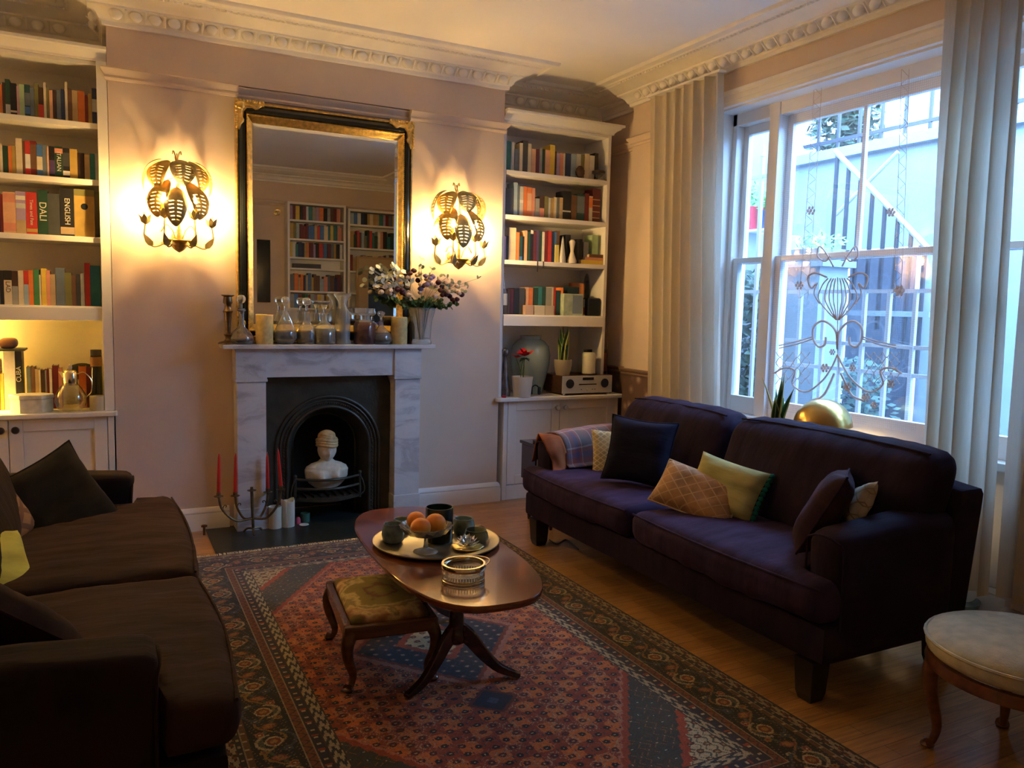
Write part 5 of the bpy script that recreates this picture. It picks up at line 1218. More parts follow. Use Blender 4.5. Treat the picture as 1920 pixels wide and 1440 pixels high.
# lamp-lit alcove
zz=ST
row([(-60,-8,200,'tan'),(-6,42,270,'orange'),(45,92,235,'dark brown'),(95,180,178,'dark green',{'b':[(.0,.30,'pale grey')]}),(183,300,250,'black',{'b':[(.10,.16,'cream')]}),(303,345,300,'pink'),(347,440,270,'pale green'),(443,540,278,'dark teal',{'b':[(.1,.32,'blue'),(.36,.75,'slate')]}),(545,618,330,'slate'),(622,690,250,'olive'),(694,780,325,'dark brown',{'b':[(0,.45,'red')]}),(784,832,235,'cream'),(838,888,330,'olive'),(892,950,380,'peach'),(953,1015,370,'dark brown'),(1020,1095,370,'slate'),(1098,1165,358,'navy'),(1168,1215,228,'cream'),(1218,1296,350,'brown'),(1300,1398,382,'tan'),(1402,1525,392,'orange'),(1530,1585,470,'dark red'),(1588,1650,440,'gold'),(1655,1755,345,'navy',{'b':[(.35,.7,'pale grey')]})],130,9.6,0,zz[0],.075,'top shelf, lamp-lit alcove','books on the top shelf of the lamp-lit alcove')
row([(-70,-5,300,'maroon'),(-2,48,285,'cream'),(52,150,320,'dark green'),(153,212,320,'orange'),(215,280,320,'gold'),(284,400,190,'cream'),(403,448,235,'brown'),(452,545,235,'white',{'b':[(.62,1,'red'),(0,.2,'red')]}),(548,655,235,'dark red',{'b':[(.2,.9,'brown')]}),(662,765,300,'blue',{'b':[(.2,.62,'cream')]}),(768,845,305,'slate'),(850,880,340,'peach'),(884,985,330,'black',{'b':[(.1,.55,'purple')]}),(988,1130,332,'dark green',{'b':[(.78,.93,'salmon')],'t':'ITALIAN','ts':.031,'label':'thick dark green book lettered ITALIAN on its spine, lamp-lit alcove'}),(1133,1255,365,'black',{'b':[(.4,.85,'dark grey'),(.1,.25,'white')]}),(1258,1392,380,'gold'),(1396,1520,450,'dark brown'),(1524,1618,480,'tan'),(1622,1712,460,'teal'),(1716,1780,470,'pale grey')],240,9.6,0,zz[1],.075,'second shelf, lamp-lit alcove','books on the second shelf of the lamp-lit alcove')
row([(-90,0,150,'navy'),(3,50,180,'dark red'),(53,280,145,'peach',{'b':[(.75,.97,'salmon'),(.05,.25,'salmon')]}),(284,460,135,'lilac',{'b':[(.0,.32,'tan'),(.8,.9,'white'),(.6,.72,'pale grey')]}),(466,665,150,'red',{'b':[(0.05,.13,'gold')],'t':'Times and Fate','ts':.024,'label':'thick red book with pale script on its spine, lamp-lit alcove'}),(670,860,110,'dark green',{'t':"DALI",'ts':.052,'label':'large dark book lettered DALI on the spine'}),(864,1075,175,'dark grey'),(1080,1330,85,'black',{'b':[(.04,.19,'tan')],'t':'ENGLISH','ts':.040,'label':'large black book lettered ENGLISH with a round picture at the foot'}),(1334,1700,100,'olive',{'b':[(.0,.86,'gold')],'label':'wide box file with gold label and dark round hole, lamp-lit alcove'})],345,9.6,0,zz[2],.06,'third shelf, lamp-lit alcove','large books on the third shelf of the lamp-lit alcove')
o_=[b for b in bpy.data.objects if 'box file' in str(b.get('label',''))][0]
hole=MB().lathe([(.001,0),(.019,0),(.019,.001),(.001,.0015)],20,T=RT((0,-.0008,.18),rx=PI/2)).build('finger_hole',mat('hole_black',(.01,.015,.02),.5),o_)
row([(-80,-5,262,'blue'),(-2,68,262,'black'),(72,212,262,'black',{'b':[(.0,.72,'cream')],'t':'LAD','tc':'k','ts':.034,'label':'black book with cream panel lettered LAD on its spine'}),(216,325,270,'dark brown',{'b':[(.0,.55,'grey')]}),(330,425,260,'cream'),(428,515,265,'red',{'b':[(0,.6,'pale blue')]}),(518,600,255,'orange'),(605,705,240,'green'),(708,742,340,'cream'),(746,835,225,'yellow'),(838,905,260,'salmon'),(909,1000,330,'tan'),(1004,1165,215,'slate'),(1168,1290,300,'olive'),(1294,1375,350,'brown'),(1379,1450,330,'dark grey'),(1454,1520,310,'pale grey'),(1524,1620,130,'red'),(1624,1810,178,'teal')],480,9.6,0,zz[3],.075,'fourth shelf, lamp-lit alcove','books on the fourth shelf of the lamp-lit alcove')
row([(-60,-2,560,'brown'),(0,45,570,'yellow',{'hmax':.22}),(48,212,430,'white'),(216,310,430,'black',{'t':'CUBA','ts':.036,'up':1,'label':'black book with white lettering CUBA behind the white box'}),(380,440,670,'slate'),(444,500,670,'brown'),(503,548,700,'tan'),(551,580,710,'cream'),(583,640,715,'dark brown'),(643,665,715,'grey'),(668,700,700,'dark red'),(703,742,700,'white'),(746,830,650,'dark red'),(834,880,690,'salmon'),(1120,1225,660,'orange'),(1229,1290,670,'dark red')],600,7.577,0,.8095,.18,'behind the glass jug','books on the worktop behind the glass jug')
# window-side alcove
row([(80,165,130,'teal'),(170,222,150,'pale grey'),(228,308,268,'slate'),(312,365,165,'cream'),(368,450,125,'dark grey'),(455,512,178,'cream'),(516,588,268,'peach'),(592,648,270,'maroon'),(652,698,255,'grey'),(702,745,270,'dark green'),(750,830,285,'peach'),(834,915,198,'yellow'),(919,942,310,'dark brown'),(945,1000,345,'lilac'),(1003,1058,345,'salmon'),(1061,1090,345,'cream'),(1094,1188,345,'navy'),(1192,1280,352,'pale blue'),(1284,1360,355,'pale grey'),(1364,1420,365,'olive'),(1424,1505,350,'cream'),(1510,1592,380,'white'),(1596,1660,340,'black')],250,9.143,940,zz[0],.085,'top shelf near the window','books on the top shelf of the window-side alcove')
row([(80,212,210,'dark grey'),(216,275,110,'pale blue'),(278,312,150,'slate'),(316,375,180,'pale grey',{'b':[(.45,.55,'white')]}),(378,438,180,'orange'),(442,520,195,'orange',{'b':[(.2,.8,'peach')]}),(524,575,205,'salmon'),(580,650,385,'grey'),(654,733,345,'dark brown',{'b':[(.05,.45,'salmon')]}),(737,800,350,'olive'),(804,843,375,'pale grey'),(847,893,380,'gold'),(897,943,365,'cream'),(946,988,365,'slate'),(992,1050,370,'tan'),(1054,1192,260,'black',{'b':[(.28,.33,'pale grey')]}),(1200,1290,330,'brown'),(1295,1425,310,'dark teal',{'b':[(.3,.92,'slate')]}),(1430,1498,300,'dark red'),(1502,1560,345,'cream',{'b':[(.55,.95,'orange')]}),(1564,1695,220,'maroon',{'b':[(.12,.15,'gold'),(.3,.33,'gold'),(.48,.51,'gold'),(.66,.69,'gold')]})],330,9.143,940,zz[1],.085,'second shelf near the window','books on the second shelf of the window-side alcove')
row([(60,125,255,'lilac'),(129,168,250,'black'),(172,296,108,'cream'),(300,352,190,'orange'),(356,402,258,'dark teal',{'b':[(.02,.18,'blue')]}),(406,436,258,'black'),(440,488,160,'peach'),(492,540,175,'dark green'),(544,590,150,'black',{'b':[(.88,1,'white')]}),(594,640,180,'maroon'),(644,690,160,'purple'),(694,738,165,'dark green'),(742,785,180,'white'),(789,840,170,'dark red'),(844,905,165,'red'),(909,948,190,'navy'),(952,990,180,'blue'),(994,1040,165,'brown'),(1160,1228,230,'black'),(1340,1380,305,'dark grey'),(1384,1430,305,'black'),(1450,1535,355,'grey'),(1600,1700,235,'pale green')],415,9.143,935,zz[2],.085,'third shelf near the window','books on the third shelf of the window-side alcove')
row([(190,235,370,'brown'),(239,290,370,'maroon'),(294,385,360,'black'),(389,480,360,'dark grey'),(500,545,345,'peach'),(549,615,350,'orange'),(620,698,355,'dark green'),(702,768,340,'teal'),(772,828,335,'dark green'),(832,925,350,'grey'),(929,958,340,'cream'),(962,996,350,'red'),(1000,1078,400,'dark teal'),(1082,1120,350,'orange'),(1460,1532,545,'cream',{'b':[(.1,.5,'red')]})],500,8.93,930,zz[3],.10,'fourth shelf near the window','books on the fourth shelf of the window-side alcove')
# flat stack on the third shelf
def flat(px0,px1,p0,p1,c,lab,yf,dep=.15,sc_=9.143,x0_=935,y0=415):
    a=at(x0_+px0/sc_,y0+p1/sc_,y=yf); b_=at(x0_+px1/sc_,y0+p1/sc_,y=yf); return a.x,b_.x
stk=[(1415,1850,.033,'yellow','yellow book at the bottom of the flat stack, third shelf'),(1490,1850,.022,'salmon','thin reddish book in the middle of the flat stack'),(1555,1852,.026,'brown','brown book on top of the flat stack, third shelf')]
z=zz[2]+.0004
for a,b_,h,c,lab in stk:
    x0,x1=flat(a,b_,0,700,c,lab,.04); x1=min(x1,3.571); t=thing('book',lab,'book',((x0+x1)/2,.045,z),group='flat stack of books on the third shelf'); w=x1-x0
    MB().box(-w/2,w/2,0,.15,0,.002).box(-w/2,w/2,0,.15,h-.002,h).box(-w/2,w/2,0,.002,.002,h-.002).build('cover',cover(c),t,smooth=False); MB().box(-w/2+.003,w/2-.003,.0025,.147,.0025,h-.0025).build('pages',pagem,t,smooth=False); z+=h+.0004
x0,x1=flat(1375,1550,0,0,'',"",.06); tag(MB().box(x0,min(x1,3.40),.065,.16,zz[2]+.0005,zz[2]+.085).build('box',mat('cobalt_box',(.02,.05,.22),.4),smooth=False,bevel=.003),'cobalt blue box beside the flat stack of books','box') if False else None
# ornaments on those shelves
def onshelf(px,pw,pt,yd,z,pb=None): 
    x,r,h=px_item(px,pw,pt,pb or pt+30,yd,z); return x,r,h
x,r,h=onshelf(1121,20,313,.05,zz[0]); t=thing('storage_jar','small glass jar with black lid at the end of the top shelf','jar',(x,.045,zz[0]+.0005)); h=.07; lathe_obj('jar',[(.001,0),(r,0),(r,h*.7),(r*.96,h*.7),(.001,.003)],clear,t,None,20,cap=False); lathe_obj('lid',[(.001,h*.7),(r*1.05,h*.7),(r*1.05,h),(.001,h)],dkknob,t,None,20)
x,r,h=onshelf(1088,15,305,.045,zz[0]); tag(MB().ball((x,.05,zz[0]+.048),.042,seg=16,rings=12,sc=(.9,.7,1.12),fn=lambda p:p*(1+.07*math.sin(p.z*260+5*math.atan2(p.y,p.x)))).build('pine_cone',mat('cone_brown',(.06,.03,.02),.8)),'dark brown pine cone in front of the top shelf books','pine cone')
x,r,h=onshelf(1055,12,443,.055,zz[2]); tag(lathe_obj('cone_vase',[(.001,0),(r,0),(r*.9,.03),(r*.25,h*.9),(.001,h)],mat('pale_lilac_glaze',(.42,.42,.46),.3),None,(x,.058,zz[2]+.0005),24),'pale grey conical ornament on the third shelf near the window','ornament')
x,r,h=onshelf(1073,15,449,.05,zz[2]); tag(lathe_obj('figurine',sc_prof([(.001,0),(1,0),(1.05,.12),(.5,.40),(.35,.5),(.55,.75),(.7,.9),(.4,.98),(.001,1)],r,h),mat('white_glaze',(.55,.50,.46),.35),None,(x,.056,zz[2]+.0005),24),'small white hourglass shaped figurine on the third shelf','figurine')
x,r,h=onshelf(1045,7,459,.05,zz[2]); tag(MB().box(x-r,x+r,.058,.066,zz[2]+.0005,zz[2]+.0005+h).build('booklet',mat('lemon_card',(.66,.58,.16),.6),smooth=False),'narrow yellow booklet in front of the third shelf books','booklet')
rb=MB()
for px,pl in ((1008,510),(1019,503)):
    a=at(px,491,y=.027); e=at(px,pl,y=.026); rb=MB(); rb.box(a.x-.004,a.x+.004,.0265,.0275,e.z,zz[2]+.002).box(a.x-.004,a.x+.004,.0265,.075,zz[2]+.0005,zz[2]+.0015); tag(rb.build('ribbon_bookmark',mat('black_ribbon',(.02,.02,.025),.6),smooth=False),'black ribbon bookmark hanging over the shelf edge, '+('longer one' if pl>505 else 'shorter one'),'bookmark',group='ribbon bookmarks on the third shelf')
# fourth shelf objects
x,r,h=onshelf(944,13,512,.05,zz[3],575); t=thing('glass_bottle','clear glass bottle with white label on the fourth shelf','bottle',(x,.055,zz[3]+.0005)); lathe_obj('bottle',sc_prof([(.001,0),(1,0),(1,.5),(.4,.68),(.3,.95),(.38,1),(.3,1),(.001,.99)],r,h),clear,t,None,24); lathe_obj('label',[(r*1.01,h*.22),(r*1.01,h*.5),(r*1.02,h*.5),(r*1.02,h*.22)],mat('label_white',(.6,.6,.58),.6),t,None,24,cap=False)
cardm=mat('pale_card',(.55,.44,.35),.7)
for i,(a,b_,lab) in enumerate(((485,625,'pale pink card box, nearest the orange book'),(640,815,'pale cream card box in front of the green books'),(820,970,'pale beige card box in front of the grey book'))):
    xa=at(930+a/8.93,575,y=.055).x; xb=at(930+b_/8.93,575,y=.055).x; tag(MB().box(xa,xb,.05,.092,zz[3]+.0005,zz[3]+.075).build('card_box',mat('pale_card_%d'%i,[(.52,.36,.28),(.56,.50,.38),(.50,.42,.32)][i],.7),smooth=False,bevel=.002),lab,'box',group='small card boxes on the fourth shelf')
xa=at(930+1130/8.93,585,y=.045).x; xb=at(930+1455/8.93,585,y=.045).x; zt_=at(1075,551,y=.045).z; xm=xa+(xb-xa)*.46
t=thing('gift_box','pale green and blue box standing on the fourth shelf','box',((xa+xb)/2,.08,zz[3]+.0005)); MB().box(xa-t.location.x,xb-t.location.x,-.035,.02,0,zt_-zz[3]).build('box',mat('pale_sage',(.42,.52,.42),.6,var=.2,vscale=15),t,smooth=False,bevel=.002); MB().box(xm-t.location.x,xb-.008-t.location.x,-.0358,-.0352,.015,zt_-zz[3]-.012).build('blue_label',mat('dusty_blue',(.20,.28,.38),.6),t,smooth=False)
xa=at(930+1190/8.93,545,y=.12).x; xb=at(930+1385/8.93,545,y=.12).x; tag(MB().box(xa,xb,.11,.19,zz[3]+.0005,at(1075,538,y=.12).z).build('box',mat('dark_teal_box',(.01,.03,.045),.4),smooth=False,bevel=.003),'dark teal box behind the pale green and blue box','box')
x,r,h=onshelf(1082,26,531,.24,zz[3],560); tag(lathe_obj('copper_tin',[(.001,0),(r,0),(r,h-.02),(r*1.03,h-.02),(r*1.03,h),(.001,h)],mat('copper',(.50,.22,.09),.3,1),None,(x,.25,zz[3]+.0005),30),'copper tin behind the boxes on the fourth shelf','tin')
xa=at(930+1542/8.93,585,y=.045).x; xb=min(3.57,at(930+1830/8.93,585,y=.045).x); zt_=at(1118,559,y=.045).z; tag(MB().box(xa,xb,.05,.17,zz[3]+.0005,zt_).build('speaker',mat('black_cloth',(.012,.016,.026),.8,bump=.2,bscale=300),bevel=.012),'small black cube speaker at the end of the fourth shelf','speaker')
x,r,h=onshelf(1115,34,507,.27,zz[3],590); gv=MB().lathe([(.001,0),(r*.7,0),(r*.8,.02),(r*.98,h*.3),(r,h*.6),(r*.9,h*.85),(r*.7,h),(r*.66,h),(r*.86,h*.82),(r*.95,h*.5),(r*.7,.02),(.001,.01)],40,cap=False); 
for k in range(30): a=k*2.4; gv.ball((r*.99*math.cos(a),r*.99*math.sin(a),h*(.12+.75*(k/30))),.013,seg=8,rings=5)
o=gv.build('bubble_glass_vase',cut,None,origin=False); o.location=(x-.005,.29,zz[3]+.0005); tag(o,'bubbled clear glass vase behind the black speaker','vase')
# ------------------------------------------------ lower niche, window side
ZW=.8095
celv=mat('sage_glass',(.34,.42,.35),.14,coat=.5,var=.1,vscale=6)
x,r,h=px_item(992,66,629,728,.25,ZW); lathe_o=lathe_obj('floor_vase',sc_prof([(.001,0),(.62,0),(.66,.05),(.80,.25),(.97,.5),(1.0,.66),(.92,.82),(.70,.91),(.50,.945),(.50,.975),(.56,1.0),(.48,1.0),(.42,.95),(.001,.93)],r,h),celv,None,(x-.005,.235,ZW+.0005),44); lathe_o.name='urn_vase'; tag(lathe_o,'big pale green glazed urn vase behind the poinsettia','vase')
def radio():
    a=at(1052,740,y=-.02); b_=at(1146,736,y=-.02); x0,x1=a.x,b_.x; zt=at(1052,706,y=-.02).z; zt=(zt+at(1145,702,y=-.02).z)/2; z0=ZW+.014; d0=-.03; d1=.27
    sx=at(1018,735,y=.2).x
    t=thing('radio','walnut cased tabletop radio and disc player with silver front','radio',((x0+x1)/2,.1,ZW+.0005)); T=(0,0,0); cx_=(x0+x1)/2
    wal=mat('walnut_case',(.10,.045,.025),.4,c2=(.055,.024,.014),vscale=4,stretch=(2,12,12)); X=lambda v:v-cx_
    h0=.0135; H=zt-ZW
    MB().box(X(x0),X(x1),d0-.1+.006,d1-.1,h0,H).build('case',wal,t,smooth=False,bevel=.003)
    fa=mat('brushed_aluminium',(.60,.62,.65),.4,.25); w=x1-x0
    MB().box(X(x0)+.002,X(x1)-.002,d0-.1,d0-.1+.0055,h0+.002,H-.002).build('front_panel',fa,t,smooth=False,bevel=.002)
    gr=mat('grille_navy',(.012,.02,.05),.6); yf=d0-.1-.0004
    for fx in (.155,.845): MB().lathe([(.001,0),(.037,0),(.037,.0015),(.034,.003),(.001,.002)],30,T=RT((X(x0)+w*fx,yf,h0+(H-h0)*.55),rx=PI/2)).build('speaker_grille',gr,t)
    m_=mat('display_black',(.02,.02,.025),.2); MB().box(X(x0)+w*.40,X(x0)+w*.62,yf-.0008,yf,H*.76,H*.9).build('display',m_,t,smooth=False); MB().box(X(x0)+w*.33,X(x0)+w*.68,yf-.0008,yf,H*.52,H*.57).build('disc_slot',m_,t,smooth=False)
    MB().lathe([(.001,0),(.010,0),(.009,.008),(.001,.009)],18,T=RT((X(x0)+w*.5,yf,H*.28),rx=PI/2)).build('dial',fa,t)
    for fx in (.38,.6,.65): MB().lathe([(.001,0),(.004,0),(.004,.002),(.001,.003)],12,T=RT((X(x0)+w*fx,yf,H*.28),rx=PI/2)).build('button',m_,t)
    for fx in (.06,.94):
        for y in (d0-.1+.02,d1-.1-.02): MB().lathe([(.001,0),(.011,0),(.012,.0135),(.001,.0135)],14,c=(X(x0)+w*fx,y,0)).build('foot',fa,t)
    return H+ZW+.0005,x0,x1
ZR,rx_0,rx_1=radio()
def snake_plant(label,loc,s,potm,seed,leaves,potr=.05,poth=.09,mat_leaf=None,name='snake_plant'):
    rr=random.Random(seed); t=thing(name,label,'potted plant',loc); lathe_obj('pot',[(.001,0),(potr*.75,0),(potr*.92,poth*.35),(potr,poth*.8),(potr*.98,poth),(potr*.9,poth),(potr*.88,poth*.9),(.001,poth*.88)],potm,t,None,30)
    g=mat('snake_leaf',(.035,.12,.03),.35,c2=(.02,.07,.02),vscale=10,stretch=(4,4,30)); ed=mat('leaf_margin',(.45,.50,.16),.4)
    for (a,L,Wd,tilt,tw) in leaves:
        mb=MB(); n=12; V=[]; mi=[]
        for i in range(n+1):
            q=i/n; w=Wd*(math.sin(PI*min(.999,q*.62+.36))**.8)*(1-q**5); out=tilt*L*(q**1.4); c=Vector((math.cos(a)*(.012+out),math.sin(a)*(.012+out),poth*.85+L*q*(1-.12*tilt)))
            s_=Vector((-math.sin(a+tw*q+.6),math.cos(a+tw*q+.6),0)); nn=Vector((s_.y,-s_.x,0))
            V+=[c-s_*w,c-s_*w*.78-nn*w*.22,c-nn*w*.3,c+s_*w*.78-nn*w*.22,c+s_*w]
        F=[];M_=[]
        for i in range(n):
            for j in range(4): k=i*5+j; F.append((k,k+1,k+6,k+5)); M_.append(1 if j in (0,3) else 0)
        mb.v=V; mb.f=F; mb.m=M_; o=mb.build('leaf',[g,ed],t,ang=180); sd=o.modifiers.new('t','SOLIDIFY'); sd.thickness=.002
    return t
p=at(1055,697,y=.05); lv=[(2.9,.22,.017,.18,.5),(3.4,.30,.019,.10,-.6),(.2,.31,.019,.12,.7),(1.4,.36,.017,.06,.3),(5.2,.27,.020,.16,-.4),(4.4,.24,.021,.12,.3),(2.2,.30,.015,.10,.2),(.8,.22,.016,.25,.4)]
snake_plant('snake plant in a beige pot standing on the radio',(p.x,.05,ZR+.0005),1,mat('beige_pot',(.40,.34,.25),.6),3,[(a,L*.95,w*1.55,t_,tw) for a,L,w,t_,tw in lv],potr=.072,poth=.125)
x,r,h=px_item(1103,22,661,694,.05,ZR); t=thing('pillar_candle','white pillar candle on a dark saucer on top of the radio','candle',(x,.05,ZR+.0005)); lathe_obj('saucer',[(.001,0),(r*1.3,0),(r*1.35,.008),(.001,.01)],dkknob,t,None,24); lathe_obj('wax',[(.001,.0105),(r,.0105),(r,h*.9),(r*.85,h),(.001,h)],whw,t,None,28)
a=at(1092,655,y=.2); b_=at(1136,658,y=.2); pf=thing('photo_frame','dark framed picture with an orange glow behind the white candle','picture frame',((a.x+b_.x)/2,.17,ZR+.0005)); w=b_.x-a.x; hh=a.z-ZR
MB().box(-w/2,w/2,0,.012,0,hh).build('frame',mahd,pf,smooth=False,bevel=.002); MB().box(-w/2+.012,w/2-.012,-.001,-.0003,.012,hh-.03).build('picture',mat('sunset_print',(.35,.07,.02),.4,c2=(.05,.02,.02),vscale=8),pf,smooth=False)
def poinsettia():
    x,r,h=px_item(979,36,706,742,-.01,ZW); y=-.005; t=thing('poinsettia','red poinsettia in a ribbed white pot on the worktop','potted plant',(x,y,ZW+.0005)); wp=mat('white_pot',(.66,.62,.54),.4)
    P_=[(.001,0),(r*.78,0)]
    for k in range(11): q=k/10; P_+= [(r*(.79+.19*q),h*q*.97),(r*(.805+.19*q),h*(q*.97+.03))]
    P_+=[(r*.93,h),(r*.9,h*.9),(.001,h*.9)]; lathe_obj('pot',P_,wp,t,None,36,ang=25)
    s=MB(); rd=mat('red_bract',(.55,.012,.02),.5); gd=mat('poinsettia_leaf',(.015,.05,.015),.5)
    top=at(985,668,y=y).z-ZW
    for (dx,dy) in ((-.01,0),(.012,.01),(.0,-.01)): s.tube(curve_pts([(dx,dy,h*.85),(dx*1.5,dy,h+.04),(.01+dx*.5,dy,top-.01)],8),.003,seg=6)
    s.tube(curve_pts([(-.01,0,h*.85),(-.02,0,h+.05),(-.055,.0,top-.02)],8),.0025,seg=6); s.build('stem',mat('stem_green'),t)
    def head(c,R,n,m,zt,nm):
        for k in range(n):
            a=k/n*2*PI+R_.uniform(-.2,.2); L=R*R_.uniform(.7,1.1); d=Vector((math.cos(a),math.sin(a)*.9,zt*R_.uniform(.5,1.4))); s_=Vector((-math.sin(a),math.cos(a),0)); w=L*.26; b=MB()
            b.add([c,c+d*L*.35+s_*w,c+d*L*.35-s_*w,c+d*L*.4+Vector((0,0,.006)),c+d*L*.7+s_*w*.7,c+d*L*.7-s_*w*.7,c+d*L-Vector((0,0,.008))],[(0,2,3),(0,3,1),(1,3,4),(2,5,3),(3,5,6),(3,6,4)]); b.build(nm,m,t,smooth=False)
    c=Vector((.012,-.005,top)); head(c,.098,11,rd,.5,'bract'); head(c+Vector((0,0,.012)),.06,7,rd,.8,'bract'); head(c-Vector((0,0,.012)),.07,5,gd,-.3,'leaf'); head(Vector((-.055,0,top-.012)),.06,8,rd,.5,'bract')
poinsettia()
x,r,h=px_item(945,14,650,740,.06,ZW); st=MB(); st.lathe(sc_prof([(.001,0),(1.3,0),(1.5,.12),(1.1,.3),(.7,.5),(.5,.7),(.45,.82),(.001,.83)],r*1.05,h),20); st.ball((0,0,h*.88),r*1.0,seg=14,rings=10,sc=(.9,1,1.15)); st.tube(curve_pts([(0,-.01,h*.95),(-r,-.02,h*.9),(-r*1.2,-.02,h*.6),(-r*.6,-.02,h*.3)],10),.007,seg=6); o=st.build('statuette',mat('pewter_figure',(.16,.15,.16),.35,.7,var=.3,vscale=20),None,origin=False); o.location=(x+.008,.07,ZW+.0005); tag(o,'dark pewter figure statuette beside the poinsettia pot','statuette')
dh=MB(); 
for sg in (-1,1): dh.lathe([(.001,0),(.03,0),(.033,.012),(.026,.024),(.001,.024)],20,T=RT((0,sg*.02,.036),rx=sg*-PI/2))
dh.tube([(0,.03*math.cos(a/12*PI),.036+.042*math.sin(a/12*PI)) for a in range(13)],.005,seg=6); o=dh.build('headphones',mat('headphone_black',(.012,.014,.02),.4),None,origin=False); q=at(1007,738,y=.03); o.location=(q.x,.06,ZW+.0012); o.rotation_euler=(0,0,1.0); tag(o,'black headphones resting between poinsettia pot and radio','headphones')
q=at(943,740,y=-.02); tag(lathe_obj('trinket',[(.001,0),(.018,0),(.02,.008),(.012,.016),(.001,.017)],mat('crimson',(.42,.02,.04),.5),None,(q.x+.008,-.02,ZW+.0005),16),'small crimson trinket at the end of the white worktop','trinket')
cb=MB(); cb.tube(curve_pts([at(1136,592,y=.02),at(1139,640,y=.025),at(1137,690,y=.02),at(1141,738,y=.0)+Vector((0,0,.004))],20),.0025,seg=6); tag(cb.build('power_cable',dkknob),'thin black cable running down the bookcase side to the radio','cable')
# ------------------------------------------------ lamp-lit worktop things
def jug():
    x,r,h=px_item(133,62,685,770,-.0,ZW); y=.035; t=thing('claret_jug','glass jug with silver collar, spout and curved handle','jug',(x,y,ZW+.0005)); sil=mat('silver_collar',(.75,.66,.42),.2,1)
    lathe_obj('glass_body',sc_prof([(.001,0),(.55,0),(.85,.06),(1.0,.20),(.98,.33),(.75,.48),(.5,.58),(.46,.62)],r,h),thin_glass('jug_glass',(.80,.82,.70),.14),t,None,36,cap=False)
    lathe_obj('silver_collar',sc_prof([(.44,.56),(.46,.57),(.44,.83),(.34,.88),(.001,.90)],r,h),sil,t,None,30,cap=False); lathe_obj('lid_knob',sc_prof([(.001,.89),(.10,.90),(.14,.94),(.12,.98),(.06,.985),(.08,1.0),(.001,1.02)],r,h),mat('ivory_knob',(.6,.55,.4),.4),t,None,16)
    MB().add([(-r*.42,-.012,h*.84),(-r*.42,.012,h*.84),(-r*.72,0,h*.86),(-r*.42,0,h*.68)],[(0,1,2),(0,2,3),(1,3,2),(0,3,1)]).build('spout',sil,t,smooth=False)
    MB().tube(curve_pts([(r*.44,0,h*.80),(r*.85,0,h*.83),(r*1.30,0,h*.66),(r*1.28,0,h*.42),(r*.98,0,h*.30)],20),.0055,seg=8,flat=.7).build('handle',sil,t)
jug()
a=at(10,772,y=-.0); b_=at(99,775,y=0); cxh=(a.x+b_.x)/2+.01; rh=(b_.x-a.x)/2*.98; hx_=thing('trinket_box','white hexagonal lidded box with faint pattern on the lamp-lit worktop','box',(cxh,.055,ZW+.0005)); pc=mat('mother_of_pearl',(.62,.60,.50),.3,var=.15,vscale=25)
def hexp(r,ry=.75): return [(r*math.cos(k*PI/3),r*ry*math.sin(k*PI/3)) for k in range(6)]
hh=at(60,738,y=.0).z-ZW; MB().prism(hexp(rh*.95),lambda p:(p[0],p[1],0),lambda p:(p[0],p[1],hh*.70)).build('box',pc,hx_,smooth=False,bevel=.002); MB().prism(hexp(rh),lambda p:(p[0],p[1],hh*.70+.0003),lambda p:(p[0],p[1],hh*.92)).build('lid',pc,hx_,smooth=False,bevel=.004)
x,r,h=px_item(183,30,743,770,.0,ZW); cc_=thing('candle_cup','small cream candle pot at the end of the lamp-lit worktop','candle pot',(x,.03,ZW+.0005)); lathe_obj('pot',[(.001,0),(r*.92,0),(r,.006),(r,h),(r*.93,h),(r*.9,h*.8),(.001,h*.78)],mat('cream_china',(.62,.54,.32),.4),cc_,None,26)
x,r,h=px_item(182,22,656,745,.12,ZW); bt=thing('liquor_bottle','dark bottle with brown band beside the bookcase stile','bottle',(x,.13,ZW+.0005)); lathe_obj('bottle',sc_prof([(.001,0),(1,0),(1,.66),(.98,.70),(.98,.90),(.001,.90)],r,h),mat('dark_glass',(.02,.018,.012),.12,coat=.4),bt,None,24); lathe_obj('band',sc_prof([(1.0,.72),(1.03,.72),(1.03,.88),(1.0,.88)],r,h),mat('amber_band',(.30,.14,.04),.4),bt,None,24,cap=False); lathe_obj('cap',sc_prof([(.001,.90),(.95,.90),(.95,1),(.001,1)],r,h),dkknob,bt,None,20)
hw_=at(155,690,y=.22); hat=MB(); hat.ball((0,0,0),.085,seg=18,rings=10,sc=(1,.8,.62)); o=hat.build('straw_bag',mat('dark_wicker',(.05,.045,.025),.8,bump=.4,bscale=120),None,origin=False); o.location=(hw_.x-.005,.285,ZW+.22); 
o.location.z=1.03; tag(o,'dark rounded wicker bag lying on the books behind the jug','bag')
# small books under the bag carry it
# stack above the white books
p0=at(0,652,y=.16); p1=at(48,648,y=.16); tb=thing('dark_tray','flat dark tray with a rolled bundle lying across the white and black books','tray',((-.62+p1.x)/2,.19,ZW+.0005)); zb_=max(at(20,657,y=.18).z,ZW+.20)
tb.location.z=zb_; wx=p1.x+.62; MB().box(-wx/2,wx/2,-.09,.10,0,.012).build('tray',mat('slate_tray',(.05,.06,.05),.5),tb,smooth=False,bevel=.003); MB().soft(-wx/2+.01,.03,-.06,.06,.0125,.075,r=.028,n=8).build('bundle',mat('russet_leather',(.22,.10,.05),.6),tb)
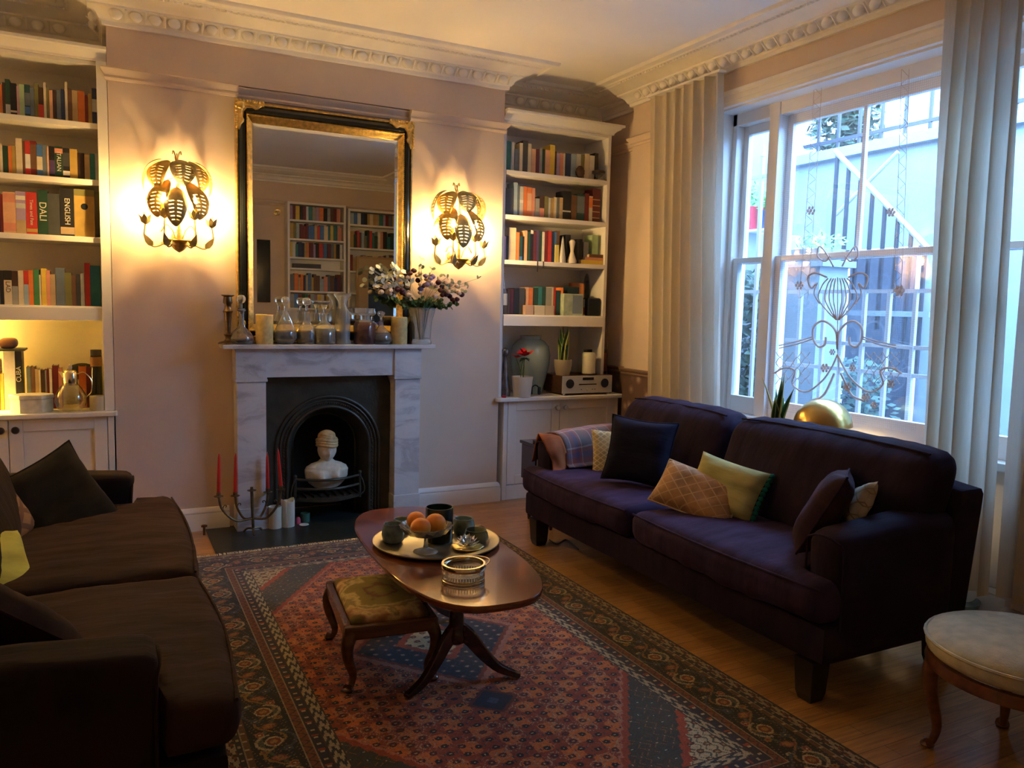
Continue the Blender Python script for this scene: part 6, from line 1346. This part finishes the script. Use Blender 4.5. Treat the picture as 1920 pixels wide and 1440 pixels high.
# table lamp standing further along the lamp-lit worktop, giving the yellow glow
lt=thing('table_lamp','small lit table lamp further along the lamp-lit worktop','lamp',(-.80,.20,ZW+.0005)); lathe_obj('base',[(.001,0),(.06,0),(.055,.015),(.02,.03),(.03,.07),(.02,.12),(.01,.15),(.001,.15)],brass,lt,None,24); lathe_obj('lamp_shade',[(.10,.17),(.065,.31),(.064,.31),(.099,.17)],cloth_mat('shade_linen',(.85,.78,.6),.6),lt,None,32,cap=False)
lathe_obj('bulb',[(.001,.15),(.02,.17),(.03,.21),(.02,.24),(.001,.25)],mat('lamp_bulb',(1,.8,.5),.4,emit=(1,.62,.15),es=LAMP),lt,None,16)
# ------------------------------------------------ curtains
lin=cloth_mat('unbleached_linen',(.74,.69,.58),.36)
def curtain(label,y0t,y1t,y0b,y1b,x,zt,zb,nf,seed,amp=.045):
    rr=random.Random(seed); ph=[rr.uniform(-.5,.5) for _ in range(nf+2)]; am=[rr.uniform(.6,1.25) for _ in range(nf+2)]
    def f(u,v):
        k=u*nf; i=int(min(k,nf-1)); q=k-i; e=.5-.5*math.cos(q*PI); a=am[i]*(1-e)+am[i+1]*e; p_=ph[i]*(1-e)+ph[i+1]*e
        s=math.sin(2*PI*k+p_*1.4*v+.5*math.sin(3*v+seed)); yt=y0t+(y1t-y0t)*u; yb=y0b+(y1b-y0b)*u; y=yt*(1-v)+yb*v+.012*math.cos(2*PI*k+p_)
        return (x+amp*a*s*(.55+.45*min(1,v*3))+.012*math.sin(7*u+2*v),y,zt+(zb-zt)*v)
    t=thing('curtain',label,'curtain',(x,(y0t+y1t)/2,zb),group=None); o=MB().grid(f,nf*16,40).build('drape',lin,t,world=True,ang=180)
    hd=MB().box(x-.03,x+.03,min(y0t,y1t),max(y0t,y1t),zt-.001,zt+.012); hd.build('heading_track',whitem,t,world=True,smooth=False); return t
curtain('pleated linen curtain hanging at the alcove end of the window',-.47,-1.255,-.62,-1.43,3.60,3.07,.03,7,2,.040)
curtain('pleated linen curtain between the glass pane and the bright gap',-2.83,-3.20,-2.87,-3.24,3.60,3.07,.20,5,5,.045)
curtain('linen curtain at the far outer side of the window, past the bright gap',-3.29,-3.95,-3.30,-3.95,3.60,3.07,.22,7,9,.040)
# ------------------------------------------------ lace panel hung in the big sash
lace_t=cloth_mat('lace_thread',(.72,.62,.58),.4)
def netmat():
    m=bpy.data.materials.new('lace_net'); m.use_nodes=True; nt=m.node_tree; nt.nodes.clear(); o=N(nt,'OutputMaterial'); mx=N(nt,'MixShader'); d=N(nt,'BsdfDiffuse'); t=N(nt,'BsdfTransparent'); tl=N(nt,'BsdfTranslucent'); m2=N(nt,'MixShader'); tc=N(nt,'TexCoord'); ch=N(nt,'TexBrick'); ch.offset=0; ch.inputs['Scale'].default_value=1; ch.inputs['Brick Width'].default_value=.012; ch.inputs['Row Height'].default_value=.012; ch.inputs['Mortar Size'].default_value=.0012; ch.inputs['Color1'].default_value=(0,0,0,1); ch.inputs['Color2'].default_value=(0,0,0,1); ch.inputs['Mortar'].default_value=(1,1,1,1)
    mp=N(nt,'Mapping'); mp.inputs['Rotation'].default_value=(0,PI/2,0); sx=N(nt,'SeparateXYZ'); cx_=N(nt,'CombineXYZ'); nt.links.new(tc.outputs['Object'],sx.inputs[0]); nt.links.new(sx.outputs[1],cx_.inputs[0]); nt.links.new(sx.outputs[2],cx_.inputs[1]); nt.links.new(cx_.outputs[0],ch.inputs[0])
    mu=N(nt,'Math',operation='MULTIPLY_ADD'); mu.inputs[1].default_value=.17; mu.inputs[2].default_value=.03; nt.links.new(ch.outputs[0],mu.inputs[0])
    d.inputs[0].default_value=(.72,.68,.66,1); tl.inputs[0].default_value=(.72,.68,.66,1); nt.links.new(d.outputs[0],m2.inputs[1]); nt.links.new(tl.outputs[0],m2.inputs[2]); nt.links.new(mu.outputs[0],mx.inputs[0]); nt.links.new(t.outputs[0],mx.inputs[1]); nt.links.new(m2.outputs[0],mx.inputs[2]); nt.links.new(mx.outputs[0],o.inputs[0]); return m
LX=3.80
def LP(px,py): return at(px,py,x=LX)
lc=thing('lace_panel','sheer lace panel with scroll and rose motifs hanging in the big sash','lace curtain',(LX,-2.1,.85)); 
a_,b_=-1.60,-2.68
MB().grid(lambda u,v:(LX+.004*math.sin(u*22),a_+(b_-a_)*u,2.76-(2.76-.88)*v),60,30).build('net',netmat(),lc,world=True,ang=180)
lt_=MB()
def ln(pts,r=.004,n=24): lt_.tube(curve_pts([LP(*p)+Vector((-.006,0,0)) for p in pts],n),r*.95,seg=6,flat=1)
for xa,xb in ((1528,1500),(1542,1516),(1692,1676),(1706,1690)): ln([(xa,165 if xa<1600 else 130),((xa+xb)/2,380),(xb,560)],.0016)
for k in range(30):
    t0=k/30; t1=(k+1)/30
    for (u0,u1,v0,v1,yt) in ((1528,1500,1542,1516,165),(1692,1676,1706,1690,130)):
        A=(u0+(u1-u0)*t0,yt+(560-yt)*t0); B=(v0+(v1-v0)*t1,yt+(560-yt)*t1); 
        if k%2: A,B=(v0+(v1-v0)*t0,A[1]),(u0+(u1-u0)*t1,B[1])
        lt_.tube([LP(*A)+Vector((-.006,0,0)),LP(*B)+Vector((-.006,0,0))],.0014,seg=4)
# central urn, scrolls and swags
for s in (-1,1):
    c=1572
    for w in (8,16,24,36): ln([(c+s*2,600),(c+s*w*.5,585),(c+s*w,560),(c+s*w*.8,535),(c+s*w*.5,522)],.0042)
    ln([(c,655),(c+s*4,620),(c+s*26,602),(c+s*44,612),(c+s*46,634),(c+s*36,650),(c+s*24,646),(c+s*22,632)],.0075,32)
    ln([(c+s*48,632),(c+s*75,640),(c+s*110,648)],.004); ln([(c+s*48,636),(c+s*75,645),(c+s*110,653)],.004)
    ln([(c+s*8,500),(c+s*20,478),(c+s*34,462),(c+s*38,480),(c+s*24,490),(c+s*14,480)],.005)
    ln([(c+s*20,520),(c+s*42,512),(c+s*56,520),(c+s*50,540),(c+s*40,532)],.006); ln([(c+s*38,530),(c+s*44,550),(c+s*34,570)],.004)
    for k in range(4):
        for j in range(3): x0=c+s*(52+k*16); y0=660+j*20; ln([(x0,y0),(x0+s*8,y0+10),(x0+s*16,y0)],.0022,6); ln([(x0,y0+20),(x0+s*8,y0+10),(x0+s*16,y0+20)],.0022,6)
    ln([(c,665),(c+s*12,690),(c+s*30,715),(c+s*60,735),(c+s*85,720),(c+s*80,695),(c+s*100,690),(c+s*120,700)],.006,36)
    ln([(c+s*6,700),(c+s*26,740),(c+s*50,752)],.007)
ln([(1572,520),(1572,600),(1572,660),(1575,700)],.0035)
for (px,py,k) in ((1522,395,1),(1672,398,1),(1500,535,1),(1688,545,1.2),(1562,660,.7),(1548,690,1),(1590,725,1),(1625,745,1),(1672,720,.9),(1600,690,.8),(1640,760,.8)):
    for q in range(6):
        a=q*PI/3; lt_.ball(LP(px+6*k*math.cos(a),py+6*k*math.sin(a))+Vector((-.006,0,0)),.010*k,seg=7,rings=4,sc=(.25,1,1))
    lt_.ball(LP(px,py)+Vector((-.008,0,0)),.011*k,seg=8,rings=5,sc=(.3,1,1))
lt_.build('motifs',lace_t,lc,world=True)
# ------------------------------------------------ behind the sofa: console, plant, brass lamp
ct=thing('console_table','narrow dark console table behind the purple sofa','console table',(3.49,-2.15,0)); MB().box(3.36,3.62,-2.75,-1.6,.735,.76).build('tabletop',mahd,ct,world=True,smooth=False,bevel=.003)
for y in (-2.70,-1.65):
    for x in (3.385,3.595): MB().box(x-.02,x+.02,y-.02,y+.02,0,.734).build('leg',mahd,ct,world=True,smooth=False)
p=at(1540,797,x=3.49); 
def mushroom():
    rr=.155; zb=p.z; t=thing('table_lamp','brass mushroom table lamp behind the purple sofa','lamp',(3.50,p.y,.7605)); z=zb-.7605
    br=mat('satin_brass',(.60,.42,.14),.28,1); lathe_obj('lamp_shade',[(max(.001,rr*math.cos(k*PI/32)),z+rr*.94*math.sin(k*PI/32)) for k in range(17)]+[(max(.001,(rr-.004)*math.cos(k*PI/32)),z+(rr-.006)*.94*math.sin(k*PI/32)) for k in range(16,-1,-1)],br,t,None,56,cap=False,ang=180)
    lathe_obj('base',[(.001,0),(.075,0),(.075,.012),(.03,.03),(.022,z*.6),(.032,z+.02),(.001,z+.03)],br,t,None,36)
mushroom()
lathe_m=[o for o in bpy.data.objects if o.get('label')=='brass mushroom table lamp behind the purple sofa'][0]
MB().ball((0,0,p.z-.7605+.05),.028,seg=16,rings=10).build('bulb',mat('mushroom_bulb',(1,.85,.6),.4,emit=(1,.66,.28),es=90),lathe_m)
p2=at(1452,800,x=3.47)
snake_plant('snake plant with broad leaves behind the purple sofa',(3.47,p2.y-.02,.7605),1,mat('grey_pot',(.2,.2,.2),.6),11,[(1.75,.31,.030,.35,.3),(1.2,.24,.026,.12,-.3),(4.9,.34,.028,.06,.4),(4.2,.32,.026,.10,-.4),(5.4,.26,.026,.28,.3),(3.5,.20,.03,.2,.3),(0.2,.20,.03,.2,.3)],potr=.075,poth=.07)
# ------------------------------------------------ corner by the far curtain
q=at(1822,1128,z=0); gd=thing('glass_demijohn','pale aqua glass dish on the floor behind the sofa end','glass dish',(3.45,-3.62,0)) if False else None
o=lathe_obj('glass_dish',[(.001,0),(.10,0),(.12,.03),(.13,.07),(.125,.07),(.11,.03),(.001,.012)],mat('aqua_glass',(.45,.65,.65),.1,trans=.6,ior=1.4),None,(3.80,-2.95,.0005),36); tag(o,'pale aqua glass dish on the floor behind the sofa end','glass dish')
def tripod():
    q=at(1895,1185,x=3.35); t=thing('pedestal_table','dark mahogany pedestal table foot just beyond the far curtain','side table',(3.79,-3.09,0))
    MB().lathe([(.001,.06),(.08,.07),(.12,.12),(.13,.155),(.001,.155)],36).build('bowl_base',mahd,t)
    MB().lathe([(.001,.156),(.05,.156),(.03,.30),(.026,.5),(.05,.66),(.001,.66)],24).build('pedestal',mahd,t); MB().lathe([(.001,.66),(.12,.66),(.125,.67),(.12,.68),(.001,.68)],36).build('tabletop',mahd,t)
    for a in (3.95,2.5,1.3): 
        MB().tube(curve_pts([(.05*math.cos(a),.05*math.sin(a),.09),(.11*math.cos(a),.11*math.sin(a),.08),(.15*math.cos(a),.15*math.sin(a),.03),(.18*math.cos(a),.18*math.sin(a),.016)],12),lambda u:.022-.008*u,seg=8).build('leg',mat('honey_wood',(.20,.10,.04),.35),t)
# ------------------------------------------------ outside: basement area with steps, railings and street beyond
ren=mat('daylight_tinted_render',(.19,.235,.27),.9,var=.05,vscale=3); pave=mat('area_paving',(.22,.23,.24),.9,var=.15,vscale=4)  # white render with the blue of daylight mixed into its colour
struct(MB().box(4.02,16,-12,8,-.3,-.2).build('ground_outside',pave,smooth=False)); 
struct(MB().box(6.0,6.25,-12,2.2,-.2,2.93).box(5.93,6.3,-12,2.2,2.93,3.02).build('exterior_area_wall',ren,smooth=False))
struct(MB().box(6.25,16,-12,8,2.6,2.86).build('exterior_street',pave,smooth=False))
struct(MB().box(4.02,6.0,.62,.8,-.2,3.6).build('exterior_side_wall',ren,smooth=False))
bk=bpy.data.materials.new('pale_brick'); bk.use_nodes=True; nt=bk.node_tree; b=nt.nodes['Principled BSDF']; tc=N(nt,'TexCoord'); sx=N(nt,'SeparateXYZ'); cx_=N(nt,'CombineXYZ'); br=N(nt,'TexBrick'); br.inputs['Scale'].default_value=1; br.inputs['Brick Width'].default_value=.26; br.inputs['Row Height'].default_value=.085; br.inputs['Mortar Size'].default_value=.012; br.inputs['Color1'].default_value=(.26,.24,.19,1); br.inputs['Color2'].default_value=(.26,.24,.19,1); br.inputs['Mortar'].default_value=(.40,.38,.33,1)
nt.links.new(tc.outputs['Object'],sx.inputs[0]); nt.links.new(sx.outputs[1],cx_.inputs[0]); nt.links.new(sx.outputs[2],cx_.inputs[1]); nt.links.new(cx_.outputs[0],br.inputs[0]); nt.links.new(br.outputs[0],b.inputs['Base Color'])
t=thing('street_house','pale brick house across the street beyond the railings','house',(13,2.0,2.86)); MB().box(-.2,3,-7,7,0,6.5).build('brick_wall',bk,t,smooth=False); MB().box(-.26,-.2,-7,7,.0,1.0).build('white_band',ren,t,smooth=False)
for y in (-4,-1.5,1,3.5): f=MB().box(-.25,-.2,y-.5,y+.5,2.0,3.6).build('window',whitem,t,smooth=False); MB().box(-.26,-.251,y-.42,y+.42,2.08,3.52).build('pane',mat('dark_pane',(.03,.04,.05),.1),f,smooth=False)
dkm=mat('black_railing',(.02,.025,.035),.4)
# street railings
t=thing('street_railings','black iron railings along the top of the white area wall','railings',(6.12,-1,3.02))
for y in np.arange(-4.0,0.4,.235): MB().box(-.012,.012,y+1-.012,y+1+.012,0,1.1).build('bar',dkm,t,smooth=False)
MB().box(-.015,.015,-3.0,1.4,1.0,1.03).box(-.015,.015,-3.0,1.4,.10,.13).build('rail',dkm,t,smooth=False)
# dark door / window in the area wall
d0=at(1600,480,x=6.0); d1=at(1712,690,x=6.0); t=thing('area_door','dark slatted door in the white area wall','door',(5.97,(d0.y+d1.y)/2,-.2)); hw=abs(d0.y-d1.y)/2
MB().box(0,.03,-hw,hw,0,d0.z+.2).build('door_panel',mat('blue_black',(.045,.06,.085),.5),t,smooth=False); MB().box(-.02,.0,-hw-.05,-hw,0,d0.z+.25).box(-.02,0,hw,hw+.05,0,d0.z+.25).box(-.02,0,-hw-.05,hw+.05,d0.z+.2,d0.z+.25).build('door_frame',whitem,t,smooth=False)
# steps down from the street, with handrails
t=thing('area_steps','grey blue stone steps descending from the street on the far side','steps',(5.6,.0,-.2))
n=9; s0=at(1540,300,x=5.7); 
for i in range(n): MB().box(-.35,.37,-.9+i*.16,-.9+(i+1)*.16+.02,0,1.25+i*.17).build('step',mat('blue_stone',(.30,.34,.38),.8),t,smooth=False) if i>4 else None
hr=thing('handrail','slanting metal handrail with dark balusters over the area steps','handrail',(5.25,-.4,0)); A=at(1566,283,x=5.25); B=at(1742,468,x=5.25); MB().tube([A-Vector((5.25,-.4,0)),B-Vector((5.25,-.4,0))],.022,seg=8).build('rail',mat('galvanised',(.45,.47,.5),.4,.6),hr)
A2=at(1684,285,x=5.7); B2=at(1568,402,x=5.7); MB().tube([A2-Vector((5.25,-.4,0)),B2-Vector((5.25,-.4,0))],.018,seg=8).build('rail',mat('galvanised'),hr)
for k in range(8):
    q=k/7.5+.03; P_=A.lerp(B,q); MB().box(-.012,.012,P_.y+.4-.012,P_.y+.4+.012,P_.z-(.95),P_.z-.01).build('baluster',dkm,hr,smooth=False)
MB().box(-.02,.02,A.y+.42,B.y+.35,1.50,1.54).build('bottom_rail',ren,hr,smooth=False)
# planter shelf and greenery
def foliage(name,label,cat,c,dim,n,m,r=.04,seed=0,shape='box'):
    rr=random.Random(seed); mb=MB()
    for k in range(n):
        p_=Vector((rr.uniform(-1,1)*dim[0],rr.uniform(-1,1)*dim[1],rr.uniform(0,1)*dim[2])); d=Vector((rr.uniform(-1,1),rr.uniform(-1,1),rr.uniform(-.7,.7))).normalized(); e=d.orthogonal().normalized(); s=r*rr.uniform(.6,1.3)
        mb.add([p_-d*s,p_+e*s*.55,p_+d*s,p_-e*s*.55],[(0,1,2,3)])
    o=mb.build(name,m,None,smooth=False,origin=False); o.location=c; return tag(o,label,cat)
ivy=mat('ivy_green',(.02,.05,.03),.6,var=.4,vscale=8); gr2=mat('bright_leaf',(.12,.38,.08),.6)
c=at(1400,735,x=4.75); foliage('ivy_bush','dark ivy bush growing outside behind the narrow side sash','bush',(4.80,c.y+.18,-.2),(.22,.38,2.05),2600,ivy,.05,1)
c=at(1520,760,x=4.9); foliage('shrub','blue green shrub outside behind the lower corner of the big sash','bush',(5.35,-1.0,-.2),(.2,.30,1.35),900,mat('grey_green_leaf',(.05,.11,.09),.6),.045,4)
c=at(1575,280,x=6.6); foliage('clipped_hedge','dark clipped hedge behind the railings above the steps','hedge',(6.95,c.y+.25,2.86),(.3,.24,1.25),1700,ivy,.06,2)
def planter(label,px0,px1,py0,py1,x,m):
    a=at(px0,py0,x=x); b_=at(px1,py1,x=x); t=thing('planter',label,'planter',(x,(a.y+b_.y)/2,min(a.z,b_.z))); w=abs(a.y-b_.y)/2; h=abs(a.z-b_.z); MB().add([(-w*.7,-w*.75,0),(w*.7,-w*.75,0),(w*.7,w*.75,0),(-w*.7,w*.75,0),(-w,-w,h),(w,-w,h),(w,w,h),(-w,w,h)],[(3,2,1,0),(4,5,6,7),(0,1,5,4),(1,2,6,5),(2,3,7,6),(3,0,4,7)]).build('pot',m,t,smooth=False,bevel=.003)
    rr=random.Random(5); mb=MB()
    for k in range(120):
        p_=Vector((rr.gauss(0,w*.6),rr.gauss(0,w*.7),h+rr.uniform(0,h*1.1))); d=Vector((rr.uniform(-1,1),rr.uniform(-1,1),rr.uniform(-.2,1))).normalized(); e=d.orthogonal().normalized(); s=.03; mb.add([p_-d*s,p_+e*s*.5,p_+d*s,p_-e*s*.5],[(0,1,2,3)])
    mb.build('leaves',gr2,t,smooth=False); return t
redp=mat('red_plastic',(.60,.03,.05),.4)
planter('red planter with green leaves hanging outside behind the narrow sash',1399,1421,391,430,5.3,redp); planter('blue planter with green leaves beside the red hanging planter',1430,1445,396,428,5.3,mat('navy_plastic',(.03,.05,.12),.4))
planter('red pot among the shrubs outside the big sash',1520,1538,660,690,5.2,redp)
sh=thing('hanging_shelf','wall bracket shelf holding the hanging planters','shelf',(5.32,-.0,at(1421,431,x=5.3).z-.02)); ya=at(1396,430,x=5.3).y; yb=at(1447,430,x=5.3).y; MB().box(-.1,.1,yb,ya,0,.018).box(.08,.68,ya-.02,ya,0,.018).build('board',whitem,sh,smooth=False)
planter('shallow trough of pale green leaves on the ledge outside',1505,1560,470,492,4.9,mat('stone_trough',(.3,.3,.28),.8))
q1=at(1500,492,x=4.9); q2=at(1565,492,x=4.9)
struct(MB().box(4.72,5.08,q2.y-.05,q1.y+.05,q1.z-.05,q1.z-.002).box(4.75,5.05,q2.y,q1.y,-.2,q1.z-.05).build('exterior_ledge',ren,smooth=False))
# white security bars outside the window
bar=mat('white_iron',(.38,.40,.42),.5)
t=thing('window_bars','white spiked iron bars outside the narrow side sash','window bars',(4.3,-.85,.3))
def bars(t,ys,z1,spike,rails,y0,y1,r=.012):
    for y in ys:
        m=MB(); m.box(-r,r,y-t.location.y-r,y-t.location.y+r,0,z1-.3-(.10 if spike else 0))
        if spike: zt=z1-.3; yy=y-t.location.y; m.add([(-r*1.3,yy-r*1.3,zt-.10),(r*1.3,yy-r*1.3,zt-.10),(r*1.3,yy+r*1.3,zt-.10),(-r*1.3,yy+r*1.3,zt-.10),(0,yy,zt)],[(3,2,1,0),(0,1,4),(1,2,4),(2,3,4),(3,0,4)])
        m.build('bar',bar,t,smooth=False)
    for z in rails: MB().box(-.008,.008,y1-t.location.y,y0-t.location.y,z-.3-.012,z-.3+.012).build('rail',bar,t,smooth=False)
bars(t,[-.58,-.756,-.932,-1.108],2.75,True,[2.505,1.66],-.45,-1.2)
t=thing('window_bars','white iron guard railing outside the lower part of the big sash','window bars',(4.3,-2.0,.3)); bars(t,[-1.37,-1.58,-1.735,-1.90,-2.08,-2.26,-2.45,-2.65],1.655,False,[1.655,1.315,1.145],-1.25,-2.8)
# ------------------------------------------------ the wall behind the camera, seen in the mirror
YM=5.62   # depth at which the mirror image shows the far bookcases
def mv(px,py): q=at(px,py,y=YM-.035); return q.x,q.z
yfb=-YM
def farcase(label,px0,px1,pytop,shelf_px,x0=None,x1=None):
    xa,zt=mv(px0,pytop); xb,_=mv(px1,pytop); 
    t=thing('bookcase',label,'bookcase',((xa+xb)/2,yfb,0)); th=.03; c=MB(); c.box(xa,xa+th,YB+.001,yfb+.07,0,zt).box(xb-th,xb,YB+.001,yfb+.07,0,zt).box(xa+th,xb-th,YB+.001,YB+.008,.0,zt).box(xa+th,xb-th,YB+.008,yfb+.07,zt-th,zt)
    c.build('carcass',whitem,t,world=True,smooth=False)
    zs=[mv((px0+px1)/2,p)[1] for p in shelf_px]
    for z in zs: MB().box(xa+th,xb-th,YB+.009,yfb+.068,z-.025,z).build('shelf',whitem,t,world=True,smooth=False)
    return xa+th,xb-th,zs,zt-th
cols=['black','brown','dark red','tan','orange','cream','dark green','white','slate','navy','grey','red','gold','teal','pale blue','maroon','yellow','olive','salmon','blue','lilac']
rb_=random.Random(21)
def fillrow(xa,xb,z,ht,where,grp,skip=None):
    x=xa+.006
    while x<xb-.03:
        w=rb_.uniform(.028,.058); h=min(ht-.02,rb_.uniform(.17,.25)); 
        if x+w>xb-.004: break
        c=rb_.choice(cols); t=book(x,x+w,h,z,yfb+.055,.12,c,face=1); tag(t,where,'book',grp); x+=w+.0015
xa,xb,zs,zt=farcase('tall white bookcase reflected in the mirror beside the doorway edge',537,646,378,[415,450,484,504,546,578])
rows=['top','second','third',None,'fifth','sixth']
tops=[zt]+[z-.025 for z in zs]
for k,z in enumerate(zs):
    if rows[k]: fillrow(xa,xb,z,tops[k]-z,f'book seen in the mirror on the {rows[k]} shelf of the far bookcase',f'mirrored books, far bookcase, {rows[k]} shelf')
tag(MB().box(xa+.05,xa+.42,yfb-.05,yfb+.05,zs[3]+.0005,zs[3]+.06).build('disc_player',dkknob,smooth=False),'flat black player on a shelf of the mirrored far bookcase','disc player')
xa2,xb2,zs2,zt2=farcase('second white bookcase reflected in the mirror behind the framed print',650,762,392,[424,467,510,550])
tops=[zt2]+[z-.025 for z in zs2]
for k,z in enumerate(zs2[:3]): fillrow(xa2,xb2,z,tops[k]-z,f'book seen in the mirror on the {rows[k] or "fourth"} shelf of the second far bookcase',f'mirrored books, second far bookcase, {rows[k] or "fourth"} shelf')
# framed print leaning in front
x0,zt=mv(664,481); x1,_=mv(780,481); pf=thing('framed_print','large framed blue print with beige mount reflected in the mirror','framed print',((x0+x1)/2,yfb+.12,.0)); w=(x1-x0)/2; z0=.62; MB().box(-w,w,-.02,0,z0,zt).build('frame',mat('oak_frame',(.42,.28,.13),.5),pf,smooth=False); MB().box(-w+.03,w-.03,0.0003,.004,z0+.03,zt-.03).build('mount',mat('beige_mount',(.50,.38,.24),.8),pf,smooth=False); MB().box(-w+.17,w-.17,.0045,.007,z0+.15,zt-.16).build('picture',mat('blue_print',(.03,.09,.25),.5,c2=(.02,.03,.05),vscale=4),pf,smooth=False)
tag(MB().box(pf.location.x-w-.02,pf.location.x+w+.02,YB+.25-.12,yfb+.16,.0,.615).build('low_chest',mahd,smooth=False,bevel=.004),'low dark chest under the mirrored framed print','chest') if False else None
pf.location.z=0
MB().box(-w+.06,w-.06,-.045,-.021,0,z0+.1).build('stand',mahd,pf,smooth=False)
# wall-mounted dark panel and bookshelf sliver
xa,zt=mv(482,448); xb,zb_=mv(509,567); tag(MB().box(xa,xb,YB+.002,YB+.06,zb_,zt).build('wall_screen',mat('screen_black',(.01,.014,.018),.12),smooth=False,bevel=.004),'narrow dark wall screen reflected in the mirror','screen')
x3,z3=mv(520,398); t=thing('wall_hook','small curled brass wall light reflected near the far bookcase','wall light',(x3,YB,z3)); MB().tube(curve_pts([(0,.005,-.03),(.04,.04,-.02),(.05,.05,.03),(.0,.05,.04),(-.03,.04,.01)],16),.006,seg=6).build('scroll_arm',brass,t); MB().lathe([(.001,0),(.03,0),(.025,.008),(.001,.01)],16,T=RT((0,.001,0),rx=-PI/2)).build('rose',brass,t)
xa3,xb3,zs3,zt3=farcase('third white bookcase at the mirror edge beyond the dark screen',440,479,392,[424,467,510,550])
for k,z in enumerate(zs3[:3]): fillrow(xa3,xb3,z,.28,f'book seen in the mirror on the {rows[k] or "fourth"} shelf of the edge bookcase',f'mirrored books, edge bookcase, {rows[k] or "fourth"} shelf')
WORLD=5.8; EXPO=2.7
# ------------------------------------------------ light
w=bpy.data.worlds.new('world'); sc.world=w; w.use_nodes=True; bg=w.node_tree.nodes['Background']
bg.inputs[0].default_value=(.31,.56,1.0,1); bg.inputs[1].default_value=WORLD
pl=bpy.data.lights.new('sky_portal','AREA'); pl.shape='RECTANGLE'; pl.size=2.1; pl.size_y=2.0; pl.cycles.is_portal=True
po=bpy.data.objects.new('sky_portal',pl); COL.objects.link(po); po.location=(4.06,-2.19,1.83); po.rotation_euler=(0,math.radians(90),0)
sc.view_settings.view_transform='Standard'; sc.view_settings.look='None'; sc.view_settings.gamma=1; sc.view_settings.use_curve_mapping=False
sc.view_settings.exposure=EXPO
c=sc.cycles
c.use_denoising=True
try: c.denoiser='OPENIMAGEDENOISE'; c.denoising_input_passes='RGB_ALBEDO_NORMAL'
except Exception: pass
c.max_bounces=12; c.diffuse_bounces=8; c.glossy_bounces=5; c.transmission_bounces=8; c.transparent_max_bounces=16
c.caustics_reflective=False; c.caustics_refractive=False; c.sample_clamp_indirect=12; c.sample_clamp_direct=0; c.blur_glossy=.5
c.use_light_tree=True
for o in bpy.data.objects:
    if '_o' in o: del o['_o']
